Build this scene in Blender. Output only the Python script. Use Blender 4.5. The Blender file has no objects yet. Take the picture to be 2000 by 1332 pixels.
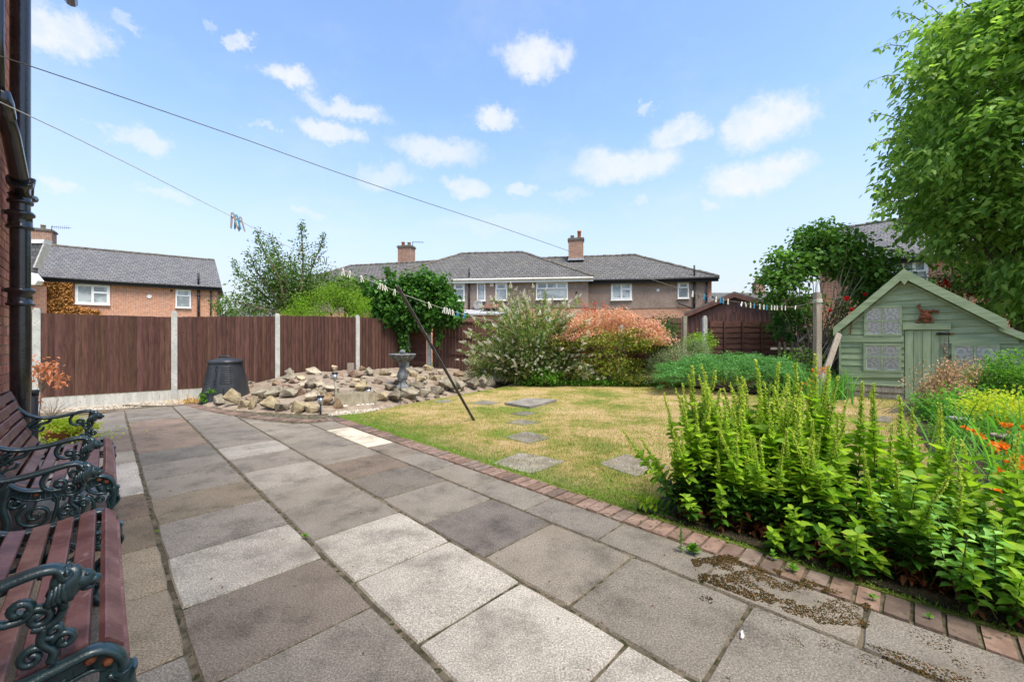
import bpy, math, random
import numpy as np
from mathutils import Vector, Matrix, noise

# ------------------------------------------------------------------ camera, sky, sun, exposure
sc = bpy.context.scene
COL = sc.collection
random.seed(7)
rng = np.random.default_rng(7)
F, H, HY = 788.0, 1.23, 666.0            # focal length in photo pixels, eye height, horizon row

cam = bpy.data.objects.new('camera', bpy.data.cameras.new('camera'))
COL.objects.link(cam)
cam.location = (0, 0, H)
cam.rotation_euler = (math.radians(90), 0, 0)
cam.data.sensor_width = 36
cam.data.lens = F / 2000 * 36
cam.data.clip_start = .05
cam.data.clip_end = 2000
sc.camera = cam

sc.view_settings.view_transform = 'Standard'
sc.view_settings.look = 'None'
sc.view_settings.gamma = 1
sc.view_settings.use_curve_mapping = False
sc.view_settings.exposure = 1.42
sc.cycles.max_bounces = 14
sc.cycles.diffuse_bounces = 9
sc.cycles.transparent_max_bounces = 16

SUN_EL, SUN_AZ = math.radians(64), math.radians(147)      # azimuth clockwise from +Y: sun behind the camera
sd = bpy.data.lights.new('sun', 'SUN')
sd.energy = 2.4
sd.angle = math.radians(28)
sd.color = (1, .93, .80)
sun = bpy.data.objects.new('sun', sd)
COL.objects.link(sun)
sdir = Vector((math.sin(SUN_AZ) * math.cos(SUN_EL), math.cos(SUN_AZ) * math.cos(SUN_EL), math.sin(SUN_EL)))
sun.rotation_euler = sdir.to_track_quat('Z', 'Y').to_euler()

w = bpy.data.worlds.new('World')
sc.world = w
w.use_nodes = True
NT = w.node_tree
NT.nodes.clear()


class NB:
    """small helper to write node trees"""
    def __init__(s, nt):
        s.nt = nt

    def n(s, kind, **kw):
        nd = s.nt.nodes.new('ShaderNode' + kind)
        for k, v in kw.items():
            if k.startswith('i_'):
                nd.inputs[k[2:].replace('_', ' ')].default_value = v
            else:
                setattr(nd, k, v)
        return nd

    def l(s, a, b):
        s.nt.links.new(a, b)

    def put(s, sock, v):
        if isinstance(v, bpy.types.NodeSocket):
            s.l(v, sock)
        else:
            sock.default_value = v

    def m(s, op, a, b=0.0, c=0.0, clamp=False):
        nd = s.n('Math', operation=op, use_clamp=clamp)
        for i, v in enumerate((a, b, c)):
            s.put(nd.inputs[i], v)
        return nd.outputs[0]

    def v(s, op, a, b=(0, 0, 0), out=0):
        nd = s.n('VectorMath', operation=op)
        s.put(nd.inputs[0], a)
        s.put(nd.inputs[1], b)
        return nd.outputs[out]

    def mix(s, f, a, b, bt='MIX'):
        nd = s.n('MixRGB', blend_type=bt)
        for i, v in enumerate((f, a, b)):
            if i and isinstance(v, (tuple, list)) and len(v) == 3:
                v = (*v, 1)
            s.put(nd.inputs[i], v)
        return nd.outputs[0]

    def ramp(s, f, stops, interp='LINEAR'):
        nd = s.n('ValToRGB')
        nd.color_ramp.interpolation = interp
        e = nd.color_ramp.elements
        while len(e) < len(stops):
            e.new(.5)
        for i, (p, c) in enumerate(stops):
            e[i].position = p
            if not isinstance(c, (tuple, list)):
                c = (c, c, c)
            e[i].color = (*c[:3], 1)
        s.put(nd.inputs[0], f)
        return nd.outputs[0]

    def noise(s, vec, scale, detail=3, rough=.55, out=0):
        nd = s.n('TexNoise', i_Scale=scale, i_Detail=detail, i_Roughness=rough)
        s.l(vec, nd.inputs['Vector'])
        return nd.outputs[out]

    def mr(s, val, a, b, c=0.0, d=1.0, smooth=True):
        nd = s.n('MapRange', interpolation_type='SMOOTHSTEP' if smooth else 'LINEAR')
        for i, v in enumerate((val, a, b, c, d)):
            s.put(nd.inputs[i], v)
        return nd.outputs[0]


b = NB(NT)
sky = b.n('TexSky', sky_type='NISHITA')
sky.sun_disc = False
sky.sun_elevation = SUN_EL
sky.sun_rotation = SUN_AZ
sky.air_density = 1.0
sky.dust_density = 0.6
sky.ozone_density = 1.4
tc = b.n('TexCoord')
gen = tc.outputs['Generated']
nz = b.noise(gen, 8.0, 8, .7, 1)
disp = b.v('MULTIPLY', b.v('SUBTRACT', nz, (.5, .5, .5)), (.19, .19, .11))
dr = b.v('ADD', gen, disp)
clouds = [(120, 75, 95, 55, 1), (235, 58, 40, 16, .5), (468, 72, 28, 22, .8), (570, 152, 70, 28, 1), (665, 217, 105, 24, .9),
          (630, 260, 85, 24, .9), (262, 272, 65, 28, .7), (145, 368, 45, 20, .7), (1055, 108, 88, 36, 1),
          (965, 239, 62, 24, .95), (855, 300, 115, 34, .8), (1270, 203, 24, 14, .6), (1485, 235, 95, 56, 1), (1330, 262, 75, 36, .9),
          (1225, 322, 135, 42, .9), (1470, 342, 110, 44, 1), (920, 367, 52, 24, .8), (1020, 364, 38, 18, .7), (760, 348, 80, 26, .6),
          (610, 412, 30, 13, .5), (325, 388, 50, 15, .5), (1255, 400, 26, 13, .5), (1380, 402, 36, 15, .6), (495, 262, 22, 12, .5),
          (415, 30, 22, 12, .4), (980, 440, 190, 26, .35), (1120, 380, 60, 14, .4)]
acc = None
for cx, cy, hw, hh, a in clouds:
    c = Vector(((cx - 1000) / F, 1, (HY - cy) / F))
    L = c.length
    c.normalize()
    sx = (hw / F) / L * .86
    sz = (hh / F) / L * .84
    d = b.v('LENGTH', b.v('MULTIPLY', b.v('SUBTRACT', dr, tuple(c)), (1 / sx, 1 / sx, 1 / sz)), out=1)
    mm = b.m('MULTIPLY', b.mr(d, 1.2, .45), a)
    acc = mm if acc is None else b.m('MAXIMUM', acc, mm)
# thin veil, plus unseen cumulus overhead and behind, thickened to whiten the ambient light
sep = b.n('SeparateXYZ')
b.l(gen, sep.inputs[0])
zc = b.m('MAXIMUM', sep.outputs[2], .03)
cmb = b.n('CombineXYZ')
b.l(b.m('DIVIDE', sep.outputs[0], b.m('ADD', zc, .25)), cmb.inputs[0])
b.l(b.m('DIVIDE', sep.outputs[1], b.m('ADD', zc, .25)), cmb.inputs[1])
puff = b.mr(b.noise(cmb.outputs[0], 3.2, 6, .6), .46, .64, 0, .9)
front = b.mr(sep.outputs[1], .35, .1)
acc = b.m('MAXIMUM', acc, b.m('MULTIPLY', puff, front))
veil = b.m('MULTIPLY', b.mr(b.noise(cmb.outputs[0], 2.0, 6, .65), .42, .8), .28)
acc = b.m('MAXIMUM', acc, veil)
tex = b.mr(b.noise(gen, 22, 6, .6), .3, .6, .72, 1)
acc = b.m('MULTIPLY', acc, tex)
low = b.mr(sep.outputs[2], -.02, .50, .92, 0)
skyc = b.mix(1, sky.outputs[0], (1.05, 1.09, 1.13), 'MULTIPLY')
skyc = b.mix(low, skyc, (2.35, 2.35, 2.5))
skyc = b.mix(b.m('MULTIPLY', acc, .92), skyc, (3.1, 3.2, 3.3))
bg = b.n('Background')
b.l(skyc, bg.inputs[0])
bg.inputs[1].default_value = .114
b.l(bg.outputs[0], b.n('OutputWorld').inputs[0])


# ------------------------------------------------------------------ geometry helpers
def at(px, py, Y):
    return Vector(((px - 1000) / F * Y, Y, H + (HY - py) / F * Y))


def gnd(px, py, z=0.0):
    Y = F * (H - z) / (py - HY)
    return Vector(((px - 1000) / F * Y, Y, z))


U = Vector((-.7096, .7046, 0))           # along the house wall, away from us
Vv = Vector((.7046, .7096, 0))           # from the house wall out over the patio
Z = Vector((0, 0, 1))


def uv(u, v, z=0.0):
    return U * u + Vv * v + Z * z


ORG = {}
XF = None                                 # optional local frame for a group of meshes


def tag(o, label=None, cat=None, group=None, kind=None):
    if label: o['label'] = label
    if cat: o['category'] = cat
    if group: o['group'] = group
    if kind: o['kind'] = kind
    return o


def thing(name, label, cat, loc=(0, 0, 0), group=None):
    o = bpy.data.objects.new(name, None)
    o.empty_display_size = .1
    COL.objects.link(o)
    o.location = loc
    ORG[o.name] = Vector(loc)
    return tag(o, label, cat, group)


class MB:
    def __init__(s):
        s.v, s.f, s.mi, s.sm = [], [], [], []
        s.cur, s.smooth = 0, False

    def add(s, vs, fs):
        n = len(s.v)
        s.v += [Vector(p) for p in vs]
        for f in fs:
            s.f.append([n + i for i in f])
            s.mi.append(s.cur)
            s.sm.append(s.smooth)
        return s

    def ob(s, o, ax, ay, az):
        """box from a corner and its three edge vectors"""
        o, ax, ay, az = map(Vector, (o, ax, ay, az))
        if ax.cross(ay).dot(az) < 0:
            ax, ay = ay, ax
        vs = [o, o + ax, o + ax + ay, o + ay, o + az, o + ax + az, o + ax + ay + az, o + ay + az]
        return s.add(vs, [(0, 3, 2, 1), (4, 5, 6, 7), (0, 1, 5, 4), (1, 2, 6, 5), (2, 3, 7, 6), (3, 0, 4, 7)])

    def cb(s, c, sx, sy, sz, ax=Vector((1, 0, 0)), ay=Vector((0, 1, 0)), az=Z):
        c = Vector(c)
        return s.ob(c - ax * sx / 2 - ay * sy / 2 - az * sz / 2, ax * sx, ay * sy, az * sz)

    def prism(s, pts, ext):
        pts = [Vector(p) for p in pts]
        ext = Vector(ext)
        n = len(pts)
        nrm = Vector((0, 0, 0))
        for i in range(n):
            nrm += pts[i].cross(pts[(i + 1) % n])
        if nrm.dot(ext) > 0:
            pts = pts[::-1]
        vs = pts + [p + ext for p in pts]
        fs = [list(range(n)), list(range(2 * n - 1, n - 1, -1))]
        for i in range(n):
            j = (i + 1) % n
            fs.append((j, i, n + i, n + j))
        return s.add(vs, fs)

    def tube(s, pts, r, n=8, cap=True, flat=None):
        """sweep; r number or list; flat=(axis, ratio) makes the section an ellipse stretched along axis"""
        pts = [Vector(p) for p in pts]
        k = len(pts)
        rs = [r] * k if isinstance(r, (int, float)) else list(r)
        ref = None
        base = len(s.v)
        for i, p in enumerate(pts):
            t = (pts[min(i + 1, k - 1)] - pts[max(i - 1, 0)])
            if t.length < 1e-9: t = Vector((0, 0, 1))
            t.normalize()
            if flat:
                a = Vector(flat[0])
                a = (a - t * a.dot(t)).normalized()
            else:
                if ref is None:
                    ref = Vector((0, 0, 1)) if abs(t.z) < .9 else Vector((1, 0, 0))
                a = (ref - t * ref.dot(t)).normalized()
                ref = a
            c = t.cross(a)
            fa = flat[1] if flat else 1
            for j in range(n):
                th = 2 * math.pi * j / n
                s.v.append(p + a * (math.cos(th) * rs[i] * fa) + c * (math.sin(th) * rs[i]))
        for i in range(k - 1):
            for j in range(n):
                j2 = (j + 1) % n
                s.f.append([base + i * n + j, base + i * n + j2, base + (i + 1) * n + j2, base + (i + 1) * n + j])
                s.mi.append(s.cur)
                s.sm.append(s.smooth)
        if cap:
            s.f.append([base + j for j in range(n)][::-1])
            s.f.append([base + (k - 1) * n + j for j in range(n)])
            s.mi += [s.cur] * 2
            s.sm += [False] * 2
        return s

    def lathe(s, prof, c, n=20, axis=None):
        """prof: list of (radius, height)"""
        c = Vector(c)
        q = Matrix.Identity(3) if axis is None else Vector(axis).to_track_quat('Z', 'Y').to_matrix()
        base = len(s.v)
        for r, z in prof:
            for j in range(n):
                th = 2 * math.pi * j / n
                s.v.append(c + q @ Vector((math.cos(th) * r, math.sin(th) * r, z)))
        for i in range(len(prof) - 1):
            for j in range(n):
                j2 = (j + 1) % n
                s.f.append([base + i * n + j, base + i * n + j2, base + (i + 1) * n + j2, base + (i + 1) * n + j])
                s.mi.append(s.cur)
                s.sm.append(s.smooth)
        return s

    def blob(s, c, r, n=8, amp=0.0, seed=0, sc3=(1, 1, 1), mtx=None):
        c = Vector(c)
        base = len(s.v)
        m = n
        for i in range(m + 1):
            ph = math.pi * i / m
            for j in range(2 * n):
                th = math.pi * j / n
                d = Vector((math.sin(ph) * math.cos(th), math.sin(ph) * math.sin(th), math.cos(ph)))
                rr = r * (1 + amp * noise.noise(d * 2.2 + Vector((seed, seed * 1.7, 0))))
                p = Vector((d.x * sc3[0], d.y * sc3[1], d.z * sc3[2])) * rr
                s.v.append(c + (mtx @ p if mtx else p))
        k = 2 * n
        for i in range(m):
            for j in range(k):
                j2 = (j + 1) % k
                s.f.append([base + i * k + j, base + (i + 1) * k + j, base + (i + 1) * k + j2, base + i * k + j2])
                s.mi.append(s.cur)
                s.sm.append(s.smooth)
        return s

    def mesh(s, name, mats, org=Vector((0, 0, 0))):
        me = bpy.data.meshes.new(name)
        vv = [XF(p) for p in s.v] if XF else s.v
        me.from_pydata([tuple(p - org) for p in vv], [], s.f)
        for m in (mats if isinstance(mats, (list, tuple)) else [mats]):
            me.materials.append(m)
        me.polygons.foreach_set('material_index', s.mi)
        me.polygons.foreach_set('use_smooth', s.sm)
        # metric uv: u along the horizontal, v up the slope
        lay = me.uv_layers.new(name='UVMap')
        buf = np.zeros(len(me.loops) * 2, dtype=np.float32)
        for p in me.polygons:
            nn = p.normal
            if abs(nn.z) > .985:
                a, c = Vector((1, 0, 0)), Vector((0, 1, 0))
            else:
                a = Z.cross(nn).normalized()
                c = nn.cross(a)
            for li in p.loop_indices:
                co = me.vertices[me.loops[li].vertex_index].co + org
                buf[2 * li] = a.dot(co)
                buf[2 * li + 1] = c.dot(co)
        lay.data.foreach_set('uv', buf)
        return me

    def build(s, name, mats, parent=None, loc=None, **tags):
        if parent is not None:
            org = ORG[parent.name]
        else:
            org = Vector(loc) if loc is not None else Vector((0, 0, 0))
        me = s.mesh(name, mats, org)
        o = bpy.data.objects.new(name, me)
        COL.objects.link(o)
        if parent is not None:
            o.parent = parent
        else:
            o.location = org
        ORG[o.name] = org
        return tag(o, **tags)


def inst(name, me, parent, loc, rot=(0, 0, 0), scale=(1, 1, 1), color=None, **tags):
    """an object sharing mesh data; loc in world, parents are never rotated"""
    o = bpy.data.objects.new(name, me)
    COL.objects.link(o)
    loc = Vector(loc)
    if parent is not None:
        o.parent = parent
        o.location = loc - ORG[parent.name]
    else:
        o.location = loc
        ORG[o.name] = loc
    o.rotation_euler = rot
    o.scale = scale if isinstance(scale, (tuple, list, Vector)) else (scale,) * 3
    if color: o.color = (*color, 1)
    return tag(o, **tags)


# ------------------------------------------------------------------ numpy foliage
def nrm(a):
    return a / np.maximum(np.linalg.norm(a, axis=1, keepdims=True), 1e-9)


class NM:
    """big meshes out of numpy arrays; faces all quads or tris"""
    def __init__(s):
        s.V, s.Fs, s.n = [], [], 0

    def add(s, V, Fa, mi=0):
        s.V.append(V.reshape(-1, 3).astype(np.float32))
        s.Fs.append((Fa + s.n, mi))
        s.n += V.reshape(-1, 3).shape[0]
        return s

    def leaves(s, P, D, L, wr=.45, fold=.25, bend=.25, mi=0, big=False, up=None):
        N = len(P)
        if N == 0: return s
        L = (np.ones(N) * L)[:, None]
        D = nrm(D)
        if up is None:
            up = np.tile([0, 0, 1.0], (N, 1)) + rng.normal(0, .45, (N, 3))
        S = nrm(np.cross(D, up))
        Nn = np.cross(S, D)
        dz = np.array([[0, 0, 1.0]])
        if big:
            w1 = L * wr * .5
            vs = [P, P + D * L * .32 + S * w1 + Nn * w1 * fold, P + D * L * .68 + S * w1 * .78 + Nn * w1 * fold - dz * L * bend * .4,
                  P + D * L - dz * L * bend, P + D * L * .68 - S * w1 * .78 + Nn * w1 * fold - dz * L * bend * .4,
                  P + D * L * .32 - S * w1 + Nn * w1 * fold]
            V = np.stack(vs, 1)
            i = np.arange(N)[:, None] * 6
            s.add(V, np.concatenate([i + [0, 1, 2, 3], i + [0, 3, 4, 5]]), mi)
        else:
            w1 = L * wr * .5
            vs = [P, P + D * L * .45 + S * w1 + Nn * w1 * fold, P + D * L - dz * L * bend, P + D * L * .45 - S * w1 + Nn * w1 * fold]
            V = np.stack(vs, 1)
            i = np.arange(N)[:, None] * 4
            s.add(V, np.concatenate([i + [0, 1, 2], i + [0, 2, 3]]), mi)
        return s

    def mesh(s, name, mats, org=Vector((0, 0, 0)), smooth=False):
        me = bpy.data.meshes.new(name)
        V = np.concatenate(s.V) - np.array(org, dtype=np.float32)[None]
        me.vertices.add(len(V))
        me.vertices.foreach_set('co', V.ravel())
        li = np.concatenate([f.ravel() for f, _ in s.Fs]).astype(np.int32)
        tot = np.concatenate([np.full(len(f), f.shape[1]) for f, _ in s.Fs]).astype(np.int32)
        mi = np.concatenate([np.full(len(f), m) for f, m in s.Fs]).astype(np.int32)
        st = np.concatenate([[0], np.cumsum(tot)[:-1]]).astype(np.int32)
        me.loops.add(len(li))
        me.loops.foreach_set('vertex_index', li)
        me.polygons.add(len(tot))
        me.polygons.foreach_set('loop_start', st)
        me.polygons.foreach_set('loop_total', tot)
        me.polygons.foreach_set('material_index', mi)
        me.update(calc_edges=True)
        for m in (mats if isinstance(mats, (list, tuple)) else [mats]):
            me.materials.append(m)
        return me

    def build(s, name, mats, parent=None, **tags):
        org = ORG[parent.name] if parent is not None else Vector((0, 0, 0))
        o = bpy.data.objects.new(name, s.mesh(name, mats, org))
        COL.objects.link(o)
        if parent is not None: o.parent = parent
        ORG[o.name] = org
        return tag(o, **tags)


def rdir(N, up=0.0):
    d = rng.normal(0, 1, (N, 3))
    d[:, 2] += up
    return nrm(d)


def clumps(C, R, n, per, spread, shell=.55, low=-1.0):
    """leaf points in n clumps spread in an ellipsoid (C,R); returns points and outward directions"""
    d = rdir(n)
    d = d[d[:, 2] > low]
    rad = shell + (1 - shell) * rng.random(len(d)) ** .6
    cen = np.array(C) + d * np.array(R) * rad[:, None]
    P = np.repeat(cen, per, 0) + rng.normal(0, 1, (len(d) * per, 3)) * np.array(spread)
    out = np.repeat(d, per, 0)
    return P, out, cen


# ------------------------------------------------------------------ materials
MATS = {}


def newmat(name):
    m = bpy.data.materials.new(name)
    m.use_nodes = True
    m.node_tree.nodes.clear()
    MATS[name] = m
    return m, NB(m.node_tree)


def finish(b, col, rough, bump=None, dist=.01, metal=0, spec=.5, coat=0):
    p = b.n('BsdfPrincipled')
    if isinstance(col, (tuple, list)): col = (*col[:3], 1)
    b.put(p.inputs['Base Color'], col)
    b.put(p.inputs['Roughness'], rough)
    p.inputs['Metallic'].default_value = metal
    p.inputs['Specular IOR Level'].default_value = spec
    p.inputs['Coat Weight'].default_value = coat
    p.inputs['Coat Roughness'].default_value = .1
    if bump is not None:
        bn = b.n('Bump', i_Strength=1.0, i_Distance=dist)
        b.l(bump, bn.inputs['Height'])
        b.l(bn.outputs[0], p.inputs['Normal'])
    b.l(p.outputs[0], b.n('OutputMaterial').inputs[0])
    return p


def pos(b, stretch=None, kind='Position'):
    g = b.n('NewGeometry').outputs[0] if kind == 'Position' else b.n('TexCoord').outputs[kind]
    return b.v('MULTIPLY', g, stretch) if stretch else g


def pm(name, c1, c2, scale=6, rough=.8, bump=.004, bscale=40, stretch=None, objcol=False, speck=None, spec=.3,
       big=None, isl=0.0, metal=0, coat=0, kind='Position'):
    """two-tone noisy surface; speck=(colour, scale, threshold); big=(colour, scale, lo, hi) large patches"""
    m, b = newmat(name)
    g = pos(b, stretch, kind)
    c = b.mix(b.mr(b.noise(g, scale, 5, .6), .35, .65), c1, c2)
    if isl:
        r = b.n('NewGeometry').outputs['Random Per Island']
        c = b.mix(1, c, b.ramp(r, [(0, 1 - isl), (1, 1 + isl)]), 'MULTIPLY')
    if objcol:
        c = b.mix(1, c, b.n('ObjectInfo').outputs['Color'], 'MULTIPLY')
    if big:
        c = b.mix(b.mr(b.noise(g, big[1], 6, .65), big[2], big[3]), c, big[0])
    if speck:
        c = b.mix(b.mr(b.noise(g, speck[1], 2, .5), speck[2], speck[2] + .08), c, speck[0])
    h = b.noise(g, bscale, 5, .65)
    finish(b, c, rough, h, bump, metal, spec, coat)
    return m


def leafmat(name, cols, trans=.35, rough=.45, spec=.4, hue=None):
    m, b = newmat(name)
    r = b.n('NewGeometry').outputs['Random Per Island']
    n = len(cols)
    cols = [tuple(min(.8, x * (1.8 if max(cc) < .5 else 1.1)) for x in cc) for cc in cols]
    c = b.ramp(r, [(i / (n - 1), cc) for i, cc in enumerate(cols)])
    c = b.mix(b.mr(b.noise(pos(b), 1.6, 3), .35, .7, 0, .45), c, tuple(x * .62 for x in cols[0]))
    p = b.n('BsdfPrincipled')
    b.l(c, p.inputs['Base Color'])
    p.inputs['Roughness'].default_value = rough + .1
    p.inputs['Specular IOR Level'].default_value = spec * .5
    t = b.n('BsdfTranslucent')
    b.l(b.mix(1, c, (1.25, 1.35, .7), 'MULTIPLY'), t.inputs[0])
    mx = b.n('MixShader')
    mx.inputs[0].default_value = min(.5, trans * 1.25)
    b.l(p.outputs[0], mx.inputs[1])
    b.l(t.outputs[0], mx.inputs[2])
    b.l(mx.outputs[0], b.n('OutputMaterial').inputs[0])
    return m


def brickmat(name, c1, c2, mort, bw=.225, bh=.075, ms=.01, rough=.85, patch=None, bump=.006, off=.5):
    m, b = newmat(name)
    u = b.n('UVMap')
    uvv = b.n('TexCoord').outputs['UV']
    t = b.n('TexBrick', offset=off)
    t.inputs['Scale'].default_value = 1
    t.inputs['Brick Width'].default_value = bw
    t.inputs['Row Height'].default_value = bh
    t.inputs['Mortar Size'].default_value = ms
    t.inputs['Mortar Smooth'].default_value = .3
    t.inputs['Bias'].default_value = 0
    t.inputs['Color1'].default_value = (*c1, 1)
    t.inputs['Color2'].default_value = (*c2, 1)
    t.inputs['Mortar'].default_value = (*mort, 1)
    b.l(uvv, t.inputs['Vector'])
    g = pos(b)
    c = b.mix(1, t.outputs[0], b.ramp(b.noise(g, 9, 5), [(.3, .8), (.7, 1.2)]), 'MULTIPLY')
    if patch:
        c = b.mix(b.mr(b.noise(g, patch[1], 6, .65), patch[2], patch[3]), c, patch[0])
    h = b.m('SUBTRACT', b.m('MULTIPLY', b.noise(g, 60, 3), .25), t.outputs['Fac'])
    finish(b, c, rough, h, bump, spec=.25)
    return m


M_slab = None


def make_slab():
    m, b = newmat('paving_concrete')
    g = pos(b)
    oc = b.n('ObjectInfo').outputs['Color']
    c = b.mix(1, oc, b.ramp(b.noise(g, 3.2, 6, .7), [(.30, .50), (.5, 1.0), (.72, 1.2)]), 'MULTIPLY')
    c = b.mix(1, c, (.86, .81, .745), 'MULTIPLY')
    c = b.mix(1, c, b.ramp(b.noise(g, 130, 4, .75), [(.34, .5), (.5, .98), (.64, 1.7)]), 'MULTIPLY')
    vor = b.n('TexVoronoi', i_Scale=150.0)
    b.l(g, vor.inputs['Vector'])
    c = b.mix(b.mr(vor.outputs['Distance'], .22, .1, 0, .5), c, (.36, .34, .31))
    c = b.mix(b.m('MULTIPLY', b.mr(b.noise(g, 26, 5, .7), .62, .7), b.mr(b.noise(g, 2.0, 4), .38, .58, 0, .85)), c, (.035, .028, .018))
    c = b.mix(b.mr(b.noise(g, 1.1, 6, .7), .50, .68, 0, .5), c, (.15, .12, .09))
    h = b.m('ADD', b.noise(g, 230, 3, .7), b.m('MULTIPLY', b.noise(g, 25, 4), .8))
    finish(b, c, .88, h, .0035, spec=.25)
    return m


M_slab = make_slab()
M_mortar = pm('mortar_and_moss', (.16, .13, .09), (.06, .05, .03), 14, .95, .012, 70, speck=((.035, .036, .012), 22, .55))
M_soil = pm('dark_bed_soil', (.028, .02, .014), (.055, .038, .026), 18, .95, .03, 50, speck=((.12, .085, .05), 60, .62))
M_drysoil = pm('dry_rockery_soil', (.21, .16, .12), (.33, .26, .195), 5, .95, .02, 60, speck=((.38, .33, .27), 60, .6))
M_gravel = pm('mixed_gravel', (.32, .27, .21), (.46, .41, .34), 12, .9, .01, 40, isl=.35)
M_stone = pm('sandstone_rock', (.25, .21, .155), (.42, .37, .28), 4, .9, .018, 26, objcol=True, speck=((.10, .09, .07), 30, .6),
             big=((.36, .33, .27), 3.5, .56, .7), kind='Object')
M_board = pm('brown_stained_board', (.078, .039, .030), (.125, .063, .047), 5, .8, .003, 60, (5, 5, .6), objcol=True,
             speck=((.03, .014, .012), 9, .66), spec=.2)
M_waney = pm('dark_waney_board', (.075, .036, .027), (.13, .064, .048), 6, .85, .005, 50, (.7, .7, 6), objcol=True, spec=.2)
M_conc = pm('concrete_post', (.40, .40, .37), (.52, .51, .47), 6, .9, .003, 90, speck=((.28, .27, .25), 40, .6))
M_gboard = pm('concrete_gravel_board', (.42, .41, .37), (.55, .53, .48), 3, .9, .004, 60, (6, 6, .8), speck=((.30, .26, .20), 12, .6))
M_oldpost = pm('weathered_post', (.25, .21, .16), (.36, .31, .24), 9, .9, .01, 50, (2, 2, .4), speck=((.13, .11, .08), 60, .58))
M_greywood = pm('bare_grey_timber', (.22, .18, .14), (.34, .29, .23), 6, .85, .004, 60, (6, 6, .6))
M_darkwood = pm('dark_picket_timber', (.045, .034, .028), (.085, .063, .05), 8, .85, .004, 60, (4, 4, .8))
M_orangewood = pm('new_orange_board', (.30, .13, .05), (.40, .18, .07), 5, .8, .003, 60, (5, 5, .6))
M_green = pm('faded_green_paint', (.235, .295, .165), (.325, .385, .235), 3, .7, .0035, 55, (.8, .8, 7), objcol=True,
             big=((.11, .15, .10), 2.4, .58, .75), speck=((.08, .10, .07), 9, .68))
M_greenv = pm('faded_green_door_paint', (.25, .31, .175), (.335, .395, .245), 3, .7, .0035, 55, (7, 7, .7), objcol=True,
              speck=((.09, .12, .08), 9, .69))
M_iron = pm('dark_green_cast_iron', (.008, .028, .032), (.016, .045, .05), 30, .28, .0012, 160, spec=.6, coat=.3)
M_rust = pm('rust', (.12, .035, .016), (.24, .085, .035), 40, .9, .004, 120)
M_slat = pm('mahogany_painted_slat', (.125, .05, .040), (.215, .105, .085), 7, .42, .0035, 45, (1, 1, 1), objcol=True, spec=.5,
            speck=((.27, .16, .15), 28, .66))
M_pipe = pm('black_gloss_pipe_paint', (.008, .009, .012), (.018, .019, .023), 12, .2, .003, 28, spec=.6, speck=((.06, .06, .07), 50, .72), coat=.4)
M_dpipe = pm('dark_rainwater_pipe', (.02, .02, .022), (.035, .033, .033), 12, .5, .001, 40)
M_brick = pm('house_brick', (.52, .20, .12), (.66, .30, .18), 14, .9, .005, 90, objcol=True, speck=((.25, .11, .08), 30, .66))
M_pointing = pm('pale_pointing', (.42, .36, .30), (.52, .46, .39), 20, .95, .004, 90)
M_paver = pm('worn_edging_brick', (.15, .108, .088), (.22, .165, .135), 12, .92, .005, 70, objcol=True, speck=((.07, .06, .045), 30, .6))
M_bin = pm('charcoal_plastic', (.022, .024, .027), (.034, .036, .040), 6, .42, .001, 80, spec=.5)
M_white = pm('white_window_plastic', (.72, .73, .73), (.80, .80, .79), 5, .4, .0005, 20, spec=.5)
M_offwhite = pm('pale_gutter', (.55, .53, .49), (.68, .66, .62), 5, .6, .001, 20)
M_blackg = pm('black_gutter', (.012, .012, .013), (.02, .02, .02), 5, .45, .001, 20)
M_terra = pm('terracotta', (.36, .13, .07), (.46, .19, .11), 10, .85, .002, 60)
M_greypot = pm('grey_stone_pot', (.17, .17, .17), (.28, .27, .26), 14, .8, .003, 60)
M_bath = pm('aged_bird_bath_resin', (.10, .105, .11), (.21, .215, .22), 14, .65, .004, 60)
M_trough = pm('weathered_trough_timber', (.27, .23, .16), (.40, .36, .27), 6, .9, .006, 50, (3, 3, 1))
M_bark = pm('grey_brown_bark', (.11, .08, .055), (.20, .155, .11), 12, .9, .008, 40)
M_palebark = pm('pale_lilac_bark', (.30, .24, .17), (.42, .35, .26), 12, .9, .004, 60)
M_stem = pm('green_brown_stem', (.06, .075, .03), (.10, .085, .05), 20, .7, .001, 60)
M_metal = pm('brushed_metal', (.45, .46, .48), (.6, .6, .62), 20, .35, .0005, 80, metal=.9)
M_prop = pm('dark_prop_timber', (.05, .045, .04), (.10, .088, .078), 10, .7, .003, 60)
M_line = pm('clothes_line_cord', (.62, .60, .52), (.72, .70, .62), 60, .8, .0005, 300)
M_lineg = pm('grey_clothes_line', (.16, .15, .13), (.24, .22, .19), 60, .8, .0005, 300)
M_pebble = pm('pebble_dash', (.235, .17, .135), (.31, .23, .185), 1.2, .95, .02, 26, speck=((.40, .33, .28), 22, .57))
M_roof = brickmat('slate_roof_tiles', (.095, .09, .087), (.14, .132, .125), (.06, .058, .056), .28, .30, .022, .8,
                  patch=((.14, .13, .10), 1.0, .52, .78), bump=.03)
M_roof2 = brickmat('blue_grey_slates', (.115, .113, .12), (.165, .16, .165), (.068, .068, .07), .26, .21, .018, .7,
                   patch=((.15, .14, .12), 1.1, .55, .8), bump=.02)
M_rtile = pm('ridge_tile_clay', (.10, .09, .075), (.16, .14, .115), 3, .9, .004, 20)
M_fbrick = brickmat('far_red_brick', (.46, .17, .095), (.32, .105, .06), (.50, .40, .32), ms=.012)
M_fbrick2 = brickmat('far_orange_brick', (.56, .235, .12), (.42, .16, .085), (.55, .44, .36), ms=.012)
M_chim = brickmat('chimney_brick', (.36, .15, .085), (.22, .09, .055), (.42, .36, .29), ms=.014)
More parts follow.
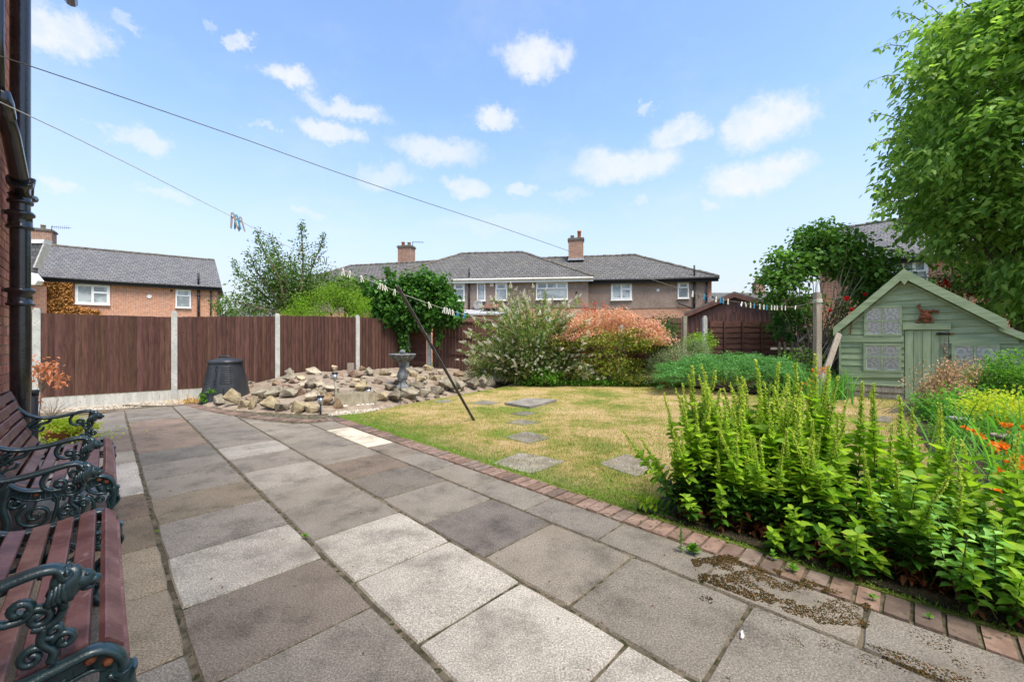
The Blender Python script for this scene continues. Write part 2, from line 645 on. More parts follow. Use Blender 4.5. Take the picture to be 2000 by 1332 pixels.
M_garage = pm('brown_painted_steel', (.14, .066, .052), (.195, .095, .075), 3, .6, .001, 30, (3, 3, .5))
M_felt = pm('roofing_felt', (.14, .12, .11), (.22, .19, .17), 8, .95, .004, 80)
M_lead = pm('lead_flashing', (.30, .31, .32), (.42, .42, .43), 8, .6, .002, 30)
M_ring = pm('white_ceramic', (.68, .66, .62), (.78, .76, .72), 12, .4, .001, 50)
M_plastic = pm('peg_plastic', (.9, .9, .9), (1, 1, 1), 10, .45, .0003, 60, objcol=True, kind='Object')
M_water = pm('bath_grey_water', (.05, .06, .06), (.07, .08, .08), 10, .05, .0005, 10)


def glassmat():
    m, b = newmat('window_glass')
    g = pos(b)
    c = b.mix(b.mr(b.noise(g, 1.4, 3), .4, .62), (.20, .235, .25), (.42, .46, .47))
    finish(b, c, .06, b.noise(g, 1.5, 2), .004, spec=.9)
    m2, b = newmat('clear_pane')
    t, gl, mx = b.n('BsdfTransparent'), b.n('BsdfGlossy'), b.n('MixShader')
    gl.inputs['Roughness'].default_value = .03
    b.l(b.n('Fresnel', i_IOR=1.45).outputs[0], mx.inputs[0])
    b.l(t.outputs[0], mx.inputs[1])
    b.l(gl.outputs[0], mx.inputs[2])
    b.l(mx.outputs[0], b.n('OutputMaterial').inputs[0])
    return m, m2


M_glass, M_clear = glassmat()


def lacemat():
    m, b = newmat('white_lace_curtain')
    u = b.n('TexCoord').outputs['UV']
    # repeat of about 25 cm; petals and rings inside each repeat plus net texture
    fr = b.v('SUBTRACT', b.v('FRACTION', b.v('MULTIPLY', u, (3.0, 3.0, 1))), (.5, .5, 0))
    s = b.n('SeparateXYZ')
    b.l(fr, s.inputs[0])
    r = b.v('LENGTH', fr, out=1)
    an = b.m('ARCTAN2', s.outputs[1], s.outputs[0])
    pet = b.m('MULTIPLY', b.m('SINE', b.m('MULTIPLY', an, 7)), .06)
    ring = b.m('SINE', b.m('MULTIPLY', b.m('ADD', r, pet), 26))
    net = b.noise(u, 90, 3, .7)
    f = b.m('ADD', b.m('MULTIPLY', ring, .28), b.m('MULTIPLY', b.m('SUBTRACT', net, .5), 1.6))
    c = b.ramp(b.m('ADD', f, .5), [(.08, (.42, .41, .40)), (.38, (.84, .83, .80)), (.7, (.93, .92, .88))])
    finish(b, c, .9)
    return m


M_lace = lacemat()

# leaves
L_cherry = leafmat('cherry_leaf', [(.05, .11, .02), (.11, .20, .035), (.18, .28, .06), (.25, .34, .09)], .40, .38)
L_lilac = leafmat('lilac_leaf', [(.03, .08, .014), (.07, .15, .025), (.12, .22, .04)], .3, .35)
L_plum = leafmat('plum_leaf', [(.03, .06, .014), (.06, .11, .022), (.11, .17, .03)], .3, .45)
L_gold = leafmat('bright_shrub_leaf', [(.07, .15, .012), (.12, .21, .02), (.20, .28, .035)], .42, .45)
L_vine = leafmat('vine_leaf', [(.018, .055, .01), (.035, .1, .015), (.07, .16, .025)], .3, .35)
L_budd = leafmat('buddleia_leaf', [(.06, .11, .03), (.11, .17, .055), (.17, .23, .08), (.24, .16, .07)], .3, .5)
L_acerp = leafmat('acer_pink_leaf', [(.50, .20, .14), (.66, .36, .28), (.74, .50, .41)], .35, .5)
L_acerg = leafmat('acer_green_leaf', [(.06, .10, .012), (.11, .16, .02), (.18, .21, .035), (.30, .20, .08)], .4, .5)
L_acerr = leafmat('acer_red_leaf', [(.35, .03, .03), (.5, .08, .05), (.35, .2, .05)], .35, .5)
L_jun = leafmat('juniper_spray', [(.04, .12, .03), (.075, .19, .055), (.14, .28, .08)], .2, .55)
L_heath = leafmat('grey_heather_sprig', [(.05, .09, .035), (.13, .17, .08), (.34, .34, .26)], .25, .6)
L_dark = leafmat('dark_shrub_leaf', [(.015, .045, .01), (.03, .085, .015), (.06, .13, .025)], .3, .4)
L_mid = leafmat('mid_green_leaf', [(.035, .09, .012), (.07, .17, .02), (.14, .27, .03)], .35, .45)
L_strap = leafmat('strap_leaf', [(.07, .15, .02), (.17, .26, .03), (.33, .33, .06), (.45, .2, .07)], .35, .5)
L_strapg = leafmat('green_strap_leaf', [(.04, .13, .02), (.08, .22, .03), (.16, .3, .04)], .35, .5)
L_looseL = leafmat('loosestrife_lower_leaf', [(.022, .065, .008), (.045, .11, .012), (.08, .16, .018)], .28, .38)
L_looseU = leafmat('loosestrife_upper_leaf', [(.08, .17, .015), (.16, .26, .02), (.27, .36, .035)], .38, .42)
L_bud = leafmat('loosestrife_bud', [(.20, .27, .04), (.38, .42, .08), (.55, .53, .14)], .35, .5)
L_dead = leafmat('withered_leaf', [(.045, .016, .008), (.09, .032, .014), (.17, .07, .03)], .2, .7)
L_mint = leafmat('mint_leaf', [(.07, .17, .03), (.13, .26, .055), (.22, .36, .10)], .3, .4)
L_brownseed = leafmat('brown_seed_head', [(.14, .08, .045), (.28, .16, .09), (.42, .27, .17)], .2, .7)
L_yellow = leafmat('yellow_green_leaf', [(.16, .24, .02), (.34, .38, .03), (.50, .46, .06)], .4, .5)
L_dryivy = leafmat('dead_creeper_leaf', [(.16, .075, .02), (.33, .16, .05), (.50, .27, .09)], .15, .8)
L_white = leafmat('white_floret', [(.55, .50, .42), (.72, .69, .62), (.80, .78, .72)], .2, .7)
L_orange = leafmat('orange_petal', [(.75, .10, .01), (.9, .2, .02), (.95, .28, .04)], .3, .5)
L_red = leafmat('red_petal', [(.35, .004, .006), (.6, .01, .012), (.7, .03, .03)], .2, .5)
# ------------------------------------------------------------------ ground, patio, lawn, beds
mb = MB()
mb.add([(-400, -60, -.10), (400, -60, -.10), (400, 700, -.10), (-400, 700, -.10)], [(0, 1, 2, 3)])
mb.build('ground', pm('rough_ground', (.10, .12, .04), (.20, .17, .08), .3, .95, .02, 4), kind='structure')


def lawnmat(nm='dry_summer_lawn', isl=False):
    m, b = newmat(nm)
    g = pos(b)
    n1 = b.noise(g, .8, 6, .68)
    n2 = b.noise(g, 6, 6, .75)
    f = b.m('ADD', b.m('MULTIPLY', n1, .7), b.m('MULTIPLY', n2, .3))
    c = b.ramp(f, [(.38, (.15, .21, .035)), (.46, (.29, .28, .07)), (.52, (.46, .35, .145)), (.60, (.56, .42, .22)), (.68, (.36, .29, .10))])
    c = b.mix(b.mr(b.noise(g, 45, 4, .7), .45, .7, 0, .4), c, (.17, .12, .05))
    # lusher strip along the damp brick edging
    s = b.n('SeparateXYZ')
    b.l(g, s.inputs[0])
    vv = b.m('ADD', b.m('MULTIPLY', s.outputs[0], .7046), b.m('MULTIPLY', s.outputs[1], .7096))
    e = b.m('ADD', vv, b.m('MULTIPLY', b.m('SUBTRACT', n2, .5), .9))
    c = b.mix(b.mr(e, 3.35, 2.7, 0, .75), c, (.12, .20, .028))
    if isl: c = b.mix(1, c, b.ramp(b.n('NewGeometry').outputs['Random Per Island'], [(0, (.55, .62, .5)), (.5, (1, 1, 1)), (1, (1.5, 1.4, 1.35))]), 'MULTIPLY')
    finish(b, c, .95, b.noise(g, 120, 4, .7), .02, spec=.15)
    return m


M_lawn = lawnmat()
lawn_pts = [uv(-2, 2.7), uv(6.7, 2.66), gnd(690, 806), gnd(735, 802), gnd(800, 788), gnd(870, 776), gnd(960, 760), gnd(1000, 752), gnd(1100, 749),
            gnd(1250, 751), gnd(1330, 756), gnd(1400, 764), gnd(1500, 774), gnd(1600, 781), Vector((7.2, 8.9, 0)), Vector((11.5, 8.9, 0)), Vector((11.5, 6.5, 0)),
            Vector((6.6, 5.2, 0)), Vector((5.2, 3.6, 0)), Vector((4.0, .6, 0))]
mb = MB()
mb.prism([p + Z * -.10 for p in lawn_pts], Z * .10)
mb.build('lawn', M_lawn, kind='structure')

# flower bed soil, slightly mounded sheets a step above the lawn
mb = MB()
mb.prism([uv(1.42, 2.72, -.02), uv(1.35, 3.55, -.02), uv(.6, 3.75, -.02), uv(-.6, 3.9, -.02), uv(-1.2, 4.2, -.02), Vector((4.6, 1.6, -.02)), Vector((4.4, .4, -.02)), uv(-2.2, 2.72, -.02)], Z * .035)
mb.prism([Vector((3.9, 3.3, -.02)), Vector((4.4, 4.2, -.02)), Vector((5.6, 5.6, -.02)), Vector((7.2, 6.9, -.02)), Vector((9.0, 8.2, -.02)), Vector((12, 8.5, -.02)), Vector((12, 2, -.02)), Vector((4.6, 1.7, -.02))], Z * .037)
mb.prism([gnd(960, 758, -.02), gnd(1000, 750, -.02), gnd(1100, 747, -.02), gnd(1250, 749, -.02), gnd(1330, 754, -.02), gnd(1400, 762, -.02), gnd(1500, 772, -.02), gnd(1600, 779, -.02),
          Vector((7.2, 9.0, -.02)), Vector((9, 12.4, -.02)), Vector((-1.2, 12.15, -.02))], Z * .04)
mb.build('flower_bed', M_soil, kind='structure')

# patio: mortar base with every slab a piece of its own
mb = MB()
curve = [gnd(632, 826), gnd(600, 827), gnd(560, 825), gnd(520, 821), gnd(480, 816), gnd(440, 809), gnd(405, 802), gnd(380, 796), gnd(362, 791)]
patio_poly = [uv(-2.5, -.555, -.1), uv(-2.5, 2.475, -.1), uv(6.6, 2.475, -.1)] + [p - Z * .1 for p in curve] + [gnd(240, 800, -.1), uv(10.4, .6, -.1), uv(9.2, -.555, -.1)]
mb.prism(patio_poly, Z * .091)
patio = mb.build('patio', M_mortar, kind='structure')


def slab_mesh(name, n=5, jit=.008, bev=.012, mat=None, th=1.0, seed=0):
    rnd = random.Random(seed)
    ring = []
    for (a, c) in (((-.5, -.5), (.5, -.5)), ((.5, -.5), (.5, .5)), ((.5, .5), (-.5, .5)), ((-.5, .5), (-.5, -.5))):
        for k in range(n):
            t = k / n
            x, y = a[0] + (c[0] - a[0]) * t, a[1] + (c[1] - a[1]) * t
            if k == 0:
                x *= .985; y *= .985
            ring.append((x * (1 - jit * rnd.random() * 2), y * (1 - jit * rnd.random() * 2)))
    N = len(ring)
    vs = [(x, y, -th) for x, y in ring] + [(x, y, -bev * .9) for x, y in ring] + [(x * (1 - 2 * bev), y * (1 - 2 * bev), 0) for x, y in ring]
    fs = [[i, (i + 1) % N, N + (i + 1) % N, N + i] for i in range(N)] + [[N + i, N + (i + 1) % N, 2 * N + (i + 1) % N, 2 * N + i] for i in range(N)]
    fs.append([2 * N + i for i in range(N)])
    me = bpy.data.meshes.new(name)
    me.from_pydata(vs, [], fs)
    me.materials.append(mat)
    return me


slabs = [slab_mesh('slab', 5, .008, .010, M_slab, .05, s) for s in range(5)]
ang_u = math.atan2(U.y, U.x)
grey = [(.235, .218, .198), (.25, .232, .212), (.222, .205, .182), (.26, .238, .208), (.215, .20, .185)]
brown = (.215, .17, .14)
light = (.39, .375, .35)
cream = (.60, .55, .47)


def inside(p, poly):
    c = False
    n = len(poly)
    for i in range(n):
        a, q = poly[i], poly[(i + 1) % n]
        if (a.y > p.y) != (q.y > p.y) and p.x < (q.x - a.x) * (p.y - a.y) / (q.y - a.y) + a.x:
            c = not c
    return c


cols = [(-.548, -.385, .05, .6), (-.375, .225, .24, .6), (.24, .875, .59, .6), (.893, 1.495, .23, .6), (1.512, 2.125, .54, .6), (2.142, 2.468, .155, .62)]
special = {(2, 2.39): light, (2, 2.99): (.24, .225, .21), (2, 3.59): (.22, .19, .15), (2, 5.39): (.16, .155, .145), (2, 5.99): brown, (2, 6.59): brown, (2, 7.19): (.25, .19, .155), (2, 7.79): (.28, .21, .17),
           (3, 1.43): light, (3, 2.03): light, (3, .83): (.40, .385, .36), (3, .23): light, (3, 3.23): (.28, .26, .235), (3, 3.83): (.30, .28, .26), (3, 5.03): (.33, .32, .30), (3, 4.43): (.25, .23, .21),
           (1, 4.44): (.47, .45, .42), (1, 5.04): (.5, .48, .45), (1, 5.64): (.33, .30, .26), (1, 6.24): brown, (1, 6.84): brown, (1, 3.84): (.19, .15, .12), (1, 3.24): (.20, .165, .125), (1, 2.64): (.30, .26, .20), (1, 2.04): (.28, .24, .19),
           (4, 3.54): (.19, .155, .13), (2, 1.79): (.20, .175, .155), (4, 2.94): (.18, .165, .15), (4, 1.74): (.17, .155, .15), (5, 4.495): cream, (5, 5.115): cream, (5, 3.875): (.24, .21, .18)}
for ci, (v0, v1, off, pitch) in enumerate(cols):
    for k in range(-6, 18):
        u0 = off + k * pitch
        u1 = u0 + pitch - .007
        c = uv((u0 + u1) / 2, (v0 + v1) / 2)
        if u1 < -1.6: continue
        ins = [inside(uv(a, q), patio_poly) for a, q in ((u0 + .03, v0 + .03), (u1 - .03, v0 + .03), (u0 + .03, v1 - .03), (u1 - .03, v1 - .03))]
        if not any(ins): continue
        if not all(ins) and u1 > 4:
            q = [uv(u0, v0), uv(u0, v1), uv(u1, v1), uv(u1, v0)]
            for e0, e1 in [g for g in zip(curve, curve[1:]) if ((g[0] + g[1]) / 2 - uv((u0 + u1) / 2, (v0 + v1) / 2)).length < .55] + [(curve[-1], gnd(240, 800)), (gnd(240, 800), uv(10.4, .6)), (uv(10.4, .6), uv(9.2, -.555))]:
                nn = Vector((e1.y - e0.y, e0.x - e1.x, 0))
                if nn.dot(uv(3, 1) - e0) < 0: nn = -nn
                nn.normalize(); o_ = e0 + nn * .012; out = []
                for i in range(len(q)):
                    s0, s1 = q[i], q[(i + 1) % len(q)]
                    d0, d1 = (s0 - o_).dot(nn), (s1 - o_).dot(nn)
                    if d0 >= 0: out.append(s0)
                    if (d0 >= 0) != (d1 >= 0): out.append(s0.lerp(s1, d0 / (d0 - d1)))
                q = out
                if len(q) < 3: break
            if len(q) >= 3:
                mb = MB(); mb.prism([Vector((p.x, p.y, -.05)) for p in q], Z * .049)
                o = mb.build('slab', M_slab, patio); g0 = random.Random(ci * 31 + k).choice(grey); o.color = (*g0, 1)
            continue
        if not all(ins): continue
        rnd = random.Random(ci * 100 + k)
        col = rnd.choice(grey)
        for (sc_, su), cc in special.items():
            if sc_ == ci and abs(su - u0) < .08: col = cc
        if ci >= 3 and max(col) < .3: col = tuple(x * (.9 if ci == 3 else .86) for x in col)  # outer columns darkened in colour to offset the stronger light away from the wall
        inst('slab', slabs[rnd.randrange(5)], patio, c + Z * (rnd.random() * .004 - .002), (rnd.uniform(-.003, .003), rnd.uniform(-.004, .004), ang_u + rnd.uniform(-.004, .004)),
             (u1 - u0, v1 - v0, 1), col)

# brick edging between patio, rockery and lawn
mb = MB()
mb.prism([uv(-2.5, 2.476, -.1), uv(-2.5, 2.70, -.1), uv(6.7, 2.70, -.1), gnd(662, 811, -.1), gnd(625, 814, -.1), gnd(560, 812, -.1), gnd(480, 804, -.1), gnd(420, 795, -.1), gnd(372, 785, -.1), gnd(358, 789, -.1)] + [p - Z * .1 for p in curve[::-1]] + [uv(6.6, 2.476, -.1)], Z * .088)
edging = mb.build('brick_edging', M_mortar, kind='structure')
bm_ = [slab_mesh('edging_brick', 3, .02, .035, M_paver, .05, 20 + s) for s in range(4)]
pav = [(1, 1, 1), (.8, .72, .7), (1.15, 1.0, .95), (.65, .62, .6), (.9, .8, .72), (1.2, 1.1, 1.05)]
for k in range(-18, 66):
    u0 = -.1 + k * .1005
    rnd = random.Random(k)
    if u0 > 6.55 or u0 < -1.7: continue
    inst('brick', rnd.choice(bm_), edging, uv(u0 + .05, 2.588, rnd.uniform(-.004, .004)), (rnd.uniform(-.02, .02), rnd.uniform(-.02, .02), ang_u + rnd.uniform(-.02, .02)), (.092, .205, 1), rnd.choice(pav))
path = [gnd(650, 817.5), gnd(625, 820.5), gnd(600, 821), gnd(560, 819), gnd(520, 815.5), gnd(480, 811), gnd(440, 804.5), gnd(405, 798), gnd(380, 792), gnd(365, 788)]
seg = 0; dacc = .05
pts = []
for a, q in zip(path, path[1:]):
    L = (q - a).length
    while dacc < L:
        pts.append((a.lerp(q, dacc / L), math.atan2(q.y - a.y, q.x - a.x)))
        dacc += .1005
    dacc -= L
for p, an in pts:
    rnd = random.Random(int(p.x * 1000))
    inst('brick', rnd.choice(bm_), edging, p + Z * rnd.uniform(-.003, .003), (0, 0, an + rnd.uniform(-.03, .03)), (.092, .2, 1), rnd.choice(pav))


def scatter_tris(poly, n, size, z=0.0, zj=.0, hfun=None, patchy=None):
    """small angular chips (tetrahedra) scattered in a polygon"""
    xs = [p.x for p in poly]; ys = [p.y for p in poly]
    P = []
    while len(P) < n:
        p = Vector((random.uniform(min(xs), max(xs)), random.uniform(min(ys), max(ys)), 0))
        if inside(p, poly) and (patchy is None or noise.noise(p * 9) + .5 * noise.noise(p * 30) > patchy + random.uniform(-.15, .15)):
            p.z = z if hfun is None else hfun(p.x, p.y) + z
            P.append(p)
    P = np.array([tuple(p) for p in P])
    N = len(P)
    S = size * (.5 + rng.random((N, 1)))
    vs = []
    base = rng.random(N) * 6.28
    for k in range(4):
        a = base + k * 1.57
        vs.append(P + np.stack([np.cos(a), np.sin(a), -.2 + 0 * a], 1) * S * (.7 + .5 * rng.random((N, 1))))
    vs.append(P + np.array([[0, 0, .55]]) * S + rng.normal(0, .2, (N, 3)) * S)
    V = np.stack(vs, 1)
    i = np.arange(N)[:, None] * 5
    return V, np.concatenate([i + [0, 1, 4], i + [1, 2, 4], i + [2, 3, 4], i + [3, 0, 4]])


# gravel strip under the fence
gp = [gnd(30, 812, -.06), gnd(160, 806, -.06), gnd(242, 800, -.06), gnd(365, 792, -.06), gnd(390, 785, -.06), gnd(330, 780, -.06), gnd(200, 790, -.06), gnd(85, 802, -.06), gnd(0, 812, -.06), uv(9.6, -1.3, -.06), uv(9.2, -.5, -.06)]
mb = MB(); mb.prism([p + Z * -.03 for p in gp], Z * .05)
mb.build('gravel_strip', M_drysoil, kind='structure')
V, Fc = scatter_tris(gp, 2600, .016, -.03)
NM().add(V, Fc).build('gravel', M_gravel, kind='stuff', label='pale gravel strip along the foot of the brown fence')

# lawn blades
def grass(poly, n, h, w):
    P = []
    xs = [p.x for p in poly]; ys = [p.y for p in poly]
    X = rng.uniform(min(xs), max(xs), n * 6)
    Y = rng.uniform(min(ys), max(ys), n * 6)
    keep = rng.random(n * 6) < np.clip((3.2 / Y) ** 1.3, 0, 1)
    X, Y = X[keep], Y[keep]
    ins = np.zeros(len(X), bool)
    N = len(poly)
    for i in range(N):
        a, q = poly[i], poly[(i + 1) % N]
        if a.y == q.y: continue
        cr = ((a.y > Y) != (q.y > Y)) & (X < (q.x - a.x) * (Y - a.y) / (q.y - a.y) + a.x)
        ins ^= cr
    X, Y = X[ins][:n], Y[ins][:n]
    N = len(X)
    B = np.stack([X, Y, np.full(N, -.002)], 1)
    a = rng.random(N) * 6.283
    S = np.stack([np.cos(a), np.sin(a), 0 * a], 1) * w * (.6 + .8 * rng.random((N, 1)))
    T = B + np.stack([rng.normal(0, .4, N), rng.normal(0, .4, N), np.ones(N)], 1) * (h * (.4 + rng.random(N)))[:, None]
    V = np.stack([B - S, B + S, T], 1)
    i = np.arange(N)[:, None] * 3
    return V, i + [0, 1, 2]


V, Fc = grass(lawn_pts, 260000, .026, .0021)
NM().add(V, Fc).build('grass', lawnmat('lawn_blade', True), kind='stuff', label='short dry yellowing grass blades of the lawn')

# ------------------------------------------------------------------ stepping stones in the lawn
M_step = pm('worn_lawn_slab', (.17, .15, .125), (.265, .24, .205), 4, .9, .003, 90, objcol=True, speck=((.43, .42, .37), 20, .66), big=((.13, .11, .08), 3, .58, .75))
steps = [((960, 905), (1015, 883), (1107, 900), (1037, 926), 'pale diamond stepping slab with yellow lichen spots nearest the brick edging', 'slab'),
         ((1168, 905), (1222, 886), (1312, 912), (1240, 931), 'grey stepping slab in the lawn beside the tall yellow-green plants', 'slab'),
         ((985, 853), (1030, 842), (1076, 855), (1032, 867), 'small grey stepping slab midway up the lawn path', 'slab'),
         ((985, 825), (1020, 819), (1060, 825), (1022, 830), 'thin grey stepping slab just behind the midway one', 'slab'),
         ((995, 808), (1025, 803), (1052, 807), (1020, 812), 'small slab half sunk in green grass below the raised slab', 'slab'),
         ((918, 788), (945, 782), (978, 786), (952, 791), 'dark slab lying left of the raised slab near the prop foot', 'slab'),
         ((845, 784), (872, 780), (888, 782), (862, 787), 'small pale slab beside the rockery edge', 'slab'),
         ((1703, 820), (1722, 812), (1745, 814), (1738, 826), 'dark path slab farthest from the playhouse door', 'slab'),
         ((1740, 806), (1752, 797), (1838, 798), (1836, 808), 'brown-grey path slab in the middle before the playhouse', 'slab'),
         ((1752, 793), (1760, 785), (1850, 785), (1850, 795), 'dark path slab right at the playhouse door', 'slab')]
for i, (a, c, d, e, lab, cat) in enumerate(steps):
    q = [gnd(*p, .004) for p in (a, c, d, e)]
    ctr = sum(q, Vector()) / 4
    big = []
    rnd = random.Random(i)
    for k in range(4):
        for t in (0, .25, .5, .75):
            p = q[k].lerp(q[(k + 1) % 4], t)
            big.append(ctr + (p - ctr) * (1 + rnd.uniform(-.03, .02) - (.04 if t == 0 else 0)))
    mb = MB(); mb.prism([p - Z * .04 for p in big], Z * .042)
    o = mb.build('stepping_slab', M_step, loc=ctr, label=lab, cat='paving slab', group='slabs laid in the lawn')
    o.color = (*[(1.05, 1.03, .98), (.95, .93, .9), (.8, .8, .8), (.8, .8, .8), (.7, .7, .7), (.85, .85, .88), (1, 1, 1), (.75, .72, .75), (.75, .68, .68), (.6, .58, .62)][i], 1)
q = [gnd(985, 786, .05), gnd(1030, 777, .05), gnd(1088, 780, .05), gnd(1035, 794, .05)]
mb = MB(); mb.prism([p - Z * .05 for p in q], Z * .05)
mb.build('raised_slab', M_step, loc=sum(q, Vector()) / 4, label='large raised grey slab lying proud of the lawn in its middle', cat='paving slab')
mb = MB()
# darker lush tufts round the sunken slabs
NMt = NM()
for (px, py, r, n) in ((1010, 800, .38, 900), (1060, 800, .3, 600), (1000, 833, .35, 500), (980, 850, .2, 300), (1300, 880, .25, 300), (770, 852, .35, 500), (950, 905, .3, 500), (1235, 985, .5, 900), (1130, 960, .4, 600), (645, 815, .4, 700)):
    c = np.array(gnd(px, py))
    P = c + np.stack([rng.normal(0, r, n), rng.normal(0, r * .6, n), np.zeros(n)], 1)
    keep = (P[:, 0] * Vv.x + P[:, 1] * Vv.y > 2.72) & (P[:, 0] + P[:, 1] * .0 > -2.75)
    for a_ in steps:
        q_ = [gnd(*z_, 0) for z_ in a_[:4]]; c_ = sum(q_, Vector()) / 4
        R1 = min((q_[k] - c_).length for k in range(4)) * .78
        keep &= np.hypot(P[:, 0] - c_.x, P[:, 1] - c_.y) > R1
    P = P[keep]; n = len(P)
    D = np.stack([rng.normal(0, .5, n), rng.normal(0, .5, n), np.ones(n)], 1)
    NMt.leaves(P, D, .022 + .02 * rng.random(n), .16, 0, .1)
for a_ in steps[:7]:
    q_ = [gnd(*z_, 0) for z_ in a_[:4]]; c_ = sum(q_, Vector()) / 4
    for k_ in range(4):
        s0, s1 = q_[k_], q_[(k_ + 1) % 4]; n = int((s1 - s0).length * 190)
        P = np.array(s0) + (np.array(s1) - np.array(s0)) * rng.random((n, 1)) + rng.normal(0, .016, (n, 3)) * [1, 1, 0] - [0, 0, .004]
        NMt.leaves(P, rng.normal(0, .6, (n, 3)) * [1, 1, 0] + [0, 0, 1], .016 + .022 * rng.random(n), .16, 0, .2)
k = 2600; uu = rng.uniform(-1.2, 6.5, k)
P = np.stack([uu * U.x + 2.705 * Vv.x, uu * U.y + 2.705 * Vv.y, np.zeros(k)], 1) + np.abs(rng.normal(0, .03, (k, 1))) * np.array([Vv.x, Vv.y, 0])
NMt.leaves(P, rng.normal(0, .6, (k, 3)) * [1, 1, 0] + [-.2, -.2, 1], .018 + .022 * rng.random(k), .16, 0, .2)
NMt.build('lush_grass', leafmat('lush_grass_blade', [(.08, .17, .02), (.13, .24, .03), (.2, .3, .05)], .3), kind='stuff', label='greener tufts of grass round the slabs')

# moss and litter on the slabs, bottom right
ms = [gnd(1350, 1092), gnd(1420, 1082), gnd(1560, 1125), gnd(1700, 1178), gnd(1700, 1225), gnd(1600, 1218), gnd(1470, 1172), gnd(1365, 1132)]
V, Fc = scatter_tris(ms, 6500, .0040, .001, patchy=-.08)
n_ = NM().add(V, Fc)
ms2 = [gnd(1690, 1255), gnd(1760, 1275), gnd(1900, 1325), gnd(1890, 1345), gnd(1760, 1310)]
V, Fc = scatter_tris(ms2, 700, .004, .001); n_.add(V, Fc)
for (cx, cy, k, r) in ((1440, 1150, 60, .06), (1520, 1210, 90, .05), (1620, 1260, 60, .05), (1820, 1250, 110, .09), (1550, 1250, 60, .05), (1380, 1170, 30, .04), (1700, 1290, 60, .05), (350, 1180, 0, 0), (1890, 1300, 60, .06)):
    if not k: continue
    c = gnd(cx, cy)
    V, Fc = scatter_tris([c + Vector((r, 0, 0)), c + Vector((0, r, 0)), c - Vector((r, 0, 0)), c - Vector((0, r, 0))], k, .004, .001)
    n_.add(V, Fc)
# moss along the joints
for v_ in (.232, .884, 1.503, 2.133, 2.474):
    for a in range(20):
        u0 = random.uniform(0, 9)
        if v_ > 2.1 and u0 > 6: continue
        c0, c1 = uv(u0, v_ - .012), uv(u0 + random.uniform(.1, .45), v_ + .012)
        V, Fc = scatter_tris([c0, uv(u0 + .3, v_ - .012), uv(u0 + .3, v_ + .012), uv(u0, v_ + .012)], 45, .006, -.012)
        n_.add(V, Fc)
moss = n_.build('moss', leafmat('dry_brown_moss', [(.008, .005, .003), (.018, .012, .005), (.022, .022, .006), (.07, .03, .010)], 0, .95, .1), kind='stuff', label='brown moss and litter lying on the slabs beside the bed')

# ------------------------------------------------------------------ the house wall on the left
wall_v = -.56
M_wb = M_brick
mb = MB()
mb.prism([uv(-2.5, wall_v - .012, -.05), uv(6.2, wall_v - .012, -.05), uv(6.2, wall_v - .30, -.05), uv(-2.5, wall_v - .30, -.05)], Z * 5.3)
house = mb.build('brick_house', M_pointing, loc=(0, 0, 0), label='near red brick house wall at the left edge behind the black soil pipe', cat='house')
bb = MB(); bb.ob((-.1075, -.05, -.0325), (.215, 0, 0), (0, .1, 0), (0, 0, .065))
brick_me = bb.mesh('brick', M_wb)
stuffb = MB()
for r in range(70):
    z = .035 + r * .075
    for k in range(-12, 28):
        u = k * .225 + (.1125 if r % 2 else 0)
        if u > 6.12 or u < -2.4: continue
        rnd = random.Random(r * 57 + k)
        if 4.6 < u < 5.45 and z < 4.6:
            g_ = rnd.uniform(.72, 1.15)
            inst('brick', brick_me, house, uv(u, wall_v - .05 - rnd.uniform(0, .003), z), (0, 0, ang_u), (1, 1, 1), (g_, g_ * rnd.uniform(.85, 1.1), g_ * rnd.uniform(.85, 1.1)))
        elif u > 2 or z < 1.4:
            stuffb.ob(uv(u - .1075, wall_v - .1, z - .0325), U * .215, Vv * .1, Z * .065)
for r in range(70):
    z = .035 + r * .075
    stuffb.ob(uv(6.14, wall_v - .3, z - .0325), U * .07, Vv * .2, Z * .065)
stuffb.build('brickwork', M_wb, house, kind='stuff')
mb = MB()
mb.ob(uv(-2.5, -1.0, 5.0), U * 9.1, Vv * .72, Z * .12)
mb.build('eaves_board', M_dpipe, house)
mb = MB(); mb.smooth = True
mb.tube([uv(-2.5, -.27, 4.99), uv(6.62, -.27, 4.99)], .055, 10)
mb.build('gutter', M_pipe, house)

# black soil pipe with collars and a branch
sp = thing('soil_pipe', 'thick glossy black soil pipe with collars running up the house corner', 'drain pipe', uv(4.95, -.47))
mb = MB(); mb.smooth = True
mb.tube([uv(4.95, -.47, z) for z in (0, 1, 2, 3, 4, 5.4)], .055, 20)
mb.build('pipe', M_pipe, sp)
for z in (1.57, 2.17):
    mb = MB(); mb.smooth = True
    mb.lathe([(.054, -.07), (.072, -.068), (.078, -.05), (.066, -.04), (.063, .03), (.077, .038), (.08, .055), (.07, .07), (.054, .072)], uv(4.95, -.47, z), 20)
    mb.smooth = False
    mb.ob(uv(4.93, -.56, z + .035), U * .04, Vv * .09, Z * .03)
    mb.build('collar', M_pipe, sp)
mb = MB(); mb.smooth = True
mb.tube([uv(4.95, -.47, 2.36), uv(4.82, -.46, 2.46), uv(4.45, -.465, 2.66), uv(4.28, -.475, 2.74)], [.052, .05, .047, .047], 16)
mb.tube([uv(4.28, -.475, 2.72), uv(4.20, -.478, 2.79), uv(4.17, -.478, 2.85)], [.055, .055, .04], 14)
mb.tube([uv(4.17, -.478, 2.84), uv(4.145, -.478, 3.2), uv(4.145, -.478, 4.2)], .020, 12)
mb.build('branch_pipe', M_pipe, sp)
mb = MB(); mb.smooth = True
mb.tube([uv(4.83, -.46, 2.43), uv(4.80, -.46, 2.45)], [.07, .07], 16)
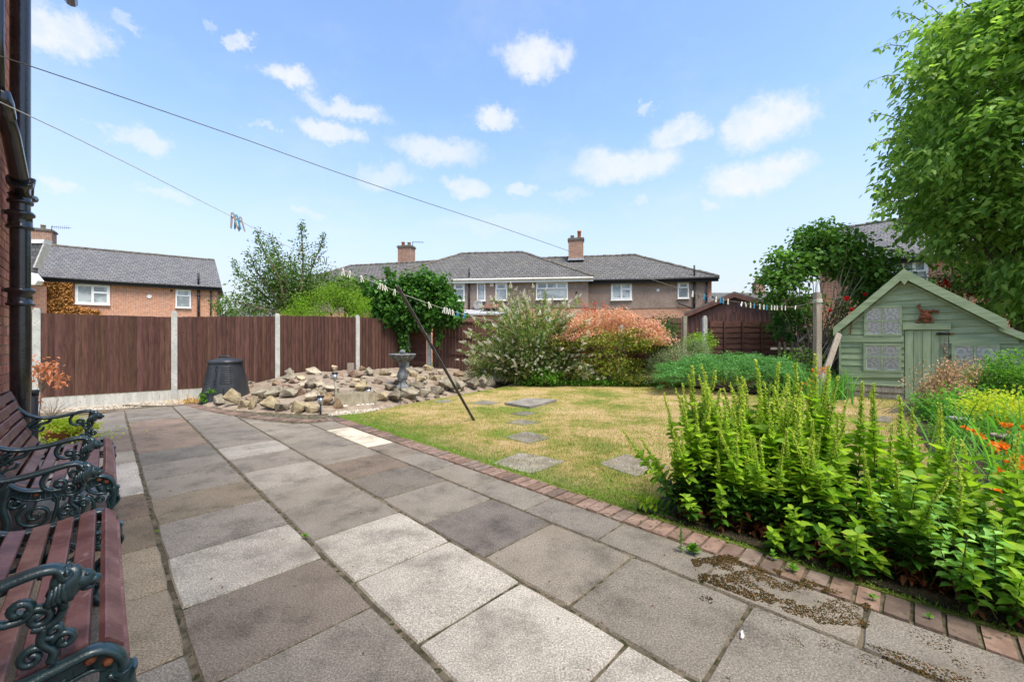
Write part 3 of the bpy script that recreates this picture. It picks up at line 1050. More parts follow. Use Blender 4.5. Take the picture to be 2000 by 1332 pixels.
mb.lathe([(.054, -.03), (.068, -.03), (.072, -.01), (.06, 0), (.06, .03), (.07, .04), (.054, .05)], uv(4.95, -.47, 2.33), 18)
mb.build('branch_collar', M_pipe, sp)
mb = MB(); mb.smooth = True
mb.tube([uv(5.04, -.43, 2.38), uv(5.05, -.42, 2.46), uv(5.07, -.42, 2.54)], [.02, .013, .022], 8)
mb.tube([uv(4.98, -.44, 2.36), uv(5.06, -.41, 2.38)], .03, 8)
mb.build('cleaning_eye', M_pipe, sp)
mb = MB(); mb.smooth = True
mb.tube([uv(5.22, -.43, 0), uv(5.22, -.43, .80)], .032, 14)
mb.lathe([(.03, .78), (.036, .78), (.036, .82), (.028, .82), (.028, .7)], uv(5.22, -.43, 0), 14)
mb.build('waste_pipe', M_dpipe, loc=uv(5.22, -.43), label='short black open waste pipe standing beside the soil pipe foot', cat='pipe')

# ------------------------------------------------------------------ left fence: concrete posts, feather-edge boards
D = Vector((.769, .639, 0)); FN = Vector((.639, -.769, 0))
F0 = Vector((-8.71, 7.40, 0))
fence = thing('board_fence', 'long chocolate brown featheredge fence between white concrete posts on the left', 'fence', F0)
tops = [1.84, 1.876, 1.91, 1.95, 1.93]
ks = [0, 1, 2, 3, 3.755]
ptop = [(1.74, 1.735), (1.745, 1.83), (1.85, 1.88), (1.88, 1.86)]
for i, k in enumerate(ks):
    p = F0 + D * 1.93 * k
    mb = MB()
    mb.ob(p - D * .05 - FN * .045 - Z * .1, D * .1, FN * .10, Z * (tops[i] + .06))
    mb.ob(p - D * .035 - FN * .03 + Z * (tops[i] - .04), D * .07, FN * .07, Z * .035)
    mb.build('concrete_post', M_conc, fence)
fb = [None]


def feather(name, mat):
    mb = MB()
    mb.add([(-.05, 0, 0), (.05, 0, 0), (.05, -.004, 0), (-.05, -.032, 0), (-.05, 0, 1), (.05, 0, 1), (.05, -.004, 1), (-.05, -.032, 1)],
           [(0, 1, 2, 3), (7, 6, 5, 4), (0, 4, 5, 1), (1, 5, 6, 2), (2, 6, 7, 3), (3, 7, 4, 0)])
    mb.f = [f[::-1] for f in mb.f]
    return mb.mesh(name, mat)


fe = feather('board', M_board)
ang_f = math.atan2(D.y, D.x)
for i in range(-1, 4):
    a = F0 + D * 1.93 * (ks[i] if i >= 0 else -1)
    L = ((ks[i + 1] - ks[i]) if 0 <= i else 1) * 1.93
    zb = .19 if i < 2 else .25
    mb = MB()
    mb.ob(a + D * .052 - FN * .03 - Z * .10, D * (L - .104), FN * .05, Z * (zb + .09))
    mb.build('gravel_board', M_gboard, fence)
    if i == 2 or i == 3:
        pass
    n = int((L - .1) / .0865)
    t0, t1 = ptop[i] if i >= 0 else (1.74, 1.74)
    for j in range(n):
        s = .05 + .045 + j * ((L - .19) / (n - 1))
        f = s / L
        zt = t0 + (t1 - t0) * f
        rnd = random.Random(i * 40 + j)
        g_ = rnd.uniform(.74, 1.22)
        inst('board', fe, fence, a + D * s + Z * (zb + .002), (0, rnd.uniform(-.004, .004), ang_f), (1, 1, zt - zb + rnd.uniform(-.004, .004)), (g_, g_ * rnd.uniform(.92, 1.05), g_ * rnd.uniform(.92, 1.05)))
    for z in (.35, 1.0, 1.6):
        mb = MB(); mb.ob(a + D * .05 - FN * .05 + Z * z, D * (L - .1), FN * .045, Z * .07)
        mb.build('rail', M_board, fence)

# ------------------------------------------------------------------ back fence
BY = 12.2
def bx(px, Y=BY): return (px - 1000) / F * Y


bf = thing('panel_fence', 'dark brown back fence of mixed panels behind the shrubs and maple', 'fence', (bx(838), BY, 0))
for px, pz, m_ in ((838, 1.86, M_conc), (1091, 1.95, M_oldpost), (1214, 1.9, M_conc), (1337, 1.98, M_oldpost)):
    mb = MB(); mb.cb((bx(px), BY, pz / 2), .11, .11, pz)
    mb.build('fence_post', m_, bf)


def waney(parent, x0, x1, Y, z0, z1, nb, battens, name='board', mat=M_waney, batt_mat=M_waney, seed=0):
    rnd = random.Random(seed)
    h = (z1 - z0) / nb
    for r in range(nb):
        n = 8
        low = [rnd.uniform(-.018, .01) for _ in range(n + 1)]
        mb = MB()
        zt = z0 + (r + 1) * h + .012
        zb = z0 + r * h
        top = []
        vs, fs = [], []
        for i in range(n + 1):
            x = x0 + (x1 - x0) * i / n
            tz = zt + (rnd.uniform(-.01, .01) if r == nb - 1 else 0)
            vs += [(x, Y - .03, zb + low[i]), (x, Y - .012, tz), (x, Y + .0, tz), (x, Y - .015, zb + low[i])]
        for i in range(n):
            for k in range(4):
                k2 = (k + 1) % 4
                fs.append((4 * i + k, 4 * (i + 1) + k, 4 * (i + 1) + k2, 4 * i + k2))
        fs += [(0, 1, 2, 3), (4 * n + 3, 4 * n + 2, 4 * n + 1, 4 * n)]
        mb.add(vs, fs)
        o = mb.build(name, mat, parent)
        g_ = rnd.uniform(.75, 1.25)
        o.color = (g_, g_ * .97, g_ * .95, 1)
    for px in battens:
        mb = MB(); mb.cb((px, Y - .05, (z0 + z1) / 2 + .02), .045, .03, z1 - z0 + .06)
        mb.build('batten', batt_mat, parent)


waney(bf, bx(797) + .03, bx(833), BY - .02, .22, 1.86, 11, [bx(805)], seed=1)
# vertical boards with rails on our side
for (x0, x1, z0, z1) in ((bx(845), bx(1085), .30, 1.83),):
    n = int((x1 - x0) / .1)
    me = MB(); me.ob((0, 0, 0), (.096, 0, 0), (0, .016, 0), (0, 0, 1)); me = me.mesh('board', M_board)
    for j in range(n):
        rnd = random.Random(j); g_ = rnd.uniform(.8, 1.15)
        inst('board', me, bf, (x0 + j * (x1 - x0) / n, BY, z0 + .005), (0, 0, 0), (1, 1, z1 - z0 - .03), (g_, g_, g_))
    for z in (z0 + .02, .81, 1.31, z1 - .05):
        mb = MB(); mb.ob((x0, BY - .04, z), (x1 - x0, 0, 0), (0, .038, 0), (0, 0, .045)); mb.build('rail', M_waney, bf)
    mb = MB(); mb.ob((x0, BY - .02, -.05), (x1 - x0, 0, 0), (0, .05, 0), (0, 0, z0 + .04)); mb.build('gravel_board', M_gboard, bf)
x0, x1 = bx(1096), bx(1208)
me = MB(); me.ob((0, 0, 0), (.094, 0, 0), (0, .016, 0), (0, 0, 1)); me = me.mesh('orange_board', M_orangewood)
for j in range(18):
    inst('board', me, bf, (x0 + j * (x1 - x0) / 18, BY, .28), (0, 0, 0), (1, 1, 1.55), label='newer orange timber board' if j == 0 else None)
mb = MB(); mb.ob((x0, BY - .02, -.05), (x1 - x0, 0, 0), (0, .05, 0), (0, 0, .32)); mb.build('gravel_board', M_gboard, bf)
waney(bf, bx(1219), bx(1331), BY, .2, 1.92, 12, [bx(1245), bx(1275), bx(1305)], seed=2)
waney(bf, bx(1391), bx(1536), BY + .25, .0, 1.83, 11, [bx(1394), bx(1422), bx(1458), bx(1496)], seed=3)
mb = MB(); mb.cb((bx(1384), BY + .25, .98), .12, .1, 1.96); mb.ob((bx(1384) - .03, BY + .2, 1.96), (.06, 0, 0), (0, .1, 0), (0, 0, .05))
mb.build('fence_post', M_conc, bf)
mb = MB(); mb.ob((bx(1536), BY + .3, 0), (3.5, 0, 0), (0, .04, 0), (0, 0, 1.3)); mb.build('low_panel', M_waney, bf)
mb = MB(); mb.ob((bx(1214) - .03, BY - .25, 0), (.06, 0, 0), (0, .05, 0), (0, 0, 1.5))
mb.build('white_stake', M_white, loc=(bx(1214), BY - .25, 0), label='thin white stake showing through the maple leaves', cat='stake')

# picket fence
pf = thing('picket_fence', 'low dark wooden picket fence between the post and the brown panels', 'fence', (bx(1515, 10.7), 10.7, 0))
me = MB(); me.prism([(-.033, 0, 0), (.033, 0, 0), (.033, 0, 1.17), (.0, 0, 1.2), (-.033, 0, 1.17)], (0, -.018, 0)); me = me.mesh('picket', M_darkwood)
for j in range(11):
    rnd = random.Random(j)
    inst('picket', me, pf, (bx(1520 + j * 12.3, 10.7), 10.68, 0), (0, rnd.uniform(-.02, .02), 0), (1, 1, rnd.uniform(.97, 1.02)))
for z in (.45, 1.0):
    mb = MB(); mb.ob((bx(1505, 10.7), 10.69, z), (bx(1650, 10.7) - bx(1505, 10.7), 0, 0), (0, .03, 0), (0, 0, .06)); mb.build('rail', M_greywood, pf)

# concrete line post and leaning plank
PX, PY = 6.28, 8.3
mb = MB()
mb.ob((PX - .05, PY - .05, 0), (.105, 0, 0), (0, .1, 0), (0, 0, 2.2)); mb.ob((PX - .04, PY - .04, 2.2), (.085, 0, 0), (0, .08, 0), (0, 0, .03))
lp = thing('line_post', 'weathered concrete clothes line post rising in front of the lilac', 'post', (PX, PY, 0))
mb.build('shaft', M_oldpost, lp)
mb = MB(); mb.smooth = True
for k in range(4):
    z = 2.02 + k * .018
    mb.tube([(PX + .062 * sx, PY + .062 * sy, z + .004 * sx) for sx, sy in ((-1, -1), (1, -1), (1, 1), (-1, 1), (-1, -1))], .005, 5)
mb.build('wire_lashing', M_line, lp)
a = at(1600, 758, 8.35); c = at(1637, 652, 8.75)
dd = (c - a); side = Vector((1, 0, 0)).cross(dd).normalized()
mb = MB(); ax = (dd.normalized()).cross(side).normalized()
mb.ob(a - ax * .05, ax * .11, side * .035, dd)
mb.build('leaning_plank', M_greywood, loc=a, label='bare grey plank leaning against the playhouse corner', cat='plank')
for i, (p0, p1) in enumerate((((1545, 700), (1625, 655)), ((1555, 706), (1632, 662)), ((1590, 640), (1560, 668)))):
    a, c = at(*p0, 11.0), at(*p1, 10.9)
    mb = MB(); mb.tube([a, c], .035, 4)
    mb.build('old_batten', M_greywood, loc=a, label=['upper of two slanting grey battens behind the post', 'lower of two slanting grey battens behind the post', 'short steep batten beside the laurel behind the post'][i], cat='batten', group='old battens dumped behind the picket fence')
# ------------------------------------------------------------------ far houses
class Fac:
    """a vertical facade through two ground points; locates photo features on it"""
    def __init__(s, A, B):
        s.A, s.B = Vector((*A, 0)), Vector((*B, 0))
        s.a = (s.B - s.A).normalized()
        s.n = Vector((s.a.y, -s.a.x, 0))       # towards us
        s.L = (s.B - s.A).length

    def pt(s, px, py):
        k = (px - 1000) / F
        # A + a t = Y (k,1)
        t = (k * s.A.y - s.A.x) / (s.a.x - k * s.a.y)
        Y = s.A.y + s.a.y * t
        return t, H + (HY - py) / F * Y

    def P(s, t, z, d=0.0):
        return s.A + s.a * t + s.n * d + Z * z


def roof(parent, f, eave, ridge, dep, hl, hr, mat, over=.3, name='roof', tl=0, tr=0, tile=True, t0=0, t1=None):
    """hipped roof; hl/hr = ridge set-back at each end (0 = gable)"""
    t1 = f.L if t1 is None else t1
    e0, e1 = t0 - over, t1 + over
    fl, fr = f.P(e0, eave, over), f.P(e1, eave, over)
    bl, br = f.P(e0, eave, -dep - over), f.P(e1, eave, -dep - over)
    rl, rr = f.P(e0 + hl, ridge, -dep / 2), f.P(e1 - hr, ridge, -dep / 2)
    mb = MB()
    th = Z * -.12
    vs = [fl, fr, br, bl, rl, rr]
    vs2 = [v + th for v in (fl, fr, br, bl)]
    mb.add(vs + vs2, [(0, 1, 5, 4), (2, 3, 4, 5), (3, 0, 4), (1, 2, 5), (0, 6, 7, 1), (1, 7, 8, 2), (2, 8, 9, 3), (3, 9, 6, 0), (9, 8, 7, 6)])
    r = mb.build(name, mat, parent)
    if tile:
        tm = MB(); tm.smooth = True
        tm.tube([(0, 0, 0), (.40, 0, 0)], [.115, .10], 8)
        tm.smooth = False
        me = tm.mesh('ridge_tile', M_rtile)
        runs = [(rl, rr)]
        if hl > .5: runs.append((rl, fl))
        if hr > .5: runs.append((rr, fr))
        for a, c in runs:
            d = c - a
            n = int(d.length / .42)
            q = d.to_track_quat('X', 'Z').to_euler()
            for i in range(n):
                inst('ridge_tile', me, r, a + d * (i / n) - Z * .02, q, (d.length / n / .42, 1, random.uniform(.9, 1.15)))
    return r


def window(parent, f, x0, y0, x1, y1, style='top', d0=0.0):
    ta, za = f.pt(x0, y0)
    tb, zb = f.pt(x1, y1)
    w_, h_ = tb - ta, za - zb
    fr = MB()
    bar = .075
    O = lambda t, z, d: f.P(ta + t, zb + z, d0 + d)
    def rect(t0, z0, t1, z1, br, dep=.06):
        a, n = f.a, f.n
        fr.ob(O(t0, z0, .0), a * (t1 - t0), n * dep, Z * br)
        fr.ob(O(t0, z1 - br, .0), a * (t1 - t0), n * dep, Z * br)
        fr.ob(O(t0, z0 + br, .0), a * br, n * (dep - .004), Z * (z1 - z0 - 2 * br))
        fr.ob(O(t1 - br, z0 + br, .0), a * br, n * (dep - .004), Z * (z1 - z0 - 2 * br))
    rect(0, 0, w_, h_, bar, .06)
    fr.ob(O(-.03, -.04, .0), f.a * (w_ + .06), f.n * .12, Z * .045)
    panes = []
    def pane(t0, z0, t1, z1, sash=True):
        if sash: rect(t0, z0, t1, z1, .055, .075)
        panes.append((t0 + .03, z0 + .03, t1 - .03, z1 - .03))
    i0, i1, j0, j1 = bar, w_ - bar, bar, h_ - bar
    if style == 'top':
        s = j0 + (j1 - j0) * .66
        pane(i0, s, i1, j1); pane(i0, j0, i1, s, False); fr.ob(O(i0, s - .03, 0), f.a * (i1 - i0), f.n * .05, Z * .05)
    elif style == 'sidetop':
        mth = i0 + (i1 - i0) * .5; s = j0 + (j1 - j0) * .62
        pane(i0, j0, mth, j1); pane(mth, s, i1, j1); pane(mth, j0, i1, s)
    elif style == 'wide':
        s = j0 + (j1 - j0) * .62
        for k in range(3):
            a_, c_ = i0 + (i1 - i0) * k / 3, i0 + (i1 - i0) * (k + 1) / 3
            pane(a_, s, c_, j1)
        pane(i0, j0, i1, s, False); fr.ob(O(i0, s - .03, 0), f.a * (i1 - i0), f.n * .05, Z * .05)
    else:
        pane(i0, j0, i1, j1, False)
    o = fr.build('window', M_white, parent)
    for p in panes:
        mb = MB(); mb.ob(O(p[0], p[1], .008), f.a * (p[2] - p[0]), f.n * .02, Z * (p[3] - p[1]))
        mb.build('pane', M_glass, o)
    return o


def pipe(parent, f, px, y0, y1, r=.055, m=M_dpipe, name='drain_pipe', above=None):
    t, z0 = f.pt(px, y0); _, z1 = f.pt(px, y1)
    mb = MB(); mb.smooth = True
    mb.tube([f.P(t, z1, .12), f.P(t, z0, .12)], r, 8)
    for z in np.arange(z1 + .4, z0, 1.1):
        mb.tube([f.P(t, z, .12), f.P(t, z + .07, .12)], r * 1.35, 8)
    mb.build(name, m, parent)


def chimney(parent, ctr, w_, d_, z0, z1, f, pots=((-.3, .3, 0), (.3, .3, 0)), mat=None):
    mb = MB()
    mb.cb(ctr + Z * ((z0 + z1) / 2 - .0), w_, d_, z1 - z0, f.a, f.n)
    o = mb.build('chimney', mat or M_chim, parent)
    mb = MB()
    mb.cb(ctr + Z * (z1 + .04), w_ + .12, d_ + .12, .1, f.a, f.n)
    mb.cb(ctr + Z * (z1 + .12), w_ + .04, d_ + .04, .07, f.a, f.n)
    mb.build('cap', M_rtile, o)
    mb = MB()
    mb.cb(ctr + Z * (z0 + .06), w_ + .06, d_ + .06, .14, f.a, f.n)
    mb.build('flashing', M_lead, o)
    for t, h, k in pots:
        mb = MB(); mb.smooth = True
        mb.lathe([(.13, 0), (.12, h * .8), (.14, h * .82), (.14, h), (.10, h), (.10, h * .5)], ctr + f.a * t + Z * (z1 + .14), 12)
        mb.build('chimney_pot', [M_terra, M_trough][k], o)
    return o


def walls(parent, f, dep, z0, z1, mat, name, prouder=0.0, t0=0, t1=None):
    t1 = f.L if t1 is None else t1
    mb = MB()
    mb.prism([f.P(t0 - prouder, z0, prouder), f.P(t1 + prouder, z0, prouder), f.P(t1 + prouder, z0, -dep - prouder), f.P(t0 - prouder, z0, -dep - prouder)], Z * (z1 - z0))
    return mb.build(name, mat, parent)


def gutter(parent, f, z, mat, over=.36, t0=0, t1=None, e=.3, fascia=None):
    t1 = f.L if t1 is None else t1
    mb = MB(); mb.smooth = True
    mb.tube([f.P(t0 - e, z, over), f.P(t1 + e, z, over)], .065, 8)
    mb.build('gutter', mat, parent)
    mb = MB()
    mb.ob(f.P(t0 - e + .02, z - .19, over - .09), f.a * (t1 - t0 + 2 * e - .04), f.n * .03, Z * .14)
    mb.build('fascia', fascia or mat, parent)


def disc(parent, f, px, py, r, mat, name, d=.03, rim=True):
    t, z = f.pt(px, py)
    mb = MB()
    mb.lathe([(0, d), (r * .5, d), (r * .55, d * 1.6), (r, d * 1.6), (r, 0)], f.P(t, z), 14, f.n)
    mb.build(name, mat, parent)


# central pebble-dashed house
f1 = Fac((-8.12, 25.1), (4.45, 23.7))
h1 = thing('terraced_house', 'wide pebble-dashed house with white gutter and hipped roof behind the middle of the fence', 'house', f1.A, 'houses behind the back fence')
walls(h1, f1, 8, -.1, 3.2, M_fbrick2, 'brick_wall')
walls(h1, f1, 8, 3.2, 4.86, M_pebble, 'rendered_wall', .03)
roof(h1, f1, 4.98, 7.42, 8, 4.5, 4.5, M_roof)
gutter(h1, f1, 4.88, M_offwhite, fascia=M_white)
for x0, y0, x1, y1, s in ((887, 553, 908, 588, 'top'), (932, 553, 948.5, 588, 'single'), (968, 553, 991, 587, 'top'), (1047, 551, 1109, 585, 'wide'), (800, 556, 822, 590, 'top')):
    window(h1, f1, x0, y0, x1, y1, s, .03)
pipe(h1, f1, 917, 550, 606)
pipe(h1, f1, 917, 524, 548, .045, name='vent_pipe')
t, z = f1.pt(935, 597)
mb = MB(); mb.smooth = True
mb.lathe([(0, .0), (.12, .01), (.22, .035), (.31, .075), (.315, .085), (.22, .05), (.12, .025), (0, .015)], f1.P(t, z, .22), 18, (f1.n + Z * .25 + f1.a * -.1).normalized())
mb.tube([f1.P(t, z, .03), f1.P(t, z, .24)], .02, 6); mb.tube([f1.P(t, z - .3, .25), f1.P(t + .05, z - .1, .62)], .012, 5)
mb.build('satellite_dish', M_greypot, h1)
mb = MB(); t, z = f1.pt(961, 557); mb.cb(f1.P(t, z, .07), .24, .1, .2, f1.a, f1.n); mb.build('alarm_box', M_offwhite, h1)
t, z = f1.pt(1126, 572); mb = MB(); mb.cb(f1.P(t, z, .06), .08, .06, .14, f1.a, f1.n); mb.build('wall_light', M_blackg, h1)
t0_, z = f1.pt(900, 606); t1_, _ = f1.pt(992, 606)
mb = MB(); mb.ob(f1.P(t0_, 0, 1.6), f1.a * (t1_ - t0_), f1.n * -1.6, Z * 2.75); mb.build('lean_to_wall', M_fbrick2, h1)
mb = MB(); mb.prism([f1.P(t0_ - .2, 2.76, 1.8), f1.P(t0_ - .2, 3.15, 0), f1.P(t0_ - .2, 3.07, 0), f1.P(t0_ - .2, 2.68, 1.8)], f1.a * (t1_ - t0_ + .4)); mb.build('lean_to_roof', M_lead, h1)
t0_, z = f1.pt(948, 600); mb = MB(); mb.prism([f1.P(t0_, z - .1, 1.0), f1.P(t0_, z + .17, .03), f1.P(t0_, z + .1, .03), f1.P(t0_, z - .17, 1.0)], f1.a * 1.3); mb.build('canopy', M_garage, h1)

f2 = Fac((4.40, 24.72), (11.63, 23.5))
h2 = thing('terraced_house', 'pebble-dashed house with black gutter and brick chimney right of the white-guttered one', 'house', f2.A, 'houses behind the back fence')
walls(h2, f2, 7, -.1, 3.18, M_fbrick2, 'brick_wall')
walls(h2, f2, 7, 3.18, 4.8, M_pebble, 'rendered_wall', .03, 0, f2.L - .3)
walls(h2, f2, 6.9, 3.181, 4.8, M_fbrick, 'quoin_wall', .0, f2.L - .3)
roof(h2, f2, 4.93, 7.1, 7, .2, 4.2, M_roof, t0=-3.2)
gutter(h2, f2, 4.84, M_blackg)
for x0, y0, x1, y1, s in ((1193, 552, 1234, 586, 'sidetop'), (1323, 551, 1345, 583, 'top')):
    window(h2, f2, x0, y0, x1, y1, s, .03)
disc(h2, f2, 1285, 567, .09, M_white, 'vent')
pipe(h2, f2, 1355, 545, 606, .06); pipe(h2, f2, 1355, 519, 544, .05, name='vent_pipe'); pipe(h2, f2, 1379, 547, 606, .05)
t, z = f2.pt(1355, 604); mb = MB(); mb.tube([f2.P(t, z, .12), f2.P(t - .9, z + .35, .12)], .035, 6); mb.build('waste_pipe', M_dpipe, h2)
cc = at(1125, 500, 27.6); cc.z = 0
chimney(h2, cc, 1.0, .7, 6.7, 8.05, f2, ((-.25, .25, 1), (.22, .55, 0)))

f0 = Fac((-16.7, 28.7), (-8.40, 26.6))
h0 = thing('terraced_house', 'leftmost pebble-dashed house partly hidden by the plum tree', 'house', f0.A, 'houses behind the back fence')
walls(h0, f0, 7, -.1, 3.2, M_fbrick2, 'brick_wall')
walls(h0, f0, 7, 3.2, 4.75, M_pebble, 'rendered_wall', .03)
roof(h0, f0, 4.87, 7.05, 7, 3.8, .2, M_roof, t1=12)
gutter(h0, f0, 4.78, M_offwhite)
window(h0, f0, 703, 563, 719, 590, 'top', .03); window(h0, f0, 560, 572, 590, 598, 'sidetop', .03)
cc = at(794, 500, 30.6); cc.z = 0
chimney(h0, cc, 1.05, .75, 6.8, 8.25, f0, ((-.28, .35, 0), (.22, .3, 1)))
mb = MB()
a = at(805, 478, 30.6)
mb.tube([at(806, 490, 30.6), at(806, 472, 30.6)], .02, 5); mb.tube([at(806, 473, 30.6), at(828, 473.5, 30.6)], .012, 4)
for k in range(7): mb.tube([at(808 + k * 3, 471.5, 30.6), at(808 + k * 3, 475, 30.6)], .01, 4)
mb.build('aerial', M_blackg, h0)

# orange brick house on the left
fl_ = Fac((-27.55, 23.2), (-20.5, 28.0))
hl = thing('brick_terrace', 'orange brick house with blue-grey slate roof above the left fence, half under dead creeper', 'house', fl_.A)
walls(hl, fl_, 6.6, -.1, 4.82, M_fbrick2, 'wall', t0=-6)
roof(hl, fl_, 4.95, 7.35, 6.6, 0, .5, M_roof2, t0=-6, over=.28)
gutter(hl, fl_, 4.86, M_blackg, t0=-2)
window(hl, fl_, 147, 554, 215, 596, 'sidetop'); window(hl, fl_, 343, 565, 373, 602, 'top')
disc(hl, fl_, 292, 579, .12, M_white, 'vent'); disc(hl, fl_, 335, 568, .07, M_blackg, 'vent', .01)
pipe(hl, fl_, 388, 563, 622, .07); pipe(hl, fl_, 388, 534, 558, .06, name='vent_pipe'); pipe(hl, fl_, 412, 565, 622, .045)
cc = at(78, 470, 27.6); cc.z = 0
chimney(hl, cc, 1.35, .9, 6.95, 8.7, fl_, ((.15, .35, 1),))
mb = MB(); mb.tube([at(100, 452, 27.2), at(102, 441, 27.2)], .02, 5); mb.tube([at(100, 443, 27.2), at(139, 446, 27.2)], .013, 4)
for k in range(8): mb.tube([at(106 + k * 4, 441, 27.2), at(106 + k * 4, 448, 27.2)], .008, 4)
mb.build('aerial', M_blackg, hl)
# projecting wing at the far left with pale guttering
hw = thing('side_wing', 'grey roof slope with white gutters close beside the soil pipe at far left', 'house', at(60, 600, 22))
wy = 22.0
def wpoly(name, pts, dy, th, mt, par):
    mb = MB(); mb.prism([at(x, y, wy + dy) for x, y in pts], (0, th, 0)); return mb.build(name, mt, par)
wpoly('roof', [(20, 474), (84, 474), (64, 522), (61, 546), (20, 546)], 0, .25, M_roof2, hw)
wpoly('fascia', [(20, 467), (87, 468), (84, 475), (20, 475)], -.08, .4, M_white, hw)
wpoly('verge', [(84, 475), (87, 475), (67, 523), (64, 522)], -.05, .35, M_offwhite, hw)
wpoly('gutter', [(20, 533), (61, 533), (74, 548), (68, 556), (20, 556)], -.3, .3, M_white, hw)
wpoly('wall', [(20, 556), (50, 556), (50, 706), (20, 706)], .05, 1, M_fbrick2, hw)
# dead creeper
n_ = NM()
P = []
for i in range(9000):
    px, py = random.uniform(66, 200), random.uniform(549, 624)
    edge = 148 if py < 596 else 148 + (200 - 148) * min(1, (py - 598) / 8)
    if px > edge - 6 * noise.noise(Vector((py * .2, 0, 0))) - random.random() * 5: continue
    if 143 < px < 217 and 552 < py < 598: continue
    t, z = fl_.pt(px, py)
    P.append(tuple(fl_.P(t, z, .05 + random.random() * .22)))
P = np.array(P)
n_.leaves(P, rdir(len(P), -1.2) + np.array(fl_.n) * .6, .10 + .09 * rng.random(len(P)), .8, .3, .2)
n_.build('dead_creeper', L_dryivy, label='withered orange-brown creeper covering the left brick house wall', cat='creeper')

# right-hand brick house
fr_ = Fac((15.5, 20.3), (21.5, 14.5))
hr = thing('brick_terrace', 'orange brick house with grey slate roof and white bay window behind the playhouse', 'house', fr_.A)
walls(hr, fr_, 7, -.1, 4.85, M_fbrick2, 'wall')
roof(hr, fr_, 4.98, 7.5, 7, 0, 0, M_roof2, over=.2)
gutter(hr, fr_, 4.9, M_blackg, over=.27, e=.2)
window(hr, fr_, 1737, 507, 1813, 575, 'wide')
fx = Fac((14.0, 21.4), (15.5, 20.1))
mb = MB(); mb.prism([fx.P(0, -.1), fx.P(fx.L, -.1), fx.P(fx.L, -.1, -5), fx.P(0, -.1, -5)], Z * 3.5); mb.build('side_extension', M_fbrick2, hr)
mb = MB(); mb.prism([fx.P(-.1, 3.4, .1), fx.P(fx.L, 3.4, .1), fx.P(fx.L, 3.4, -5), fx.P(-.1, 3.4, -5)], Z * .1); mb.build('extension_roof', M_felt, hr)

# distant grey roofs with a chimney
def far_roof(lab, px0, px1, pe, pr, Y, dep=5, chim=None, hl_=0, hr_=2):
    f = Fac(((px0 - 1000) / F * Y, Y), ((px1 - 1000) / F * Y, Y))
    h = thing('distant_house', lab, 'house', f.A, 'distant grey-roofed houses')
    ze = H + (HY - pe) / F * Y
    zr = H + (HY - pr) / F * (Y + dep / 2)
    walls(h, f, dep, -.1, ze, M_pebble, 'wall')
    roof(h, f, ze + .02, zr, dep, hl_, hr_, M_roof, tile=False)
    if chim:
        x0, x1, yt, yb = chim
        c = at((x0 + x1) / 2, yb, Y + dep / 2); c.z = 0
        w_ = (x1 - x0) / F * (Y + dep / 2)
        chimney(h, c, w_, w_ * .8, H + (HY - yb) / F * (Y + dep / 2) - .3, H + (HY - yt) / F * (Y + dep / 2), f, ((-w_ * .25, .5, 0), (w_ * .25, .5, 0)))
    return h
far_roof('distant grey hipped roof just right of the pebble-dashed houses', 1378, 1430, 598, 567, 36, 7, hl_=0, hr_=3)
far_roof('distant grey roof with brick chimney beyond the brown garage', 1425, 1620, 600, 572, 38, 7, (1473, 1490, 555, 573), 0, 2)
far_roof('distant grey roof low between the left brick house and the plum tree', 428, 560, 622, 594, 34, 7, None, .5, 3)

# brown prefabricated garage
gf = Fac((6.39, 14.8), (9.22, 13.28))
GP = lambda px, py, d=0.0: gf.P(*gf.pt(px, py), d)
DG = gf.n * -5
ga = thing('prefab_garage', 'brown ribbed prefabricated garage gable rising behind the back fence', 'garage', gf.A)
zl_, zr_ = gf.pt(1342, 613)[1], gf.pt(1545, 607)[1]
tA, zA = gf.pt(1434, 577)
mb = MB(); mb.prism([gf.P(0, 0), gf.P(gf.L, 0), gf.P(gf.L, zr_), gf.P(tA, zA), gf.P(0, zl_)], DG); mb.build('gable_wall', M_garage, ga)
rb = MB(); rb.prism([(-.03, 0, 0), (-.018, -.035, 0), (.018, -.035, 0), (.03, 0, 0)], (0, 0, 1)); rb = rb.mesh('rib', M_garage)
for k in range(23):
    inst('rib', rb, ga, gf.P(.06 + k * (gf.L - .12) / 22, 0), (0, 0, math.atan2(gf.a.y, gf.a.x)), (1, 1, zl_ - .02))
for a, c in (((1337, 614), (1434, 573)), ((1434, 573), (1550, 607))):
    A_, B_ = GP(*a, .15), GP(*c, .15)
    d = (B_ - A_)
    mb = MB(); mb.ob(A_, d, DG * 1.06, (0, 0, .05)); mb.build('roof_sheet', M_felt, ga)
    mb = MB(); mb.ob(A_ - Z * .15, d, gf.n * -.03, (0, 0, .15)); mb.build('bargeboard', M_garage, ga)
mb = MB(); mb.ob(gf.P(tA - .03, zl_), gf.a * .06, gf.n * .03, Z * (zA - zl_ - .1)); mb.build('gable_post', M_garage, ga)

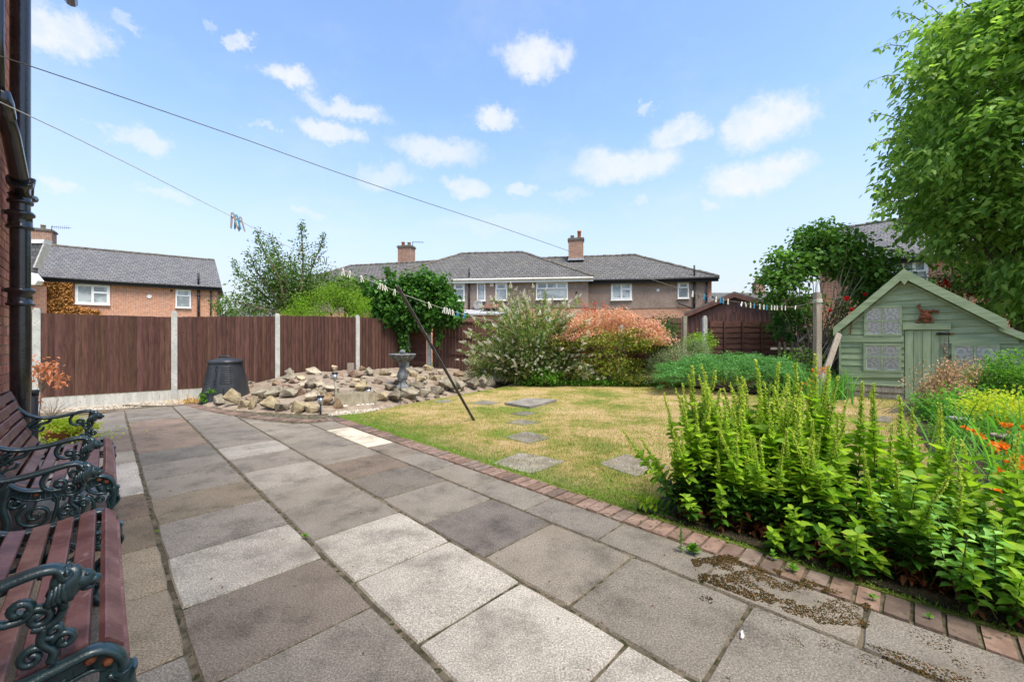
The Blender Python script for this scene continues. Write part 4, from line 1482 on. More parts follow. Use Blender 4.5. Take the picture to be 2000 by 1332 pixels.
# ------------------------------------------------------------------ green playhouse
HYY = 0.0
fp = Fac((7.41, 9.14), (7.41 + .7096 * 3.4, 9.14 - .7046 * 3.4))
hx = lambda px: fp.pt(px, 600)[0]
hz = lambda py, px=1765: fp.pt(px, py)[1]
W3 = lambda x, y, z: fp.A + fp.a * x - fp.n * y + Z * z
ph = thing('playhouse', 'faded green wooden playhouse with lace-curtained windows on the right', 'playhouse', W3(1.05, 0, 0))
XF = lambda p: W3(p.x, p.y, p.z)
XL, XA, XR = .02, hx(1765), 2.95
ZL, ZA = hz(646, 1640), hz(534)
sl = (ZA - ZL) / (XA - XL)
sr = (ZA - hz(631, 1955)) / (hx(1955) - XA)
def zroof(x): return ZL + sl * (x - XL) if x < XA else ZA - sr * (x - XA)
def xat(z):
    l = XL if z < ZL else XL + (z - ZL) / sl
    r = XR if z < zroof(XR) else XA + (ZA - z) / sr
    return l, r
# carcass behind the boards
mb = MB(); mb.prism([(XL + .02, HYY + .03, .02), (XR - .02, HYY + .03, .02), (XR - .02, HYY + .03, zroof(XR) - .04), (XA, HYY + .03, ZA - .05), (XL + .02, HYY + .03, ZL - .04)], (0, 1.9, 0))
mb.build('carcass', M_green, ph)
step = .138
z = .0
r = 0
rnd = random.Random(5)
while z < ZA - .03:
    z1 = min(z + step, ZA - .002)
    l0, r0 = xat(z); l1, r1 = xat(z1)
    spans = [(l0, r0, l1, r1)]
    dz0, dz1 = 0.02, hz(645, 1809) - .06
    if z < dz1:                     # leave the doorway free
        dl, dr_ = hx(1766), hx(1853)
        spans = [(l0, dl, l1, dl), (dr_, r0, dr_, r1)]
    for a0, b0, a1, b1 in spans:
        if b0 - a0 < .03: continue
        mb = MB()
        mb.add([(a0, HYY - .012, z), (b0, HYY - .012, z), (b1, HYY + .008, z1 + .004), (a1, HYY + .008, z1 + .004), (a0, HYY + .03, z), (b0, HYY + .03, z), (b1, HYY + .03, z1 + .004), (a1, HYY + .03, z1 + .004)],
               [(0, 1, 2, 3), (5, 4, 7, 6), (0, 4, 5, 1), (3, 2, 6, 7), (0, 3, 7, 4), (1, 5, 6, 2)])
        low = z < .16
        o = mb.build('board', M_greywood if (low and a0 < hx(1700)) else M_green, ph)
        g_ = rnd.uniform(.85, 1.14)
        o.color = (g_, g_, g_ * rnd.uniform(.95, 1.05), 1)
    z += step
    r += 1
def trim(name, pts, d0=.03, d1=.012, mat=None, y=None):
    """flat trim board given by photo corners on the front plane, proud by d0"""
    mb = MB(); mb.prism([(hx(x), HYY - d0, hz(yy, x)) for x, yy in pts], (0, d0 + d1, 0))
    return mb.build(name, mat or M_green, ph)
def R_(x0, y0, x1, y1): return [(x0, y1), (x1, y1), (x1, y0), (x0, y0)]
trim('band_board', R_(1640, 656, 1765, 668)); trim('band_board', R_(1640, 725, 1764, 737)); trim('lintel', R_(1763, 632, 1857, 644), .05)
trim('band_board', R_(1854, 659, 1990, 671), .028); trim('corner_board', R_(1639, 646, 1643, 772), .034)
# door
dr = MB(); dr.cb((hx(1809), HYY + .012, (hz(646, 1809) + .02) / 2), hx(1852) - hx(1767), .02, hz(646, 1809) - .02); door = dr.build('door', M_greenv, ph)
for k in range(5):
    x0 = 1767 + k * 17.2; rnd2 = random.Random(k); g_ = rnd2.uniform(.9, 1.12)
    mb = MB(); mb.ob((hx(x0) + .004, HYY - .012, .0 - .005 * k), (hx(x0 + 17.2) - hx(x0) - .009, 0, 0), (0, .014, 0), (0, 0, hz(645.5, 1809) + .005 * k))
    o = mb.build('door_board', M_greenv, door); o.color = (g_, g_, g_ * .98, 1)
mb = MB(); mb.cb((hx(1842), HYY - .025, hz(652, 1842)), .19, .022, .045); mb.smooth = True; mb.tube([(hx(1833), HYY - .045, hz(652, 1842)), (hx(1856), HYY - .045, hz(652, 1842))], .012, 8); mb.build('bolt', M_blackg, door)
mb = MB(); mb.cb((hx(1857), HYY - .03, hz(652, 1842)), .09, .01, .03); mb.build('bolt_keeper', M_rust, ph)
mb = MB(); mb.smooth = True
kx, kz = hx(1845), hz(673, 1845)
mb.tube([(kx + .035 * math.cos(a), HYY - .035, kz + .03 * math.sin(a)) for a in np.linspace(0, 6.28, 12)], .012, 6)
mb.tube([(kx + .035 * math.cos(a), HYY - .035, kz - .05 + .03 * math.sin(a)) for a in np.linspace(0, 6.28, 12)], .010, 6)
mb.tube([(kx, HYY - .035, kz - .05), (kx, HYY - .035, kz - .17)], .016, 6); mb.tube([(kx, HYY - .032, hz(654, 1845)), (kx, HYY - .032, kz + .03)], .003, 4)
mb.cb((kx + .01, HYY - .035, kz - .16), .05, .02, .04)
mb.build('hanging_key_ornament', M_oldpost, loc=W3(kx, 0, kz), label='small brass key ornament hanging on the playhouse door', cat='ornament')
mb = MB(); mb.cb((hx(1855), HYY - .02, hz(697, 1855)), .10, .015, .02); mb.build('door_catch', M_rust, ph)
# windows
def pwin(x0, y0, x1, y1, vx, hy, vfull=True):
    fr = MB()
    cxp = (x0 + x1) / 2
    W0, W1, Z0, Z1 = hx(x0), hx(x1), hz(y1, cxp), hz(y0, cxp)
    yb = HYY - .014
    b_ = .045
    fr.ob((W0 - b_, yb - .028, Z0 - b_), (W1 - W0 + 2 * b_, 0, 0), (0, .04, 0), (0, 0, b_)); fr.ob((W0 - b_, yb - .028, Z1), (W1 - W0 + 2 * b_, 0, 0), (0, .04, 0), (0, 0, b_))
    fr.ob((W0 - b_, yb - .026, Z0), (b_, 0, 0), (0, .038, 0), (0, 0, Z1 - Z0)); fr.ob((W1, yb - .026, Z0), (b_, 0, 0), (0, .038, 0), (0, 0, Z1 - Z0))
    o = fr.build('window', M_green, ph)
    mbb = MB()
    zm = hz(hy, cxp); xm = hx(vx)
    mbb.ob((W0, yb - .02, zm - .014), (W1 - W0, 0, 0), (0, .03, 0), (0, 0, .028))
    mbb.ob((xm - .014, yb - .024, zm + .014 if not vfull else Z0), (.028, 0, 0), (0, .03, 0), (0, 0, (Z1 - zm - .014) if not vfull else Z1 - Z0))
    mbb.build('glazing_bar', M_green, o)
    cells = [(W0, xm, zm, Z1), (xm, W1, zm, Z1)] + ([(W0, xm, Z0, zm), (xm, W1, Z0, zm)] if vfull else [(W0, W1, Z0, zm)])
    for a, c, d, e in cells:
        mb = MB(); mb.ob((a + .012, yb - .006, d + .012), (c - a - .024, 0, 0), (0, .004, 0), (0, 0, e - d - .024)); mb.build('pane', M_clear, o)
    mb = MB(); mb.ob((W0, yb + .0, Z0), (W1 - W0, 0, 0), (0, .004, 0), (0, 0, Z1 - Z0)); mb.build('lace_curtain', M_lace, o)
pwin(1693, 602, 1756, 652, 1724, 627)
pwin(1692, 675, 1755, 722, 1723, 698)
pwin(1865, 676, 1945, 728, 1904, 703, False)
# roof: boards as two slopes plus barge boards
for side in (0, 1):
    if side == 0: A_, B_ = (1629, 640), (1765, 527)
    else: A_, B_ = (1765, 527), (1964, 625)
    a = Vector((hx(A_[0]), HYY - .12, hz(A_[1], A_[0]))); c = Vector((hx(B_[0]), HYY - .12, hz(B_[1], B_[0])))
    mb = MB(); mb.ob(a - Z * .02, c - a, (0, 2.25, 0), (0, 0, .022)); mb.build('roof_slope', M_felt, ph)
    mb = MB(); mb.ob(a - Z * .19 + Vector((0, -.024, 0)), c - a, (0, .022, 0), (0, 0, .192)); o = mb.build('bargeboard', M_green, ph); o.color = (1.08, 1.08, 1.05, 1)
a = Vector((hx(1950), HYY - .08, hz(632, 1950))); c = Vector((XR + .2, HYY - .08, a.z - .62 * (XR + .2 - hx(1950))))
mb = MB(); mb.ob(a - Z * .03, c - a, (0, 2.1, 0), (0, 0, .03)); mb.build('lower_roof_slope', M_felt, ph)
mb = MB(); mb.ob(a - Z * .13 + Vector((0, -.022, 0)), c - a, (0, .02, 0), (0, 0, .12)); mb.build('bargeboard', M_green, ph)
trim('apex_block', [(1758, 548), (1767, 558), (1774, 548), (1766, 540)], .155, -.12)
# slope trim under the barge board
for p, q in (((1645, 648), (1762, 550)), ((1768, 549), (1995, 661))):
    a = Vector((hx(p[0]), HYY - .03, hz(p[1], p[0]))); c = Vector((hx(q[0]), HYY - .03, hz(q[1], q[0])))
    mb = MB(); mb.ob(a - Z * .05, c - a, (0, .018, 0), (0, 0, .05)); mb.build('eaves_trim', M_green, ph)
mb = MB(); mb.prism([(hx(1638), HYY - .03, -.02), (hx(1700), HYY - .03, -.02), (hx(1764), HYY - .03, -.045), (hx(1764), HYY - .03, .05), (hx(1638), HYY - .03, .10)], (0, .06, 0)); mb.build('rotten_base_board', M_greywood, ph, label='bare rotten base board')
mb = MB(); mb.tube([(hx(1663), HYY - .03, hz(630, 1662)), (hx(1661), HYY - .03, hz(653, 1662))], .011, 5); mb.build('hook', M_rust, ph)
mb = MB(); mb.cb((hx(1634.5), HYY + .05, .09), .10, .1, .2); mb.build('base_block', M_conc, loc=W3(-.05, 0, 0), label='pale concrete block at the left foot of the playhouse', cat='block')
# rusty creature ornament
mb = MB(); mb.smooth = True
o3 = lambda px, py, d=.05: (hx(px), HYY - d, hz(py, 1809))
mb.blob(o3(1809, 616), .075, 6, .5, 3, (1, .45, 1.3)); mb.blob(o3(1808, 627), .045, 6, .4, 5, (1, .5, 1.1))
for a_, b_, c_ in (((1806, 610), (1799, 606), (1796, 600)), ((1813, 612), (1822, 607), (1828, 609)), ((1806, 620), (1798, 619), (1795, 626)), ((1812, 620), (1819, 620), (1820, 627))):
    mb.tube([o3(*a_), o3(*b_), o3(*c_)], [.035, .024, .02], 6)
    vx_, vz_ = c_[0] - b_[0], c_[1] - b_[1]
    for k in (-1, 0, 1):
        e = (c_[0] + vx_ * .9 - vz_ * .5 * k, c_[1] + vz_ * .9 + vx_ * .5 * k)
        mb.tube([o3(*c_), o3(*e, .04)], [.014, .01], 5)
mb.build('rusty_frog_ornament', M_rust, loc=W3(hx(1809), 0, hz(615, 1809)), label='rust-red metal frog ornament fixed on the playhouse gable', cat='ornament')
XF = None
# old rails right of the playhouse
for i, (p0, p1, lab) in enumerate((((1915, 606), (2010, 592), 'upper dark rail behind the playhouse roof on the right'),)):
    mb = MB(); mb.tube([at(*p0, 11.4), at(*p1, 11.4)], .04, 4); mb.tube([at(1977, 600, 11.4), at(1977, 640, 11.4)], .05, 4); mb.tube([at(1955, 604, 11.4), at(1955, 640, 11.4)], .04, 4)
    mb.build('old_trellis', M_darkwood, loc=at(*p0, 11.4), label='dark old timber trellis behind the playhouse roof on the right', cat='trellis')

# ------------------------------------------------------------------ rockery
front = [gnd(392, 790), gnd(430, 798), gnd(480, 803), gnd(540, 806), gnd(620, 809), gnd(665, 804), gnd(735, 799), gnd(800, 785), gnd(870, 771), gnd(960, 757)]
back_ = [Vector((-2.2, 12.13, 0)), F0 + D * 1.93 * 3.74 + FN * .04, F0 + D * 1.93 * 1.9 + FN * .04, F0 + D * 1.93 * 1.2 + FN * .05]
rock_poly = front + [Vector((-.6, 11.9, 0))] + back_


def fdist(x, y):
    best = 9
    p = Vector((x, y))
    for a, c in zip(front, front[1:]):
        a2, c2 = a.xy, c.xy
        d = c2 - a2
        t = max(0, min(1, (p - a2).dot(d) / d.length_squared))
        best = min(best, (p - a2 - d * t).length)
    return best


def hmound(x, y):
    p = Vector((x, y, 0))
    d = fdist(x, y) if inside(p, rock_poly) else 0.0
    s = min(1, d / 2.3)
    left = max(0, min(1, (x + 7.2) / 1.8))
    if d <= 0: return -.05
    return (-.03 + .07 * min(1, d / .12) + .40 * (s * s * (3 - 2 * s)) * left + .04 * noise.noise(Vector((x * 1.5, y * 1.5, 0))))


xs = np.arange(-6.6, -.3, .14); ys = np.arange(6.0, 12.6, .14)
vs, idx, fs = [], {}, []
for i, x in enumerate(xs):
    for j, y in enumerate(ys):
        if inside(Vector((x, y, 0)), rock_poly) or fdist(x, y) < .16:
            idx[i, j] = len(vs); vs.append((x, y, hmound(x, y) + random.uniform(-.008, .008)))
for (i, j) in idx:
    if all(k in idx for k in ((i + 1, j), (i + 1, j + 1), (i, j + 1))):
        fs.append((idx[i, j], idx[i + 1, j], idx[i + 1, j + 1], idx[i, j + 1]))
rk = thing('rockery', 'raised rockery bed of sandstone rocks and dry soil beside the fence', 'rockery', gnd(620, 800))
mb = MB(); mb.smooth = True; mb.add(vs, fs); mb.build('soil_mound', M_drysoil, rk)
V, Fc = scatter_tris([gnd(650, 780), gnd(690, 795), gnd(800, 775), gnd(870, 760), gnd(900, 745), gnd(760, 745), gnd(670, 755)], 3800, .022, .01, hmound)
V2, Fc2 = scatter_tris(rock_poly, 2500, .016, .0, hmound)
V3, Fc3 = scatter_tris([gnd(640, 812), gnd(700, 808), gnd(740, 800), gnd(735, 790), gnd(650, 800)], 600, .02, .0, hmound)
NM().add(V, Fc).add(V2, Fc2).add(V3, Fc3).build('pebbles', M_gravel, rk, kind='stuff')


def rock_mesh(seed):
    import bmesh
    rnd = random.Random(seed)
    bm = bmesh.new()
    for _ in range(12):
        d = Vector((rnd.gauss(0, 1), rnd.gauss(0, 1), rnd.gauss(0, 1))).normalized()
        bm.verts.new(Vector((d.x * .5, d.y * .5, d.z * .5)) * rnd.uniform(.8, 1.12))
    r = bmesh.ops.convex_hull(bm, input=bm.verts)
    bmesh.ops.delete(bm, geom=[v for v in bm.verts if not v.link_faces], context='VERTS')
    bmesh.ops.bevel(bm, geom=bm.edges[:], offset=.016, segments=1, affect='EDGES', profile=.6)
    bmesh.ops.triangulate(bm, faces=bm.faces[:])
    bmesh.ops.subdivide_edges(bm, edges=bm.edges[:], cuts=1)
    for v in bm.verts:
        v.co *= 1 + .12 * noise.noise(v.co * 5 + Vector((seed, 0, 0))) + .07 * noise.noise(v.co * 13)
    bmesh.ops.recalc_face_normals(bm, faces=bm.faces[:])
    me = bpy.data.meshes.new('stone')
    bm.to_mesh(me); bm.free()
    me.materials.append(M_stone)
    return me


rocks = [rock_mesh(s) for s in range(9)]


def hit(px, py):
    """march the sight line down to the mound"""
    d = Vector(((px - 1000) / F, 1, (HY - py) / F))
    Y = 5.0
    while Y < 12.1:
        p = Vector((d.x * Y, Y, H + d.z * Y))
        if p.z <= hmound(p.x, p.y): return p
        Y += .03
    return Vector((d.x * 12.0, 12.0, .4))


S_ = """400 789 18 22 g|420 793 26 22 g|445 799 34 38 y|470 802 30 26 y|487 805 20 34 y|520 808 40 32 y|545 809 32 26 d|578 812 32 34 y|605 812 36 26 y|
432 775 20 22 y|455 772 22 16 b|500 782 30 24 g|527 778 44 24 g|560 780 36 26 g|578 776 32 22 p|605 786 34 22 l|632 795 26 30 b|655 802 22 26 b|
560 750 34 28 g|585 744 30 12 w|550 768 34 22 p|572 752 28 16 p|600 765 30 26 d|587 763 24 20 l|620 773 20 12 y|560 738 26 22 g|570 730 26 14 y|600 722 28 14 y|607 733 40 18 l|650 727 16 20 w|
615 760 26 18 l|640 765 34 14 l|655 740 40 14 p|690 738 34 22 p|702 737 26 16 d|720 736 26 22 g|745 734 26 18 y|757 735 28 16 g|705 725 22 14 b|690 747 26 10 w|
700 768 30 26 y|735 752 24 16 p|758 765 34 20 d|778 755 30 20 b|820 748 28 18 y|806 738 24 18 y|845 745 24 18 y|858 755 28 14 p|860 735 16 20 l|835 726 26 18 y|815 731 24 16 g|800 733 24 20 g|
745 787 26 24 y|768 787 34 26 d|795 782 36 30 g|823 777 30 22 g|850 771 32 20 g|872 768 36 34 g|897 765 26 26 g|922 764 26 28 d|940 761 26 30 g|955 757 24 26 g|812 762 34 16 d|865 746 26 14 y|895 738 28 16 b|905 748 28 18 y|928 738 26 14 l|945 735 26 12 w|948 748 22 18 l"""
tone = {'g': (.85, .85, .82), 'y': (1.12, 1.03, .82), 'd': (.55, .53, .5), 'b': (.85, .66, .5), 'p': (.85, .68, .66), 'l': (1.35, 1.32, 1.3), 'w': (1.6, 1.5, 1.3)}
for i, ln in enumerate(S_.replace('\n', '').split('|')):
    px, py, w_, h_, t_ = ln.split()
    p = hit(float(px), float(py) - 1)
    s = p.y / F
    rnd = random.Random(i * 3 + 1)
    fs_ = 1.15 if (i < 14 or 'NaN' in ln or float(py) > 755) else .95
    ww, hh = float(w_) * s * fs_, float(h_) * s * fs_
    inst('stone', rocks[rnd.randrange(9)], rk, p + Vector((0, .05 + hh * .2, hh * .36)), (rnd.uniform(-.2, .2), rnd.uniform(-.25, .25), rnd.uniform(0, .8) * rnd.choice((-1, 1))),
         (ww, ww * rnd.uniform(.6, .95), hh), tone[t_])
for i in range(190):
    rnd = random.Random(900 + i)
    px, py = rnd.uniform(430, 960), rnd.uniform(728, 790)
    p = hit(px, py)
    if not inside(Vector((p.x, p.y, 0)), rock_poly) or p.y > 11.9: continue
    s = rnd.uniform(.06, .13) * (1 + (i % 3 == 0) * .9)
    inst('stone', rocks[rnd.randrange(9)], rk, p + Z * s * .15, (rnd.uniform(-.4, .4), rnd.uniform(-.4, .4), rnd.uniform(0, 6)), (s, s * .8, s * rnd.uniform(.4, .7)), tone[rnd.choice('gydbplg')])
# trough, block
c = gnd(695, 797)
tr = thing('timber_trough', 'long weathered timber trough at the front of the rockery', 'trough', c)
ax = (gnd(733, 795) - gnd(658, 800)).normalized(); ay = Vector((-ax.y, ax.x, 0))
p0 = gnd(658, 800)
LL = (gnd(733, 795) - gnd(658, 800)).length
for nm, o_, a_, b_, h_ in (('front_board', p0 + Z * .05, ax * LL, ay * .03, .22), ('rear_board', p0 + ay * .25 + Z * .05, ax * LL, ay * .03, .22), ('end_board', p0 - ax * .032 + Z * .02, ax * .03, ay * .29, .28), ('end_board', p0 + ax * (LL + .002) + Z * .02, ax * .03, ay * .29, .27)):
    mb = MB(); mb.ob(o_, a_, b_, Z * h_); mb.build(nm, M_trough, tr)
mb = MB(); mb.ob(p0 + ay * .031 + Z * .06, ax * LL, ay * .217, Z * .15); mb.build('compost_fill', M_drysoil, tr)
for i in range(9):
    px = 662 + i * 4.5 if i < 5 else 700 + (i - 5) * 9
    c_ = gnd(px, 801 - i * .7)
    mb = MB(); mb.smooth = True
    mb.tube([c_ + ax * (.032 * math.cos(a)) + Z * (.034 + .032 * math.sin(a)) for a in np.linspace(0, 6.28, 12)], .010, 6)
    mb.build('edging_ring', M_ring, loc=c_, label=('small pale ring in the dark cluster below the left end of the trough' if i < 5 else 'small pale ring in the row of four below the right half of the trough'), cat='edging ring', group='pale rings below the trough ' + ('left' if i < 5 else 'right'))
c = hit(685, 727); mb = MB(); mb.cb(c + Z * .1, .16, .06, .28); mb.build('timber_block', M_greywood, loc=c, label='upright pale timber offcut against the fence behind the rocks', cat='timber block')

# solar lights
def solar(px, py, h, lab, tilt=0.0, glass_only=False):
    c = hit(px, py)
    t = thing('solar_light', lab, 'garden light', c, 'solar stake lights in the rockery')
    tv = Vector((tilt, 0, 1))
    if not glass_only:
        mb = MB(); mb.smooth = True; mb.tube([c - Z * .02, c + tv * (h - .13)], .014 if tilt == 0 else .02, 8); mb.build('stake', M_dpipe if tilt == 0 else M_greywood, t)
    b0 = c + tv * (h - .14)
    mb = MB(); mb.smooth = True; mb.lathe([(.02, -.02), (.036, 0), (.042, .01), (.048, .10), (.0, .10)], b0, 12); mb.build('lantern_glass', M_metal, t)
    mb = MB(); mb.smooth = True; mb.lathe([(.055, .10), (.055, .125), (.04, .135), (0, .137)], b0, 12); mb.lathe([(.02, .1), (.055, .10)], b0, 12); mb.build('cap', M_blackg, t)
solar(626, 813, .36, 'black solar stake light in front of the rockery stones')
solar(660, 793, .62, 'taller solar light on a leaning wooden stake by the trough', -.12)
solar(720, 772, .17, 'small solar lantern standing without stake behind the trough', 0, True)

# bird bath
c = hit(786, 760); c.z += .02
bt = thing('bird_bath', 'dark grey pedestal bird bath with a ball in the bowl', 'bird bath', c)
sc_ = c.y / F
hB = (760 - 707) * sc_
mb = MB(); mb.smooth = True
mb.lathe([(.16, 0), (.16, .05), (.12, .07), (.09, .10), (.07, .14), (.10, .20), (.125, .27), (.11, .34), (.075, .42), (.07, .48), (.085, .50), (.07, .52), (.1, hB - .03)], c, 18)
mb.build('pedestal', M_bath, bt)
mb = MB(); mb.smooth = True
mb.lathe([(0, -.03), (.10, -.03), (.14, .0), (.25, .08), (.285, .13), (.30, .135), (.30, .165), (.26, .165), (.24, .13), (.10, .09), (0, .085)], c + Z * hB, 24)
mb.build('bowl', M_bath, bt)
mb = MB(); mb.smooth = True
for k in range(14):
    a_ = k * 2 * math.pi / 14
    e_ = Vector((math.cos(a_), math.sin(a_), 0))
    mb.tube([c + Z * (hB - .01) + e_ * .125, c + Z * (hB + .07) + e_ * .245, c + Z * (hB + .12) + e_ * .285], [.012, .016, .012], 5)
mb.build('gadroon_rib', M_bath, bt, kind='stuff')
mb = MB(); mb.smooth = True; mb.blob(c + Z * (hB + .20), .065, 8); mb.tube([c + Z * (hB + .08), c + Z * (hB + .16)], .03, 8); mb.build('ball', M_bath, bt)
c = gnd(783, 789)
mb = MB(); mb.smooth = True
s = 8.0 / F
pts = [c, c + Z * 38 * s]
cx_, cz_ = c + Z * 40 * s + Vector((9 * s, 0, 0)), 0
for a_ in np.linspace(math.pi, -.9, 14): pts.append(cx_ + Vector((math.cos(a_) * 9 * s, 0, math.sin(a_) * 9 * s)))
mb.tube(pts, .006, 5); mb.build('wire_crook', M_blackg, loc=c, label='thin black wire crook standing in front of the bird bath', cat='plant hook')

# compost bin
c = Vector((-5.62, 7.72, 0)); c = gnd(424, 787, 0) + Vector((0, .25, 0))
cb = thing('compost_bin', 'charcoal plastic compost bin at the left end of the rockery', 'compost bin', c)
def sect(r, z, n=32, p=4.0):
    out = []
    for j in range(n):
        th = 2 * math.pi * j / n
        q = (abs(math.cos(th)) ** p + abs(math.sin(th)) ** p) ** (-1 / p)
        out.append(c + Vector((math.cos(th) * r * q, math.sin(th) * r * q, z)))
    return out
def loft(rows, mat, name, cap=True):
    mb = MB(); mb.smooth = True
    vs, fs = [], []
    n = len(rows[0])
    for r_ in rows: vs += r_
    for i in range(len(rows) - 1):
        for j in range(n):
            j2 = (j + 1) % n
            fs.append((i * n + j, i * n + j2, (i + 1) * n + j2, (i + 1) * n + j))
    mb.add(vs, fs)
    if cap: mb.smooth = False; mb.add(rows[-1], [list(range(n))])
    return mb.build(name, mat, cb)
hb = .80
rad = lambda z: .395 - .14 * (z / hb)
loft([sect(rad(z) + (.012 if z == 0 else 0), z, p=3.2) for z in (0, .02, .2, .4, .6, hb - .06, hb - .02, hb)], M_bin, 'body')
for k in range(8):
    z = .40 + k * .044
    for sx in (-1, 1):
        mb = MB(); mb.smooth = True
        r = rad(z)
        pts = []
        for a_ in np.linspace(-.10, .55, 7):
            th = -math.pi / 2 + sx * (.42 + a_ * .8)
            q = (abs(math.cos(th)) ** 3.2 + abs(math.sin(th)) ** 3.2) ** (-1 / 3.2)
            pts.append(c + Vector((math.cos(th) * r * q, math.sin(th) * r * q, z)))
        mb.tube(pts, .011, 6); mb.build('rib', M_bin, cb)
loft([sect(.285, hb - .01, p=3), sect(.29, hb + .02, p=3), sect(.26, hb + .045, p=2.6), sect(.12, hb + .085, p=2.2), sect(.02, hb + .09, p=2)], M_bin, 'lid')
mb = MB(); mb.smooth = True
mb.tube([c + Vector((-.11, -.05, hb + .06)), c + Vector((-.09, -.05, hb + .12)), c + Vector((.09, -.05, hb + .12)), c + Vector((.11, -.05, hb + .06))], .016, 8); mb.build('lid_handle', M_bin, cb)
fy = lambda z: c.y - rad(z) - .006
mb = MB(); mb.prism([(c.x - .19, fy(.03) - .01, .03), (c.x + .22, fy(.03) - .01, .03), (c.x + .19, fy(.30) - .01, .30), (c.x - .17, fy(.30) - .01, .30)], (0, .02, 0)); mb.build('door_surround', M_bin, cb)
mb = MB(); mb.prism([(c.x - .12, fy(.03) - .022, .04), (c.x + .17, fy(.03) - .022, .04), (c.x + .155, fy(.24) - .022, .24), (c.x - .105, fy(.24) - .022, .24)], (0, .012, 0)); mb.build('hatch', M_bin, cb)
tcv = bpy.data.curves.new('lettering', 'FONT'); tcv.body = 'COMPOST'; tcv.size = .085; tcv.extrude = .006; tcv.space_character = 1.25; tcv.align_x = 'CENTER'; tcv.align_y = 'CENTER'
to = bpy.data.objects.new('lettering_tmp', tcv); COL.objects.link(to)
dg = bpy.context.evaluated_depsgraph_get()
me = bpy.data.meshes.new_from_object(to.evaluated_get(dg)); bpy.data.objects.remove(to)
me.materials.clear(); me.materials.append(M_bin)
inst('lettering', me, cb, (c.x + .01, fy(.52) - .008, .52), (Matrix.Rotation(math.radians(-10), 3, 'X') @ Matrix.Rotation(math.radians(90), 3, 'Y') @ Matrix.Rotation(math.radians(90), 3, 'X')).to_euler(), (.95, .8, 1))
# ------------------------------------------------------------------ garden benches
BO = Vector((0, 0, 0))


def spiral(cx, cz, r0, r1, a0, turns, n=18, sgn=1):
    return [(cx + (r0 + (r1 - r0) * t) * math.cos(a0 + sgn * turns * 6.2832 * t), cz + (r0 + (r1 - r0) * t) * math.sin(a0 + sgn * turns * 6.2832 * t)) for t in np.linspace(0, 1, n)]


def smoothp(pts, n=5):
    """catmull-rom through 2d points"""
    out = []
    P = [pts[0]] + list(pts) + [pts[-1]]
    for i in range(1, len(P) - 2):
        for k in range(n):
            t = k / n
            q = []
            for d in (0, 1):
                a, b_, c_, e = P[i - 1][d], P[i][d], P[i + 1][d], P[i + 2][d]
                q.append(.5 * (2 * b_ + (c_ - a) * t + (2 * a - 5 * b_ + 4 * c_ - e) * t * t + (3 * b_ - a - 3 * c_ + e) * t ** 3))
            out.append(tuple(q))
    out.append(pts[-1])
    return out


PROF = smoothp([(-.475, .865), (-.45, .80), (-.425, .70), (-.395, .60), (-.36, .51), (-.31, .445), (-.24, .415), (-.14, .418), (-.05, .432), (0, .44), (.035, .425), (.058, .385), (.055, .33)], 6)


